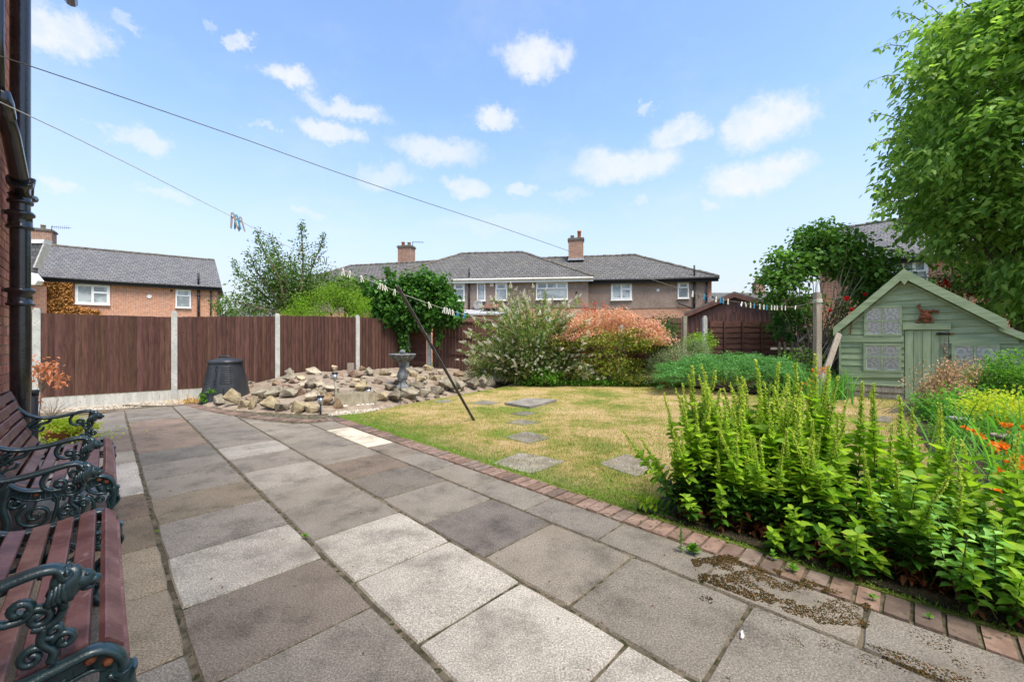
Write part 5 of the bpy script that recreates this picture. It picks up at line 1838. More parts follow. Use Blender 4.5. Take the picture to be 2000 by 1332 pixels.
def bench(u0, u1, lab):
    uv_ = globals()['uv']
    uv = lambda u, v, z=0.0: uv_(u, v - .025, z)
    t = thing('garden_bench', lab, 'bench', uv((u0 + u1) / 2, -.2), 'park benches along the house wall')
    # slats along the bench
    def slat(v_, z_, tv, tz, wd=.056, th=.02, name='seat_slat', seed=0):
        n_ = Vector((-tz, tv))
        rnd = random.Random(seed)
        sag = rnd.uniform(-.003, .003)
        h = wd / 2; e = .0035
        sec = [(-h, -th), (h, -th), (h, -e), (h - e, 0), (-h + e, 0), (-h, -e)]
        m_ = 6
        mb = MB()
        vs, fs = [], []
        for i in range(m_ + 1):
            f = i / m_
            uu = u0 + .012 + (u1 - u0 - .024) * f
            for a, b_ in sec:
                p = (v_ + tv * a + n_.x * (b_ + .012 + sag * math.sin(math.pi * f)), z_ + tz * a + n_.y * (b_ + .012 + sag * math.sin(math.pi * f)))
                vs.append(uv(uu, p[0], p[1]))
        k = len(sec)
        for i in range(m_):
            for j in range(k):
                fs.append((i * k + j, i * k + (j + 1) % k, (i + 1) * k + (j + 1) % k, (i + 1) * k + j))
        fs += [tuple(range(k))[::-1], tuple(m_ * k + j for j in range(k))]
        fs = [f[::-1] for f in fs]
        mb.add(vs, fs)
        o = mb.build(name, M_slat, t)
        g_ = rnd.uniform(.85, 1.15)
        o.color = (g_, g_ * rnd.uniform(.93, 1.03), g_ * rnd.uniform(.93, 1.05), 1)
    L = [0]
    for a, c in zip(PROF, PROF[1:]): L.append(L[-1] + math.dist(a, c))
    def onp(s):
        for i in range(len(L) - 1):
            if L[i + 1] >= s:
                f = (s - L[i]) / (L[i + 1] - L[i]); a, c = PROF[i], PROF[i + 1]
                d = Vector((c[0] - a[0], c[1] - a[1])).normalized()
                return a[0] + (c[0] - a[0]) * f, a[1] + (c[1] - a[1]) * f, d.x, d.y
    tot = L[-1]
    N = 13
    for i in range(N):
        s = .035 + (tot - .065) * i / (N - 1)
        v_, z_, dx, dz = onp(s)
        slat(v_, z_, dx, dz, .052, .02, 'back_slat' if i < 6 else 'seat_slat', int(u0 * 100) + i)
    for e, ue in enumerate((u0, u1)):
        so = -1 if e == 0 else 1
        fl = (U, 1.0)
        mb = MB(); mb.smooth = True
        sw = lambda pts, r, fa=1.4, n=8: mb.tube([uv(ue, a, b_) for a, b_ in pts], r, n, True, (U, fa))
        # flange: web plus rolled rim lying under and over the slat ends
        sw([(a, b_ - .006) for a, b_ in PROF], .013, 2.0)
        for i in range(len(PROF) - 1):
            a, c = PROF[i], PROF[i + 1]
            d = Vector((c[0] - a[0], c[1] - a[1])).normalized(); n2 = (-d.y, d.x)
            mb.smooth = False
            mb.add([uv(ue + so * .004, a[0] - n2[0] * q, a[1] - n2[1] * q) for q in (0, .045)] + [uv(ue + so * .004, c[0] - n2[0] * q, c[1] - n2[1] * q) for q in (.045, 0)] +
                   [uv(ue + so * .012, a[0] - n2[0] * q, a[1] - n2[1] * q) for q in (0, .045)] + [uv(ue + so * .012, c[0] - n2[0] * q, c[1] - n2[1] * q) for q in (.045, 0)],
                   [(0, 1, 2, 3), (7, 6, 5, 4), (0, 3, 7, 4), (1, 5, 6, 2)])
            mb.smooth = True
        sw([(p[0] + .0, p[1] - .055) for p in PROF[28:-8]], .007, 1.8)
        # front leg with twisted fluting, back leg
        leg = smoothp([(.055, .36), (.062, .31), (.045, .24), (.005, .17), (-.02, .11), (-.015, .05), (.02, .0)])
        k = len(leg)
        mb.tube([uv(ue, a, b_) for a, b_ in leg], [.026 - .010 * math.sin(i / k * 3.1) for i in range(k)], 10, True, (U, 1.15))
        for q in (-.016, 0, .016):
            sw([(a + q + .010 * math.sin(i * .9 + q * 80), b_) for i, (a, b_) in enumerate(leg[:-6])], .007, 3.6, 6)
        bl = smoothp([(-.34, .47), (-.36, .36), (-.345, .26), (-.37, .16), (-.41, .07), (-.46, 0)])
        mb.tube([uv(ue, a, b_) for a, b_ in bl], [.024 - .006 * math.sin(i / len(bl) * 3.1) for i in range(len(bl))], 8, True, (U, 1.1))
        fr_ = mb.build('end_frame', M_iron, t)
        # arm rest
        mb = MB(); mb.smooth = True
        arm = smoothp([(-.455, .80), (-.43, .735), (-.385, .68), (-.32, .648), (-.24, .645), (-.155, .660), (-.095, .672), (-.06, .668), (-.043, .645)])
        mb.tube([uv(ue, a, b_) for a, b_ in arm], [.013] * (len(arm) - 4) + [.015, .018, .02, .02], 10, True, (U, 1.9))
        mb.build('armrest', M_iron, fr_)
        # scrolls under the arm and under the seat
        mb = MB(); mb.smooth = True
        sw = lambda pts, r, fa=1.5, n=8: mb.tube([uv(ue, a - (.035 if b_ > .44 else 0), b_) for a, b_ in pts], r, n, True, (U, fa))
        sw(smoothp([(-.115, .658), (-.135, .62), (-.13, .585), (-.105, .568)]) + spiral(-.085, .592, .026, .005, -2.0, 1.2), .0095)
        sw([(-.005, .65), (-.022, .60), (-.012, .565)], .011)
        sw(spiral(-.055, .562, .026, .005, 2.6, 1.3, 18, -1), .0095)
        sw(smoothp([(-.012, .585), (-.02, .55), (-.045, .535), (-.065, .54)]), .010)
        sw(spiral(-.03, .520, .022, .004, 2.2, 1.2), .0085); sw(spiral(-.012, .488, .022, .004, 3.0, 1.2, 18, -1), .0085)
        sw(spiral(-.065, .470, .024, .005, .8, 1.2), .0085); sw(smoothp([(-.045, .535), (-.05, .50), (-.03, .47), (-.035, .445)]), .010)
        # rear leaf bracket
        sw(smoothp([(-.375, .53), (-.36, .57), (-.33, .61), (-.29, .635)]), .014); sw(smoothp([(-.36, .53), (-.33, .575), (-.29, .60), (-.25, .612), (-.235, .635)]), .011)
        sw(spiral(-.30, .585, .020, .004, 1.0, 1.1), .008); sw(smoothp([(-.345, .50), (-.315, .545), (-.28, .555), (-.27, .58)]), .008)
        # lattice below the seat
        sw(smoothp([(.03, .33), (-.01, .335), (-.045, .36), (-.05, .395)]), .010)
        sw(spiral(-.10, .265, .085, .012, 1.0, 1.75, 34, -1), .0105); sw(spiral(-.10, .275, .014, .003, 0, .8), .009)
        sw(spiral(-.245, .28, .070, .010, 2.0, 1.75, 34), .0095); sw(spiral(-.165, .35, .028, .004, -.6, 1.2), .0085)
        sw(smoothp([(-.18, .385), (-.165, .34), (-.175, .27), (-.20, .20), (-.30, .17), (-.36, .20)]), .0095); sw(spiral(-.31, .36, .030, .005, 2.2, 1.2), .0085)
        sw(spiral(.005, .30, .020, .004, 1.5, 1.2), .008); sw(smoothp([(-.02, .13), (-.06, .17), (-.10, .18), (-.185, .20)]), .0095)
        mb.build('scrollwork', M_iron, fr_)
        # lion head
        mb = MB(); mb.smooth = True
        mr_ = Matrix((Vv, U * -1, Z)).transposed()
        hc = uv(ue, -.038, .628)
        def dome(c_, r, s3, sd, am, n=8): mb.blob(c_, r, n, am, sd, s3, mr_)
        dome(hc + Vv * -.006, .036, (.85, .95, 1.25), 4, .35, 10)
        dome(hc + Vv * .018 + Z * -.002, .026, (1.1, .85, .95), 2, .15)
        dome(hc + Vv * .040 + Z * -.010, .0155, (1.15, .95, .85), 6, .05)
        dome(hc + Vv * .030 + Z * -.026, .011, (1.3, 1.0, .7), 7, .05)
        for sg in (-1, 1):
            dome(hc + Vv * .030 + U * (.012 * sg) + Z * .012, .006, (1, 1, .8), 1, 0, 5)
            dome(hc + Vv * -.004 + U * (.027 * sg) + Z * .030, .010, (.7, .8, 1.2), 1, 0, 5)
            for q in range(4):
                mb.tube([hc + Vv * (-.008 - .006 * q) + U * (.026 * sg) + Z * (.02 - .006 * q), hc + Vv * (-.012 - .008 * q) + U * (.03 * sg) + Z * (-.02 - .004 * q), hc + Vv * (-.004 - .01 * q) + U * (.018 * sg) + Z * -.045], [.006, .008, .003], 6)
        mb.build('lion_head', M_iron, fr_)
        mb = MB()
        for i in (16, 25, 36, 45, 54, 63):
            if i >= len(PROF): continue
            a, b_ = PROF[i]; a2, b2 = PROF[min(i + 1, len(PROF) - 1)]
            d = Vector((a2 - a, b2 - b_)).normalized()
            mb.lathe([(.0, .010), (.008, .008), (.012, 0), (.014, -.002)], uv(ue + so * .013, a + d.y * .022, b_ - d.x * .022), 10, U * so)
        mb.build('rusty_bolt', M_rust, fr_, kind='stuff')
    return t


bench(3.40, 4.68, 'further cast iron bench with maroon slats, nearer the soil pipe')
bench(1.50, 2.70, 'nearer cast iron bench with maroon slats, cut off by the bottom left corner')

# ------------------------------------------------------------------ clothes lines, prop and pegs
W1, W2 = at(-150, 58, 1.7), at(-150, 127, 1.6)
PT = Vector((PX - .04, PY - .05, 2.04))


def planar(px, py, A, B):
    """point of the sight line over the plan line A-B"""
    k = (px - 1000) / F
    d = B - A
    t = (k * A.y - A.x) / (d.x - k * d.y)
    Y = A.y + d.y * t
    return Vector((k * Y, Y, H + (HY - py) / F * Y))


l1 = [W1] + [planar(x, y, W1, PT) for x, y in ((0, 110), (150, 160), (300, 211), (480, 273), (650, 334), (820, 392), (970, 441), (1110, 490), (1230, 532), (1350, 571), (1390, 581), (1450, 592), (1500, 599), (1550, 600))] + [PT]
mb = MB(); mb.smooth = True; mb.tube(l1, .0026, 6)
mb.build('clothes_line', M_lineg, loc=(0, 0, 0), label='upper clothes line running across the sky to the concrete post', cat='clothes line')
PB = gnd(926, 821)
PTOP = Vector((at(778, 562, 5.0)))
P2 = planar(778, 571, PTOP, PTOP + Vector((1, 0, 0)))
E2 = Vector((.55, 11.6, 1.2))
l2 = [W2] + [planar(x, y, W2, P2) for x, y in ((0, 200), (120, 256), (260, 325), (470, 432), (560, 480), (660, 524), (720, 547))] + [P2] + [planar(x, y, P2, E2) for x, y in ((815, 585), (860, 601), (905, 614), (960, 626))] + [E2]
mb = MB(); mb.smooth = True; mb.tube(l2, .0026, 6)
mb.build('clothes_line', M_line, loc=(0, 0, 0), label='lower clothes line held up by the dark prop', cat='clothes line')
mb = MB()
dd = (PTOP + (PTOP - PB).normalized() * .05 - PB); ax = dd.cross(Vector((0, 1, 0))).normalized(); ay = dd.cross(ax).normalized()
mb.ob(PB - ax * .017 - ay * .017 - dd.normalized() * .03, ax * .034, ay * .034, dd)
mb.build('line_prop', M_prop, loc=PB, label='long dark wooden prop leaning from the lawn up to the lower clothes line', cat='clothes prop')


def peg_mesh(twist, open_):
    a = MB()
    for sg in (-1, 1):
        a.prism([(.001 * sg, 0, .022), (.008 * sg, 0, .018), (.009 * sg, 0, .004), ((.010 + open_) * sg, 0, -.05), ((.006 + open_) * sg, 0, -.055), ((.001 + open_ * .7) * sg, 0, -.044), (.0015 * sg, 0, -.006)], (0, .009, 0))
    return a


pegA = MB()
jaw = []
for sg in (-1, 1):
    a = MB(); a.prism([(.0008 * sg, -.0045, .024), (.0065 * sg, -.0045, .020), (.0085 * sg, -.0045, .004), (.0165 * sg, -.0045, -.052), (.0115 * sg, -.0045, -.057), (.0075 * sg, -.0045, -.044), (.0015 * sg, -.0045, -.004)], (0, .009, 0))
    jaw.append(a.mesh('peg_leg', M_plastic))
a = MB(); a.smooth = True; a.tube([(0, -.006, 0), (0, .006, 0)], .0036, 8); a.tube([(-.008, 0, .010), (0, -.005, .003), (.008, 0, .010)], .0012, 5)
spring = a.mesh('spring', M_metal)
cW, cB, cC, cG, cN = (.78, .76, .68), (.05, .30, .50), (.74, .74, .58), (.12, .15, .15), (.36, .30, .24)
line_pt = lambda px, l: min(((abs((p.x / p.y) - (px - 1000) / F), p) for p in l), key=lambda q: q[0])[1]


def along(px, l):
    k = (px - 1000) / F
    for a, c in zip(l, l[1:]):
        ka, kc = a.x / a.y, c.x / c.y
        if (ka - k) * (kc - k) <= 0 and a.y > .1:
            t = (k * a.y - a.x) / ((c.x - a.x) - k * (c.y - a.y))
            return a + (c - a) * t
    return l[-1]


names = {cW: 'white', cB: 'blue', cC: 'cream', cG: 'dark grey', cN: 'faded brown-grey'}
def peg(px, l, col, lab, s=1.0, rz=0.0, ry=0.0, grp=None):
    p = along(px, l)
    o = thing('clothes_peg', lab, 'clothes peg', p, grp)
    o.rotation_euler = (0, ry, rz)
    for j in jaw:
        q = bpy.data.objects.new('leg', j); COL.objects.link(q); q.parent = o; q.color = (*col, 1); q.scale = (s,) * 3
    q = bpy.data.objects.new('spring', spring); COL.objects.link(q); q.parent = o; q.scale = (s,) * 3
G1 = 'pegs on the upper line by the garage'; G2 = 'pegs on the lower line by the prop'
for px, c_, lab, ry in ((1353, cW, 'white peg hanging before the drainpipe, first of the right-hand row', .1), (1364, cG, 'dark peg next to the white one before the drainpipe', -.4), (1375, cB, 'blue peg left of the yellow quoin bricks', 0), (1386, cB, 'blue peg just right of the house corner', .2),
                        (1399, cC, 'cream peg where the line crosses the garage roof edge', .2), (1407, cB, 'left of two touching blue pegs before the garage roof', 0), (1413, cB, 'right of two touching blue pegs before the garage roof', .1), (1422, cC, 'cream peg right of the two touching blue ones', 0),
                        (1449, cW, 'left of two crossed white pegs in the middle of the row', .6), (1456, cW, 'right of two crossed white pegs in the middle of the row', -.6), (1466, cC, 'cream peg right of the crossed white pair', 0), (1473, cB, 'blue peg paired with a cream one, left pair', 0),
                        (1484, cW, 'single white peg between two blue ones', 0), (1492, cC, 'cream peg left of the last blue peg', .1), (1498, cB, 'last blue peg of the right-hand row', 0), (1507, cW, 'first of three close white pegs near the row end', 0), (1513, cC, 'second of three close pale pegs near the row end', .15),
                        (1518, cW, 'third of three close white pegs near the row end', 0), (1527, cC, 'next to last cream peg of the row', 0), (1534, cW, 'last white peg before the lilac', 0), (1554, cW, 'lone white peg among the lilac stems', .5)):
    peg(px, l1, c_, lab, 1.05, .7, ry, G1)
for px, c_, lab, s in ((455, cN, 'large faded grey peg high on the lower line, leftmost of three', 1.45), (462, cB, 'blue and grey peg, middle of the high three', 1.35), (470, cN, 'grey peg, rightmost of the high three', 1.35)):
    peg(px, l2, c_, lab, s, .5, -.1, 'three pegs high over the fence')
for px, c_, lab in ((636, cG, 'dark peg standing above the line by the plum tree'), (670, cW, 'big white peg left of the vine'), (683, cW, 'white peg tilted beside the big white one'), (699, cG, 'small grey peg before the far roof'), (706, cW, 'small white peg before the far roof'), (727, cG, 'small dark peg at the vine edge'),
                    (742, cW, 'first white peg left of the prop top'), (747, cC, 'second pale peg left of the prop top'), (753, cW, 'third white peg left of the prop top'), (771, cW, 'white peg touching the prop top'), (838, cC, 'lone pale peg on the vine right of the prop'),
                    (868, cW, 'first of four white pegs on the vine'), (873, cW, 'second of four white pegs on the vine'), (878, cW, 'third of four white pegs on the vine'), (884, cW, 'fourth of four white pegs on the vine'), (893, cB, 'pale blue peg on the vine'), (907, cB, 'rightmost blue peg at the vine edge')):
    peg(px, l2, c_, lab, 1.0 if px < 780 else 1.25, .4, random.uniform(-.3, .3) if px != 636 else 3.1, G2)

# ------------------------------------------------------------------ foliage
def branches(P0, targets, r0, r1, mat, parent, name='trunk', jit=.12, n=6, seg=6):
    mb = MB(); mb.smooth = True
    for T in targets:
        a, c = Vector(P0), Vector(T)
        L = (c - a).length
        pts = []
        o1 = Vector((random.gauss(0, 1), random.gauss(0, 1), random.gauss(0, .5))) * jit * L * .5
        for i in range(seg + 1):
            t = i / seg
            pts.append(a.lerp(c, t) + o1 * math.sin(t * 3.14) * .6 + Vector((random.gauss(0, 1), random.gauss(0, 1), 0)) * jit * .12 * L * (0 if i == 0 else 1))
        mb.tube(pts, [r0 + (r1 - r0) * (i / seg) for i in range(seg + 1)], n)
    return mb.build(name, mat, parent)


def cr(name, lab, cat, base, specs, mats, trunk=None, group=None, loc=None, fname='foliage'):
    """specs: list of (C, R, nclump, per, spread, leaf_len, width_ratio, up, mi, shell, low)"""
    t = thing(name, lab, cat, base, group)
    m = NM()
    cens = []
    for (C, Rr, n, per, sp, L, wr, up, mi, shell, low) in specs:
        P, out, cen = clumps(C, Rr, n, per, sp, shell, low)
        cens.append(cen)
        Dd = out * .8 + rdir(len(P)) * .9 + np.array([[0, 0, up]])
        m.leaves(P, Dd, L * (.6 + .7 * rng.random(len(P))), wr, .3, .25, mi, L > .085)
    m.build(fname, mats, t)
    return t, cens


# tall cherry at the right
T0 = Vector((13.3, 10.4, 0))
t = thing('cherry_tree', 'tall full cherry tree filling the upper right corner', 'tree', T0)
mb = MB(); mb.smooth = True
mb.tube([T0, T0 + Vector((-.1, 0, 1.5)), T0 + Vector((.1, .1, 3)), T0 + Vector((0, 0, 5)), T0 + Vector((.1, 0, 8))], [.22, .17, .15, .11, .03], 12)
mb.build('trunk', M_bark, t)
C0 = np.array([13.35, 10.0, 6.3])
m = NM()
lim = MB(); lim.smooth = True
dd = rdir(820)
allP, allD = [], []
for d in dd:
    rad = .55 + .45 * random.random() ** .5
    wob = 1 + .10 * noise.noise(Vector(d) * 2.5) + .09 * noise.noise(Vector(d) * 6)
    e = C0 + d * np.array([4.35, 3.7, 5.0]) * rad * wob
    # skirt cut so the playhouse roof stays clear
    if e[2] < 2.0 + max(0, (13 - e[0])) * .25: continue
    qx, qy = 1000 + e[0] / e[1] * F, HY - (e[2] - H) / e[1] * F
    lim_x = float(np.interp(qy, [-400, 0, 60, 110, 180, 240, 400, 450, 520, 600], [1990, 1905, 1815, 1795, 1780, 1755, 1755, 1800, 1840, 1910]))
    if qx < lim_x or (qx < 1890 and qy > 440 + max(0, qx - 1740) * .4) or (qx < 1935 and qy > 545): continue
    s = C0 + np.array([0, 0, -1.2]) + (e - C0) * .35
    s2 = np.array(T0) + np.array([0, 0, max(1.8, e[2] * .55)])
    if random.random() < .22:
        q = np.array([s2 + (e - s2) * f + np.array([0, 0, .25 * math.sin(f * 3.14)]) for f in (0, .35, .7, 1)])
        lim.tube([Vector(v) for v in q], [.05, .035, .018, .006], 5)
    # a spray: twig with drooping leaves in two ranks
    k = int(80 * (0.8 + .5 * random.random()))
    ax = nrm((d * [1, 1, .45] + rng.normal(0, .35, 3))[None])[0]
    tt = rng.random(k) ** .8
    P = e + (ax[None] * (tt[:, None] - .6) * 1.15) + rng.normal(0, .17, (k, 3)) * np.array([1, 1, .75]) - np.array([0, 0, 1]) * (tt ** 2 * .22)[:, None]
    side = np.cross(ax, [0, 0, 1])
    D_ = ax[None] * .6 + side[None] * rng.choice([-1, 1], k)[:, None] * (.5 + .5 * rng.random((k, 1))) + np.array([[0, 0, -.45]]) + rng.normal(0, .3, (k, 3))
    allP.append(P); allD.append(D_)
# dark heart so the crown is closed behind
P, out, _ = clumps(C0, (3.5, 2.9, 4.2), 420, 60, (.35, .35, .35), .3, -.9)
qx_, qy_ = 1000 + P[:, 0] / P[:, 1] * F, HY - (P[:, 2] - H) / P[:, 1] * F
P2_ = P[(P[:, 2] > 2.3) & (qx_ > np.interp(qy_, [-400, 0, 60, 110, 180, 240, 400, 450, 520, 600], [1990, 1915, 1810, 1790, 1780, 1755, 1755, 1810, 1860, 1930]))]; allP.append(P2_); allD.append(rdir(len(P2_), -.4))
P = np.concatenate(allP); Dd = np.concatenate(allD)
m.leaves(P, Dd, .12 + .07 * rng.random(len(P)), .55, .28, .22, 0, True)
m.build('crown', L_cherry, t)
lim.build('limb', M_bark, t, kind='stuff')
# small outlying twigs on the left flank
m = NM(); mb = MB(); mb.smooth = True
for px, py, dx, dy in ((1745, 62, -14, 20), (1760, 40, -10, -18), (1725, 92, -18, 4), (1712, 150, -14, 10), (1720, 235, -20, -14), (1705, 275, -8, 12), (1715, 378, -16, -10), (1705, 412, -10, 8), (1742, 440, -16, 6), (1730, 395, -24, 8), (1800, 30, -6, -30), (1735, 330, -16, 2), (1765, 500, -22, -10), (1785, 545, -24, 4), (1850, 8, -6, -20)):
    Y = 9.2
    a = np.array(at(px + 45, py - dy * .3, Y + .4)); e = np.array(at(px + dx, py + dy, Y))
    mb.tube([Vector(a), Vector((a + e) / 2 + [0, 0, .06]), Vector(e)], [.012, .008, .003], 5)
    k = 26; tt = rng.random(k)
    P = a + (e - a) * tt[:, None] + rng.normal(0, .035, (k, 3))
    m.leaves(P, nrm((e - a)[None]) * .5 + rng.normal(0, .5, (k, 3)) + [0, 0, -.45], .09 + .05 * rng.random(k), .5, .28, .2, 0, True)
m.build('outer_sprays', L_cherry, t); mb.build('twigs', M_bark, t, kind='stuff')

# lilac
LB = Vector((8.35, 11.0, 0))
lt = thing('lilac_tree', 'multi-stemmed lilac with heart-shaped leaves behind the concrete post', 'tree', LB)
lobes = [(1625, 492, 78, 40, 120), (1540, 520, 45, 36, 60), (1520, 555, 34, 46, 50), (1690, 520, 50, 40, 60), (1600, 462, 40, 22, 50), (1700, 560, 44, 30, 40), (1655, 520, 60, 26, 40), (1560, 600, 30, 26, 22), (1725, 545, 18, 16, 14)]
m = NM()
tg = []
for cx, cy, hw_, hh_, n in lobes:
    Y = 10.9
    s = Y / F
    C = at(cx, cy, Y)
    P, out, cen = clumps(C, (hw_ * s, .7, hh_ * s), int(n * 1.2), 17, (.11, .13, .10), .35)
    m.leaves(P, out * .6 + rdir(len(P), -.3), .075 + .05 * rng.random(len(P)), .85, .22, .2, 0, True)
    for c_ in cen[:7]: tg.append(Vector(c_))
m.build('crown', L_lilac, lt)
branches(LB + Vector((-.3, 0, .2)), tg[::3], .020, .005, M_palebark, lt, 'stem', .10)
branches(LB + Vector((.3, .1, .2)), tg[1::3], .018, .005, M_palebark, lt, 'stem', .12)
branches(LB + Vector((0, -.1, .8)), tg[2::3], .014, .004, M_palebark, lt, 'stem', .16)

# laurel below it
def at_spec(px, py, Y, hw_, hh_, dep, n, per, sp, L, wr, up=0.0, mi=0, shell=.35, low=-1.0):
    s = Y / F
    return (at(px, py, Y), (hw_ * s, dep, hh_ * s), n, per, sp, L, wr, up, mi, shell, low)


def stems_to(t, base, cens, k, r0, r1, mat, name='stem', jit=.1):
    sel = [Vector(c) for cc in cens for c in cc]
    random.shuffle(sel)
    branches(base, sel[:k], r0, r1, mat, t, name, jit, 5, 4)


def bush(name, lab, cat, base, specs, mats, k=8, r0=.015, bm=None, group=None, fname='foliage'):
    t, cens = cr(name, lab, cat, base, specs, mats, group=group, fname=fname)
    if k: stems_to(t, Vector(base) + Z * .02, cens, k, r0, r0 * .3, bm or M_bark)
    return t


bush('laurel_shrub', 'glossy dark laurel shrub over the picket fence', 'shrub', at(1545, 735, 11.3).xy.to_3d(), [at_spec(1545, 636, 11.3, 38, 33, .45, 60, 18, (.08, .08, .08), .12, .42, 0)], L_vine)
# roses
def flowers(parent, pts, mat, r, name='flower', kind='rose'):
    a = NM()
    k = 26 if kind == 'rose' else 6
    if kind == 'rose':
        d = rdir(k, .2); a.leaves(d * .25, d, np.full(k, .9), 1.1, .5, .1, 0, True)
    else:
        th = np.arange(6) * 1.047; d = np.stack([np.cos(th), np.sin(th), np.full(6, .75)], 1); a.leaves(d * .05, d, np.full(6, 1.3), .42, .3, -.1, 0, True)
        a.leaves(np.zeros((3, 3)), np.array([[0, 0, -1.0], [.05, 0, -1], [0, .05, -1]]), np.full(3, 1.0), .25, .3, 0, 0)
    me = a.mesh(name, mat)
    for p in pts:
        inst(name, me, parent, p, (random.uniform(-.9, .5), random.uniform(-.6, .6), random.uniform(0, 6)), r * random.uniform(.8, 1.25))


t = bush('rose_bush', 'climbing rose with scattered red blooms left of the playhouse roof', 'rose', (7.5, 10.2, 0), [at_spec(1668, 620, 10.4, 38, 42, .5, 90, 22, (.1, .1, .1), .055, .6), at_spec(1640, 650, 10.4, 22, 26, .4, 30, 22, (.08, .1, .08), .05, .6), at_spec(1715, 585, 10.6, 40, 24, .4, 50, 22, (.1, .1, .1), .055, .6)], L_dark, 16, .012, M_palebark)
flowers(t, [at(1616 + 38, 583, 9.9), at(1622, 606, 9.9), at(1664, 605, 9.8), at(1690, 575, 10.1), at(1650, 632, 9.9)], L_red, .05)
t = bush('rose_bush', 'rose with dark red blooms over the right slope of the playhouse roof', 'rose', (11.0, 11.6, 0), [at_spec(1870, 560, 11.6, 70, 30, .6, 90, 26, (.13, .12, .11), .065, .6), at_spec(1960, 590, 11.6, 50, 30, .6, 60, 26, (.13, .12, .11), .065, .6)], L_dark, 14, .014, M_palebark)
flowers(t, [at(1848, 552, 11.0), at(1840, 558, 11.0), at(1853, 558, 10.9), at(1835, 553, 11.0), at(1845, 547, 11.1), at(1895, 575, 11.0)], L_red, .045)

# plum tree behind the fence, with upright spiky branches
PB_ = at(560, 620, 13.6); PB_.z = 0
pt_ = thing('plum_tree', 'slender tree with upright leafy shoots behind the left fence', 'tree', PB_)
m = NM(); mb = MB(); mb.smooth = True
shoots = [((560, 610), (545, 540), (520, 500), (505, 465), (507, 452)), ((560, 610), (560, 550), (545, 505), (532, 475), (528, 460)), ((575, 610), (590, 560), (592, 510), (590, 470), (588, 434)), ((575, 610), (600, 550), (612, 515), (625, 485), (632, 458)),
          ((560, 610), (520, 580), (485, 550), (465, 535), (455, 508)), ((550, 612), (500, 600), (460, 590), (440, 585)), ((560, 605), (530, 570), (500, 530), (490, 500), (485, 495)), ((575, 605), (600, 570), (630, 545), (645, 528)), ((575, 600), (620, 580), (660, 560), (690, 555)),
          ((560, 600), (575, 560), (580, 530), (565, 505), (562, 498)), ((560, 600), (590, 570), (575, 540)), ((555, 612), (520, 605), (480, 610)), ((590, 600), (640, 560), (660, 548), (672, 545)), ((555, 590), (540, 560), (515, 540)), ((570, 590), (560, 570), (530, 520)), ((545, 600), (505, 585), (475, 570)), ((565, 600), (548, 560), (540, 520), (530, 490)), ((585, 600), (596, 560), (600, 520))]
for sh in shoots:
    Y = 13.6 + random.uniform(-.8, .8)
    pts = [at(x, y, Y) for x, y in sh]
    mb.tube(pts, list(np.linspace(.04, .008, len(pts))), 5)
    for (a, c), dens, wd in zip(zip(pts, pts[1:]), (60, 110, 120, 70), (.30, .30, .22, .10)):
        L = (c - a).length
        k = int(dens * L * 2.6)
        tt = rng.random(k)[:, None]
        P = np.array(a) + (np.array(c) - np.array(a)) * tt + rng.normal(0, 1, (k, 3)) * wd * .62
        m.leaves(P, rdir(k, .1) + np.array((c - a).normalized()) * .8, .075 + .045 * rng.random(k), .48, .25, .2)
for (px, py, hw_, hh_) in ((520, 575, 60, 34), (600, 578, 50, 30), (640, 565, 50, 22), (545, 540, 34, 30)):
    P, out, _ = clumps(at(px, py, 13.7), (hw_ * 13.7 / F, .8, hh_ * 13.7 / F), 60, 16, (.14, .14, .10), .2)
    m.leaves(P, out + rdir(len(P)), .08 + .04 * rng.random(len(P)), .48, .25, .2)
m.build('crown', L_plum, pt_); mb.build('limb', M_bark, pt_)
mb = MB(); mb.smooth = True; mb.tube([PB_, PB_ + Z * 1.2, at(562, 612, 13.6)], [.09, .07, .05], 8); mb.build('trunk', M_bark, pt_)

bush('golden_shrub', 'bright lime-green rounded shrub just behind the brown fence', 'shrub', (-4.6, 12.6, 0), [at_spec(655, 612, 12.8, 88, 52, .8, 330, 36, (.10, .10, .09), .055, .5, .3, 0, .7), at_spec(735, 618, 12.8, 38, 32, .5, 90, 34, (.1, .1, .09), .055, .5, .3, 0, .6), at_spec(590, 620, 12.8, 40, 22, .5, 80, 34, (.1, .1, .09), .055, .5, .3, 0, .6)], L_gold, 8)
bush('leafy_shrub', 'small green shrub between the left brick house and the plum tree', 'shrub', at(440, 620, 16).xy.to_3d(), [at_spec(445, 600, 16, 22, 18, .6, 40, 20, (.15, .15, .12), .09, .5)], L_plum, 5)

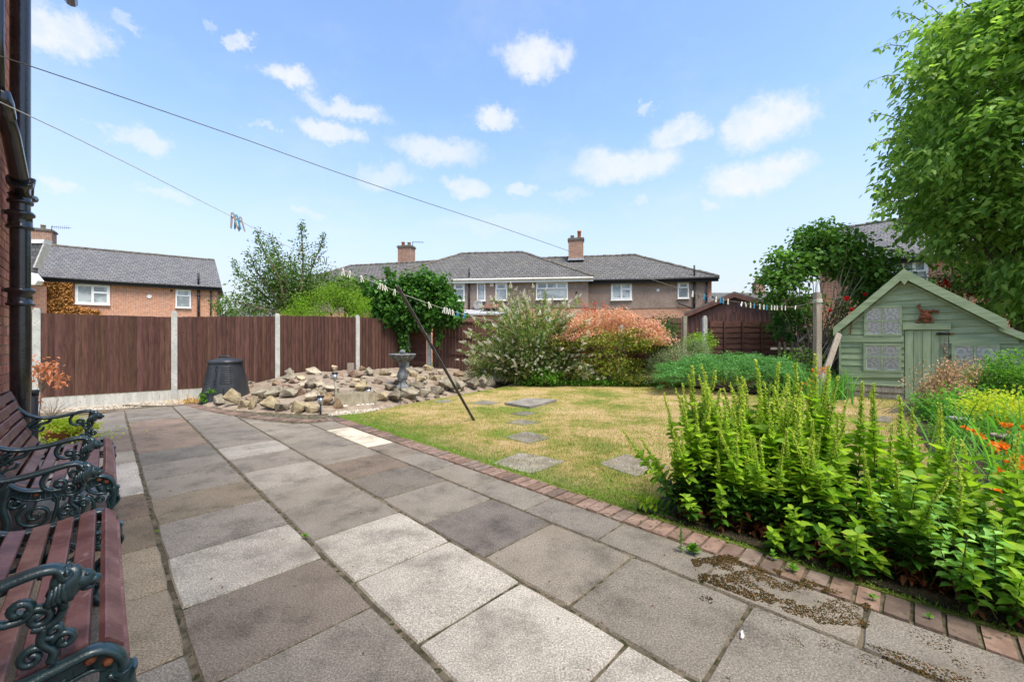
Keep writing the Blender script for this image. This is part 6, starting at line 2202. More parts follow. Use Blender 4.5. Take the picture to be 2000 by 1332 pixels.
# vine over the corner of the fence
t = thing('climbing_vine', 'dark leafy vine heaped over the fence corner with trailing shoots', 'climber', (-2.9, 12.0, 1.8))
m = NM()
for (px, py, hw_, hh_, n) in ((815, 585, 66, 46, 230), (870, 605, 36, 26, 80), (765, 600, 34, 40, 80), (800, 615, 60, 18, 110), (745, 565, 26, 14, 26), (840, 550, 30, 18, 40)):
    P, out, cen = clumps(at(px, py, 11.9), (hw_ * 11.9 / F, .45, hh_ * 11.9 / F), n, 20, (.10, .10, .10), .55)
    m.leaves(P, out * .7 + rdir(len(P), -.5), .075 + .06 * rng.random(len(P)), .85, .22, .3, 0, True)
for line in (((785, 630), (790, 660), (792, 700), (788, 712)), ((785, 630), (788, 660), (790, 700)), ((792, 630), (794, 660), (790, 690)), ((780, 625), (784, 645), (788, 690)), ((760, 622), (772, 640), (783, 655)), ((855, 630), (860, 655), (857, 676)), ((835, 628), (838, 650)), ((815, 628), (818, 648)), ((800, 525 + 30), (765, 535), (755, 520)), ((765, 560), (755, 530), (752, 522)), ((735, 575), (725, 560), (700, 552)), ((805, 635), (806, 640)), ((845, 545), (835, 530)), ((890, 612), (912, 610))):
    for a, c in zip(line, line[1:]):
        A_, C_ = np.array(at(*a, 11.75)), np.array(at(*c, 11.75))
        k = int(np.linalg.norm(C_ - A_) * 85)
        P = A_ + (C_ - A_) * rng.random((k, 1)) + rng.normal(0, .055, (k, 3))
        m.leaves(P, rdir(k, -.9), .07 + .05 * rng.random(k), .85, .22, .25, 0, True)
m.build('foliage', L_vine, t)
branches(Vector((-3.18, 11.8, .4)), [at(789, 640, 11.8), at(800, 600, 11.8)], .02, .012, M_bark, t, 'stem', .02)
# buddleia
BB = Vector((.55, 11.3, 0))
t = thing('buddleia_bush', 'large arching buddleia with creamy white flower spikes before the fence', 'shrub', BB)
m = NM(); mb = MB(); mb.smooth = True
spike = NM()
k = 90
zz = rng.random(k); th = rng.random(k) * 6.28
rr = .30 * (1 - zz * .7)
spike.leaves(np.stack([np.cos(th) * rr * .5, np.sin(th) * rr * .5, zz * .95], 1), np.stack([np.cos(th), np.sin(th), np.full(k, .5)], 1), .20 * (1 - zz * .5), .9, .3, 0)
spike_me = spike.mesh('flower_spike', L_white)
prof = []
for i in range(210):
    # fan of arching wands
    th = random.uniform(-1.25, 1.25) if i % 3 else random.uniform(-.35, .35)
    L = 2.5 - .95 * abs(th) ** 1.1 + random.uniform(-.55, .2)
    if i % 3 == 0: L *= random.uniform(.9, 1.12)
    lean = math.sin(th)
    dep = random.uniform(-.55, .35)
    p = BB + Vector((lean * .35, dep * .4, .05))
    d = Vector((lean, dep * .8, math.cos(th) * 1.15)).normalized()
    pts = [p]
    n = 8
    for s in range(n):
        d = (d + Vector((lean * .06, 0, -.055 - .03 * abs(lean)))).normalized()
        p = p + d * L / n
        if p.z < .12: break
        pts.append(p)
    if len(pts) < 3: continue
    mb.tube(pts, list(np.linspace(.010, .003, len(pts))), 4)
    kk = int(34 + 12 * L)
    tt = rng.random(kk) ** .75 * (len(pts) - 1.001)
    Q = np.array([pts[int(a)].lerp(pts[int(a) + 1], a - int(a)) for a in tt])
    m.leaves(Q, rdir(kk, -.15) + np.array(d) * .5, .10 + .07 * rng.random(kk), .22, .3, .35, 0)
    if random.random() < .92:
        for q in range(random.choice((1, 2, 2, 3))):
            e = pts[-1] if q == 0 else pts[max(1, len(pts) - 1 - random.randrange(4))] + Vector((random.gauss(0, .10), random.uniform(-.2, -.02), random.gauss(0, .08)))
            qd = (d + Vector((random.gauss(0, .25), random.gauss(0, .2), random.gauss(0, .2)))).normalized()
            s = random.uniform(.10, .17)
            inst('flower_spike', spike_me, t, e, qd.to_track_quat('Z', 'Y').to_euler(), s)
for i in range(170):
    a_ = random.uniform(-1.35, 1.35); r_ = math.sqrt(random.random()); z_ = .25 + 1.55 * r_ * math.cos(a_) ** .7 * random.uniform(.5, 1)
    e = BB + Vector((math.sin(a_) * r_ * 1.55, -.45 - .25 * random.random(), z_))
    inst('flower_spike', spike_me, t, e, Vector((math.sin(a_), -.6, random.uniform(-.5, .6))).to_track_quat('Z', 'Y').to_euler(), random.uniform(.07, .12))
P, out, _ = clumps(BB + Z * .8, (1.15, .6, .75), 170, 26, (.10, .10, .10), .2)
m.leaves(P, rdir(len(P)), .10 + .07 * rng.random(len(P)), .24, .3, .3, 0)
m.build('foliage', L_budd, t); mb.build('stem', M_stem, t)

# maple
MB0 = at(1190, 745, 11.2); MB0.z = 0
t = thing('acer_tree', 'low spreading maple, salmon pink on top and green below, before the back fence', 'tree', MB0)
m = NM(); cc_ = []
s = 11.2 / F
for i in range(320):
    px = 1192 + random.uniform(-1, 1) * 102
    top = 603 + 44 * ((px - 1190) / 100) ** 2 + 8 * noise.noise(Vector((px * .05, 0, 0)))
    bot = 690 + (40 if 1165 < px < 1235 else 0) - 18 * abs((px - 1190) / 95)
    f = random.random() ** 1.15
    py = top + (bot - top) * f
    dep = random.uniform(-.75, .7)
    C = np.array(at(px, py, 11.3 + dep)); cc_.append(Vector(C))
    k = 46
    P = C + rng.normal(0, 1, (k, 3)) * np.array([.17, .17, .045])
    P[:, 2] -= np.abs(P[:, 0] - C[0]) * .25
    green = f > (.40 if 1130 < px < 1255 else .72) + .2 * noise.noise(Vector((px * .03, py * .03, 3)))
    mi = 1 if green else 0
    m.leaves(P, rdir(k, -.5) * [1, 1, .7], .05 + .035 * rng.random(k), .55, .2, .25, mi)
for (a, c) in (((1150, 625), (1135, 585)), ((1165, 620), (1150, 600)), ((1190, 620), (1180, 592)), ((1205, 618), (1215, 598)), ((1160, 625), (1162, 590)), ((1140, 630), (1147, 612))):
    A_, C_ = np.array(at(*a, 11.3)), np.array(at(*c, 11.3)); k = 50
    P = A_ + (C_ - A_) * rng.random((k, 1)) + rng.normal(0, .035, (k, 3)); m.leaves(P, rdir(k, .2), .05 + .03 * rng.random(k), .5, .2, .2, 2); cc_.append(Vector(C_))
for i in range(26):
    px, py = 1250 + random.uniform(0, 38), 640 + random.uniform(-16, 30)
    C = np.array(at(px, py, 11.1)); cc_.append(Vector(C)); k = 34
    P = C + rng.normal(0, 1, (k, 3)) * np.array([.13, .13, .05]); m.leaves(P, rdir(k, -.5), .055 + .03 * rng.random(k), .55, .2, .25, 0)
m.build('crown', [L_acerp, L_acerg, L_acerr], t)
mb = MB(); mb.smooth = True; mb.tube([MB0, MB0 + Vector((.03, 0, .3)), MB0 + Vector((0, 0, .75))], [.06, .045, .04], 8); mb.build('trunk', M_bark, t)
branches(MB0 + Z * .7, random.sample(cc_, 30), .018, .005, M_bark, t, 'limb', .1)

G0 = lambda px, Y: ((px - 1000) / F * Y, Y, 0)
bush('evergreen_shrub', 'dark upright shrub in front of the fence right of the maple', 'shrub', G0(1292, 11.7), [at_spec(1293, 665, 11.7, 24, 45, .35, 110, 22, (.08, .08, .10), .06, .5), at_spec(1305, 640, 11.7, 18, 24, .3, 36, 16, (.07, .07, .10), .06, .5)], L_dark, 10)
bush('low_laurel', 'small bright leafy shrub at the foot of the buddleia', 'shrub', G0(1065, 10.9), [at_spec(1068, 733, 10.9, 28, 14, .25, 60, 18, (.06, .06, .05), .085, .4, .3)], L_mid, 6)
bush('bright_shrub', 'yellow-green leafy shrub at the foot of the old fence post', 'shrub', G0(1368, 11.6), [at_spec(1366, 668, 11.6, 30, 20, .4, 90, 20, (.07, .07, .07), .06, .5, .2)], L_gold, 8)
bush('heather_shrub', 'grey-green heather-like shrub right of the maple', 'shrub', G0(1320, 11.0), [at_spec(1318, 715, 10.9, 58, 32, .5, 300, 26, (.06, .06, .07), .045, .3, .7, 0, .6), at_spec(1350, 688, 11.1, 34, 24, .4, 130, 26, (.06, .06, .07), .045, .3, .7, 0, .6), at_spec(1280, 738, 10.9, 40, 12, .4, 80, 22, (.06, .06, .05), .045, .3, .6, 0, .5)], L_heath, 12)
bush('trailing_shrub', 'low mixed shrub at the foot of the maple', 'shrub', G0(1240, 10.9), [at_spec(1235, 733, 10.9, 40, 15, .3, 70, 20, (.07, .07, .05), .05, .55, .2)], L_acerg, 6)
# juniper: layered sprays
JB = Vector(G0(1425, 9.7))
t = thing('juniper_bush', 'low wide blue-green juniper spreading over the edge of the lawn', 'shrub', JB)
m = NM(); tg = []
for i in range(1500):
    px = 1425 + random.uniform(-1, 1) * 138
    q = (px - 1425) / 138
    Yd = 9.75 + random.uniform(-.75, .9)
    top = 690 + 22 * q * q + 8 * noise.noise(Vector((px * .02, Yd, 0)))
    zt = H + (HY - top) / F * 9.75
    z = zt * (1 - (abs(Yd - 9.8) / 1.15) ** 2 * .75) * random.uniform(.78, 1.03)
    if random.random() < .35: z *= random.uniform(.4, 1)
    C = np.array([(px - 1000) / F * Yd, Yd, max(z, .08)]); 
    if i % 60 == 0: tg.append(Vector(C))
    dirx = np.array([q * .7 + random.gauss(0, .5), -.35 + random.gauss(0, .4), .22]); dirx /= np.linalg.norm(dirx)
    k = 34; tt = rng.random(k)
    P = C + dirx * (tt[:, None] - .5) * .34 + rng.normal(0, .018, (k, 3)) - np.array([0, 0, 1]) * (tt[:, None] ** 2) * .06
    m.leaves(P, dirx[None] * 1.0 + rng.normal(0, .45, (k, 3)), .035 + .03 * rng.random(k), .28, .2, .1)
m.build('foliage', L_jun, t)
branches(JB + Z * .05, tg, .02, .006, M_bark, t, 'stem', .06)
# dry litter below
bush('ground_ivy', 'dark green ground cover along the back edge of the lawn', 'ground cover', G0(1150, 10.9), [], L_vine, 0) if False else None
m = NM()
for i in range(620):
    px = random.uniform(1010, 1345); Y = random.uniform(10.9, 12.0)
    if px > 1250: Y = min(Y, 11.2)
    C = np.array([(px - 1000) / F * Y, Y, random.uniform(.03, .12 + .14 * (Y - 10.9))]); k = 16
    P = C + rng.normal(0, 1, (k, 3)) * np.array([.08, .08, .03]); m.leaves(P, rdir(k, .5), .05 + .04 * rng.random(k), .6, .2, .2)
m.build('ground_cover', L_mid, kind='stuff', label='low leafy ground cover under the maple along the lawn edge')
c = gnd(1301, 757); t = thing('terracotta_pot', 'tilted terracotta pot at the left end of the juniper', 'pot', c)
axp = Vector((-.35, -.1, 1)).normalized()
mb = MB(); mb.smooth = True; mb.lathe([(0, 0), (.10, 0), (.15, .22), (.155, .22)], c + Z * .02, 18, axp); mb.build('body', M_terra, t)
mb = MB(); mb.smooth = True; mb.lathe([(.155, .22), (.175, .225), (.175, .29), (.15, .29), (.145, .24)], c + Z * .02, 18, axp); mb.build('rim', M_terra, t)

# strap-leaf clumps
def straps(name, lab, cat, base, n, L, mat, spread=.1, w=.018, group=None, up=1.2):
    t = thing(name, lab, cat, base, group)
    m = NM(); base = np.array(base)
    V, Fs = [], []
    for i in range(n):
        a = random.uniform(0, 6.28); ln = L * random.uniform(.6, 1.15); le = random.uniform(.15, .75)
        d = np.array([math.cos(a) * le, math.sin(a) * le, up]); d /= np.linalg.norm(d)
        side = np.cross(d, [0, 0, 1.0]); side /= np.linalg.norm(side)
        p = base + np.array([random.gauss(0, spread), random.gauss(0, spread), 0])
        k = 6; row = []
        for j in range(k + 1):
            f = j / k; ww = w * (1 - f ** 2) + .0015
            row.append(p - side * ww * .5); row.append(p + side * ww * .5)
            d = d + np.array([0, 0, -.10 - .22 * f]) * 1.0; d /= np.linalg.norm(d)
            p = p + d * ln / k
        V.append(row)
    V = np.array(V); i = np.arange(n)[:, None] * 14
    m.add(V, np.concatenate([i + [2 * j, 2 * j + 1, 2 * j + 3, 2 * j + 2] for j in range(6)]), 0)
    m.build('leaves', mat, t)
    return t
straps('montbretia_clump', 'yellow and orange strap leaves rising behind the juniper', 'plant', G0(1438, 10.8), 110, 1.0, L_strap, .22)
straps('montbretia_clump', 'sparser yellowing strap leaves at the right rear of the juniper', 'plant', G0(1500, 10.5), 60, .75, L_strap, .28)
straps('montbretia_clump', 'thin tan strap leaves left behind the juniper by the fence panel', 'plant', G0(1400, 11.0), 50, .9, L_strap, .15)
t = straps('montbretia_clump', 'green strap clump with orange flowers at the foot of the line post', 'plant', (6.2, 8.35, 0), 150, .75, L_strapg, .30)
flowers(t, [at(random.uniform(1585, 1628), random.uniform(716, 732), 8.15) for _ in range(13)] + [at(random.uniform(1560, 1600), random.uniform(740, 760), 8.1) for _ in range(6)], L_orange, .03, kind='c')
straps('montbretia_clump', 'green strap leaves between the leaning plank and the playhouse', 'plant', (6.95, 8.7, 0), 130, .75, L_strapg, .16)
bush('weed_patch', 'leafy weeds round the foot of the picket fence', 'plant', G0(1560, 10.4), [at_spec(1565, 705, 10.4, 55, 22, .35, 60, 14, (.08, .08, .07), .06, .6)], L_mid, 6)

# white goose-like ornament
c = Vector(G0(1611, 8.65)); oz = lambda px, py, Y=8.65: at(px, py, Y)
gt = thing('white_garden_ornament', 'white arched goose ornament at the foot of the playhouse', 'ornament', c)
mb = MB(); mb.smooth = True
mb.tube([oz(1602, 782), oz(1600, 770), oz(1603, 761), oz(1609, 758), oz(1616, 763), oz(1620, 774), oz(1621, 783)], [.045, .04, .035, .045, .06, .065, .05], 10)
mb.build('body', M_white, gt)
mb = MB(); mb.smooth = True; mb.tube([oz(1602, 763), oz(1598, 766), oz(1596, 771)], [.035, .03, .012], 8); mb.build('head', M_white, gt)
mb = MB(); mb.smooth = True; mb.lathe([(.17, 0), (.2, .05), (.19, .05), (.16, .01), (0, .01)], Vector(G0(1632, 8.6)), 16); mb.build('black_dish', M_blackg, loc=G0(1632, 8.6), label='shallow black dish beside the white goose ornament', cat='dish')

# ------------------------------------------------------------------ tall yellow loosestrife in the foreground bed
def loose(seed, Hh, low=True, bush_=1.0, bud=True):
    r = np.random.default_rng(seed); m = NM()
    pts = []
    lean = r.normal(0, .03, 2)
    nz_ = 12
    for i in range(nz_):
        f = i / (nz_ - 1); pts.append(Vector((lean[0] * f * f * 2 + .006 * math.sin(i * 2), lean[1] * f * f * 2, Hh * f)))
    tb = MB(); tb.tube(pts, list(np.linspace(.0045, .0016, nz_)), 5)
    V = np.array([tuple(v) for v in tb.v]); quads = np.array([f for f in tb.f if len(f) == 4])
    m.add(V, quads, 0)
    at_ = lambda z: np.array(pts[min(int(z / Hh * (nz_ - 1)), nz_ - 2)].lerp(pts[min(int(z / Hh * (nz_ - 1)), nz_ - 2) + 1], z / Hh * (nz_ - 1) % 1))
    z = .05; a = r.random() * 3
    while z < Hh * (.72 if bud else 1):
        f = z / Hh; c = at_(z)
        n = 3
        L = (.062 + .05 * math.sin(min(1, f / .5) * 1.8)) * (1 - .35 * max(0, f - .4)) * bush_
        th = a + np.arange(n) * 6.283 / n + r.normal(0, .2, n)
        up = .35 + .5 * f
        Dd = np.stack([np.cos(th), np.sin(th), np.full(n, up) + r.normal(0, .28, n)], 1)
        if f < .14 and r.random() < .75: m.leaves(np.tile(c, (n, 1)), Dd * [1, 1, -1.0], np.full(n, .045), .5, .5, .3, 4, True)
        else: m.leaves(np.tile(c, (n, 1)), Dd, L * (.8 + .4 * r.random(n)), .48, .18, .35, 1 if f < .45 else 2, True, up=np.tile([0, 0, 1.0], (n, 1)) + r.normal(0, .3, (n, 3)))
        a += 1.05; z += .034 + .012 * r.random()
    z = Hh * .56 if bud else Hh * 2
    while z < Hh:
        f = (z / Hh - .56) / .44; c = at_(min(z, Hh * .999))
        n = 3
        th = a + np.arange(n) * 2.094 + r.normal(0, .3, n)
        L = .040 * (1 - f) + .010
        m.leaves(np.tile(c, (n, 1)), np.stack([np.cos(th), np.sin(th), np.full(n, .9)], 1), np.full(n, L * 1.15), .42, .2, .15, 2, False)
        k = 9
        th = r.random(k) * 6.283; rr = (.004 + .018 * (1 - f)) * (.4 + .8 * r.random(k))
        P = c + np.stack([np.cos(th) * rr, np.sin(th) * rr, r.normal(0, .007, k)], 1)
        m.leaves(P, rdir(k, .9), .011 + .006 * r.random(k), .75, .5, 0, 3, False)
        a += .9; z += .0145
    return m.mesh('flowering_stem', [M_stem, L_looseL, L_looseU, L_bud, L_dead])


LS = [loose(s, h, True, bz) for s, (h, bz) in enumerate(((1.0, 1), (.94, 1.05), (.9, 1), (.86, 1.1), (.8, 1), (.97, .95), (.72, 1.1), (.88, 1), (.92, 1.05), (.78, 1.15)))]
SH = [loose(40 + s, .42 + .06 * s, True, 1.05, False) for s in range(4)]
c = uv(.3, 3.0)
lt_ = thing('loosestrife_clump', 'dense clump of tall yellow-green loosestrife spikes in the foreground bed', 'plant', (c.x, c.y, 0))
cnt = 0
rr_ = random.Random(11)
pl = []
while cnt < 132:
    u = rr_.uniform(-.95, 1.14); v = rr_.uniform(2.80, 3.55 if u > .2 else 3.75)
    if any((u - a) ** 2 + (v - q) ** 2 < (.052 if u > .38 else .105) ** 2 for a, q in pl): continue
    if u < .38 and v > 3.45: continue
    if u > .95 and v > 3.35: continue
    pl.append((u, v)); cnt += 1
    # taller and later toward the back left, lower at the front
    hh = .60 + .34 * min(1, (v - 2.8) / .45) + rr_.uniform(-.10, .07)
    hh *= (1.0 if u > .35 else .88)
    me = LS[rr_.randrange(10)]
    s = hh / .87
    edge = max(0, u - .85) / .45
    inst('flowering_stem', me, lt_, uv(u, v, .015), (rr_.uniform(-.10, .06) , -rr_.uniform(0, .12) - edge * .35 * rr_.random(), rr_.uniform(0, 6.28)) if edge == 0 else (rr_.uniform(-.1, .1) * 1, 0, 0), (s * 1.05, s * 1.05, s))
    if edge > 0:
        o = lt_.children[-1]; o.rotation_euler = (0, -edge * rr_.uniform(.1, .6), 0)
for i in range(24):
    u = rr_.uniform(-.9, 1.05); v = rr_.uniform(2.71, 2.84); s = rr_.uniform(.4, .8)
    inst('leafy_shoot', SH[rr_.randrange(4)], lt_, uv(u, v, .0), (rr_.uniform(0, .2), rr_.uniform(-.35, .05), 0), (.7, .7, s))
for i in range(34):
    u = rr_.uniform(-1.0, .45); v = rr_.uniform(2.85, 3.5); s = rr_.uniform(.7, 1.15)
    inst('leafy_shoot', SH[rr_.randrange(4)], lt_, uv(u, v, .0), (rr_.uniform(-.1, .2), rr_.uniform(-.2, .1), 0), (.8, .8, s))
# leaning outliers at the left edge
for (px, py, bxp) in ((1212, 842, (1345, 1010)), (1297, 783, (1350, 985)), (1262, 870, (1340, 1000)), (1330, 800, (1370, 985)), (1235, 960, (1330, 1012)), (1340, 745 + 30, (1380, 985))):
    B_ = gnd(*bxp); T_ = at(px, py, B_.y + (.25 if py < 800 else .05)); d = T_ - B_
    o = inst('flowering_stem', LS[rr_.randrange(10)], lt_, B_, d.to_track_quat('Z', 'Y').to_euler(), (.8, .8, d.length / .88))
# withered basal leaves
m = NM(); k = 1100
uu, vv = rng.uniform(-1.0, 1.15, k), 2.80 + np.abs(rng.normal(0, .16, k))
P = np.stack([uu * U.x + vv * Vv.x, uu * U.y + vv * Vv.y, .02 + np.abs(rng.normal(0, .07, k))], 1)
m.leaves(P, rdir(k, -.2), .025 + .02 * rng.random(k), .6, .6, .4, 0, True)
m.build('withered_leaves', L_dead, lt_, kind='stuff')

# small seedlings on the paving edge
def seedling(px, py, lab, h=.12, n=10, L=.05, mat=None, z=0):
    c = gnd(px, py); t = thing('weed_seedling', lab, 'weed', c, 'weeds at the paving edge')
    m = NM()
    for i in range(n):
        a = i * 2.4; f = i / n
        m.leaves(np.array([[c.x, c.y, .01 + h * f * .8]]), np.array([[math.cos(a), math.sin(a), .5 + f]]), np.array([L * (1 - .5 * f)]), .5, .2, .2, 0, True)
    m.build('leaves', mat or L_mid, t)
    mb = MB(); mb.tube([c, c + Z * h * .8], .002, 4); mb.build('stem', M_stem, t)
for a in ((1355, 1082, 'yellowish weed at the left end of the moss patch', .05, 22, .06), (1330, 1078, 'upright budding weed at the left of the moss patch', .17, 30, .03), (1548, 1118, 'small green weed between moss patch and edging', .04, 14, .045), (1705, 1172, 'tiny weed on the edging bricks', .02, 7, .03), (1600, 1060, 'leafy seedling before the tall clump', .12, 16, .06), (1815, 1210, 'tiny weed right on the edging bricks', .02, 6, .025),
          (596, 1052, 'small green weed in the joint by the pale slabs', .02, 12, .035), (308, 1042, 'tiny weed in the left long joint', .015, 8, .02), (1275, 1015, 'tiny weed on the edging left of the clump', .03, 8, .025), (1510, 1095, 'red-tinged seedling on the edging', .06, 10, .04)):
    seedling(*a)
c = gnd(1945, 1185, 0); seedling(1945, 1190, 'fresh four-leaved shoot low in the right bed', .10, 9, .10)
# mint-like plant at far right front
t = thing('mint_plant', 'blue-green leafy plant with pointed leaves at the right edge of the photo', 'plant', (2.5, 2.0, 0))
m = NM(); mb = MB()
rm = random.Random(3)
for i in range(60):
    b0 = Vector((2.22 + rm.uniform(-.22, .5), 1.88 + rm.uniform(-.15, .45), .02)); h = rm.uniform(.28, .52)
    d = Vector((rm.gauss(-.1, .25), rm.gauss(-.15, .2), 1)).normalized()
    e = b0 + d * h; mb.tube([b0, b0.lerp(e, .5) + Vector((0, 0, .01)), e], [.004, .003, .002], 4)
    n = 8
    for j in range(n):
        f = .35 + .65 * j / (n - 1); c = b0.lerp(e, f); a = j * 1.57 + i
        P = np.array([tuple(c)] * 2); th = np.array([a, a + 3.14])
        m.leaves(P, np.stack([np.cos(th), np.sin(th), np.full(2, .3)], 1), np.full(2, .045 + .04 * rm.random()) * (1.1 - .3 * f), .5, .2, .35, 0, True, up=np.tile([0, 0, 1.0], (2, 1)))
m.build('foliage', L_mint, t); mb.build('stem', M_stem, t)

# right-hand bed: seed heads, leafy shrub, yellow foliage, orange flowers
t = thing('seedhead_plant', 'airy brown seed-headed perennial before the playhouse right window', 'plant', (7.0, 6.6, 0))
m = NM(); mb = MB()
for i in range(150):
    b0 = Vector((6.75 + random.gauss(0, .22), 6.6 + random.gauss(0, .25), 0)); e = at(random.gauss(1868, 26), random.uniform(704, 780), b0.y)
    mb.tube([b0, b0.lerp(e, .5) + Vector((random.gauss(0, .04), 0, 0)), e], [.005, .004, .002], 4)
    P = np.array(b0) + (np.array(e) - np.array(b0)) * (.45 + .6 * rng.random((34, 1))) + rng.normal(0, .035, (34, 3))
    m.leaves(P, rdir(34, .5), .022 + .02 * rng.random(34), .7, .3, 0)
m.build('seed_heads', L_brownseed, t); mb.build('stem', M_stem, t)
bush('leafy_perennial', 'bushy fresh green perennial at the right edge before the playhouse', 'plant', (8.0, 6.6, 0), [at_spec(1955, 758, 6.7, 46, 44, .5, 230, 26, (.07, .07, .07), .055, .45, .4, 0, .5), at_spec(2010, 740, 6.4, 50, 60, .5, 120, 26, (.08, .08, .08), .055, .45, .4, 0, .5)], L_mid, 16, .006, M_stem)
bush('leafy_perennial', 'dark low foliage under the seed-headed plant', 'plant', (6.2, 5.7, 0), [at_spec(1880, 800, 5.9, 55, 40, .6, 150, 20, (.08, .08, .06), .06, .5, .3, 0, .3)], L_strapg, 8, .006, M_stem)
bush('golden_perennial', 'yellow-leaved plant at the right edge of the photo', 'plant', (6.5, 5.0, 0), [at_spec(1965, 800, 5.2, 50, 26, .5, 110, 22, (.07, .07, .06), .05, .55, .4)], L_yellow, 10, .006, M_stem)
bush('flowering_herb', 'loose mixed green foliage right of the tall spikes', 'plant', (4.7, 3.6, 0), [at_spec(1950, 945, 3.9, 75, 50, .55, 200, 20, (.07, .07, .06), .05, .4, .5, 0, .3), at_spec(1900, 860, 4.8, 60, 36, .5, 130, 18, (.07, .07, .06), .045, .4, .5, 0, .3)], L_mid, 16, .004, M_stem)
for i, (px, Y, n, L, lab, pts) in enumerate(((1990, 4.2, 60, .75, 'orange-flowered montbretia at the right edge beside the dark pot', [(1990, 935), (1982, 928), (1995, 945), (1975, 940), (1950, 920), (1938, 872), (1948, 880), (1998, 900)]), (1900, 5.0, 50, .6, 'orange montbretia right of the grey stone pot', [(1885, 836), (1905, 845), (1914, 852), (1960, 832), (1975, 833), (1998, 835), (1985, 857), (1978, 846)]), (1960, 3.3, 50, .62, 'low montbretia with orange flowers nearest the camera', [(1957, 928), (1960, 875), (1945, 960), (1990, 1005), (1998, 960), (1990, 912), (1978, 905)]))):
    t = straps('montbretia_clump', lab, 'plant', ((px - 1000) / F * Y, Y, 0), n, L, L_strapg, .28)
    flowers(t, [at(x + random.uniform(-4, 4), y + random.uniform(-4, 4), Y - .75) for x, y in pts for _ in range(3)], L_orange, .030, kind='c')
# pots and posts among them
for px, py, r, h, mt, lab in ((1868, 845, .085, .17, M_greypot, 'grey fluted stone pot among the plants'), (1962, 895, .09, .18, M_oldpost, 'round grey stone pot with dark rim near the orange flowers')):
    c = at(px, py, 5.2 if px < 1900 else 4.4); c.z = max(c.z, 0)
    t = thing('stone_pot', lab, 'pot', c)
    mb = MB(); mb.smooth = True; mb.lathe([(0, 0), (r * .8, 0), (r, h), (r * 1.15, h), (r * 1.15, h + .03), (r * .95, h + .03), (r * .9, h - .03), (0, h - .03)], c, 16); mb.build('body', mt, t)
    mb = MB(); mb.smooth = True; mb.lathe([(r * .75, -c.z), (r * .75, 0), (0, 0)], c, 12); mb.build('pedestal', mt, t) if c.z > .05 else None
mb = MB(); mb.smooth = True
a = gnd(1448, 1250)
mb.tube([a + Z * .008, a + Vector((.012, .012, .012)), a + Vector((.018, .03, .008)), a + Vector((.03, .045, .008))], [.005, .007, .006, .003], 7)
mb.build('snail_shell_shard', M_ring, loc=a, label='small white twisted shard lying in the slab joint', cat='shard')

# planted bowl and dead shrubs by the wall, behind the far bench
c = gnd(122, 862)
t = thing('planted_bowl', 'terracotta bowl of yellow-green creeping plant behind the far bench', 'plant pot', c)
mb = MB(); mb.smooth = True; mb.lathe([(0, 0), (.11, 0), (.17, .13), (.185, .13), (.185, .17), (.165, .17), (.15, .12), (0, .12)], c, 20); mb.build('bowl', M_terra, t)
m = NM(); P, out, _ = clumps(c + Z * .17, (.36, .26, .09), 120, 20, (.03, .03, .025), .2, -.5); m.leaves(P, rdir(len(P), .6), .028 + .015 * rng.random(len(P)), .8, .2, .1)
P = np.array(c) + np.stack([rng.normal(0, .26, 500), rng.normal(0, .2, 500), .03 + .05 * rng.random(500)], 1); m.leaves(P, rdir(500, .6), .025 + .015 * rng.random(500), .8, .2, .1)
m.build('foliage', L_yellow, t)
c = gnd(75, 806); c = at(75, 806, 5.6); c.z = 0
t = thing('dead_maple', 'withered little maple with curled rusty leaves beside the soil pipe', 'shrub', c)
m = NM(); mb = MB(); mb.smooth = True
top = at(82, 740, 5.6)
for e in ((62, 712), (75, 716), (98, 712), (108, 722), (125, 735), (118, 748), (60, 735), (78, 728), (100, 740), (70, 745), (90, 720), (112, 745), (65, 775), (72, 790)):
    E_ = at(*e, 5.6 + random.uniform(-.12, .12)); mb.tube([c.lerp(top, .1), c.lerp(top, .7), top.lerp(E_, .4), E_], [.006, .004, .003, .0015], 5)
    P = np.array(E_) + rng.normal(0, .04, (16, 3)); m.leaves(P, rdir(16, -.3), .045 + .03 * rng.random(16), .5, .5, .3, 0, True)
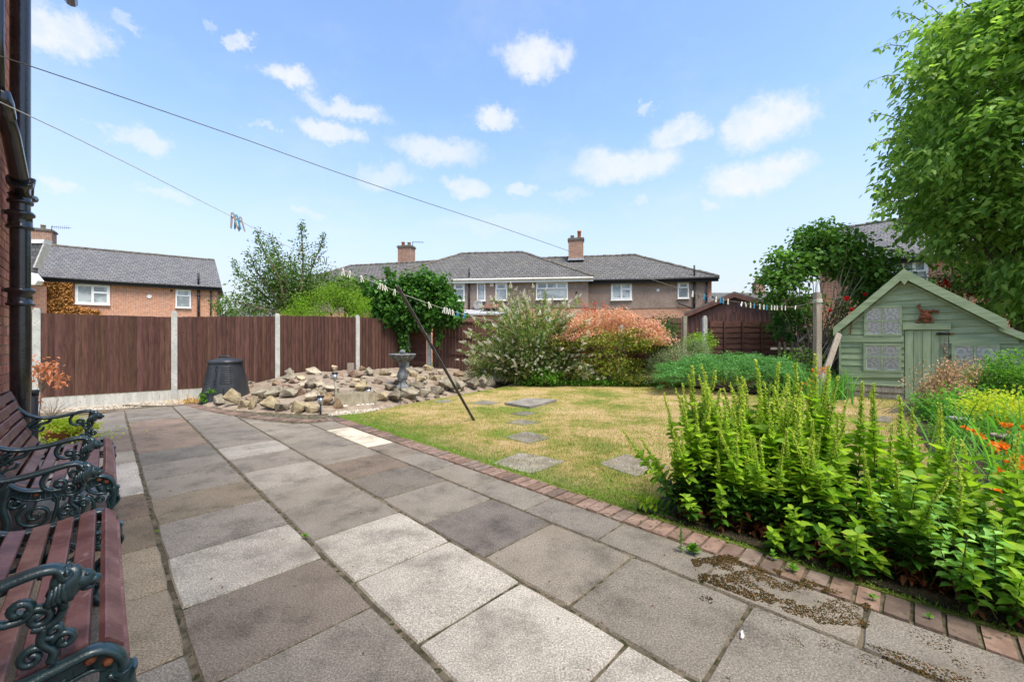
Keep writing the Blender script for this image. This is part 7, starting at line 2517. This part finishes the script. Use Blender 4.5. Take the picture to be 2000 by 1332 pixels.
m.build('leaves', leafmat('rusty_leaf', [(.30, .10, .05), (.45, .18, .1), (.55, .28, .18)], .3, .7), t); mb.build('stem', M_bark, t)
c = gnd(100, 817)
t = thing('dry_twig_plant', 'leafless dry grey twiggy plant at the foot of the concrete board', 'shrub', c)
mb = MB()
for i in range(46):
    e = c + Vector((random.gauss(0, .16), random.gauss(0, .1), random.uniform(.1, .36))); mb.tube([c, c.lerp(e, .5) + Vector((random.gauss(0, .02), 0, .02)), e], [.004, .003, .001], 4)
mb.build('twigs', M_greywood, t)
# straw tuft and ferny weeds beside the compost bin
t = straps('dry_grass_tuft', 'dry straw-coloured tuft left of the compost bin', 'plant', gnd(372, 786), 130, .22, leafmat('straw_blade', [(.35, .18, .07), (.45, .30, .12), (.25, .22, .06)], .2), .13, .006, up=.5)
bush('bin_weed', 'green weed growing through the compost bin hatch', 'plant', tuple(cb.location + Vector((-.1, -.40, 0))), [(cb.location + Vector((-.14, -.43, .13)), (.05, .03, .10), 16, 8, (.02, .01, .02), .045, .6, .2, 0, .2, -1), (cb.location + Vector((.02, -.41, .26)), (.10, .02, .03), 12, 6, (.02, .01, .01), .035, .6, .2, 0, .2, -1)], L_mid, 3, .003, M_stem)
# leaf litter flecks on paving
NMl = NM(); k = 170
uu, vv = rng.uniform(.5, 8, k), rng.uniform(-.3, 2.4, k)
P = np.stack([uu * U.x + vv * Vv.x, uu * U.y + vv * Vv.y, np.full(k, .006)], 1)
NMl.leaves(P, rdir(k) * [1, 1, .05], .008 + .010 * rng.random(k), .5, .1, 0); NMl.build('leaf_litter', L_dead, kind='stuff', label='tiny dry leaf flecks scattered on the patio')
# background greenery far away
def far_tree(px, py, Y, hw_, hh_, lab):
    c = Vector(G0(px, Y))
    bush('distant_tree', lab, 'tree', tuple(c), [at_spec(px, py, Y, hw_, hh_, hw_ * Y / F * .8, 90, 24, (.3, .3, .25), .22, .6)], L_plum, 5, .08)
far_tree(690, 550 + 24, 17, 22, 16, 'olive-green tree crown just right of the plum tree')
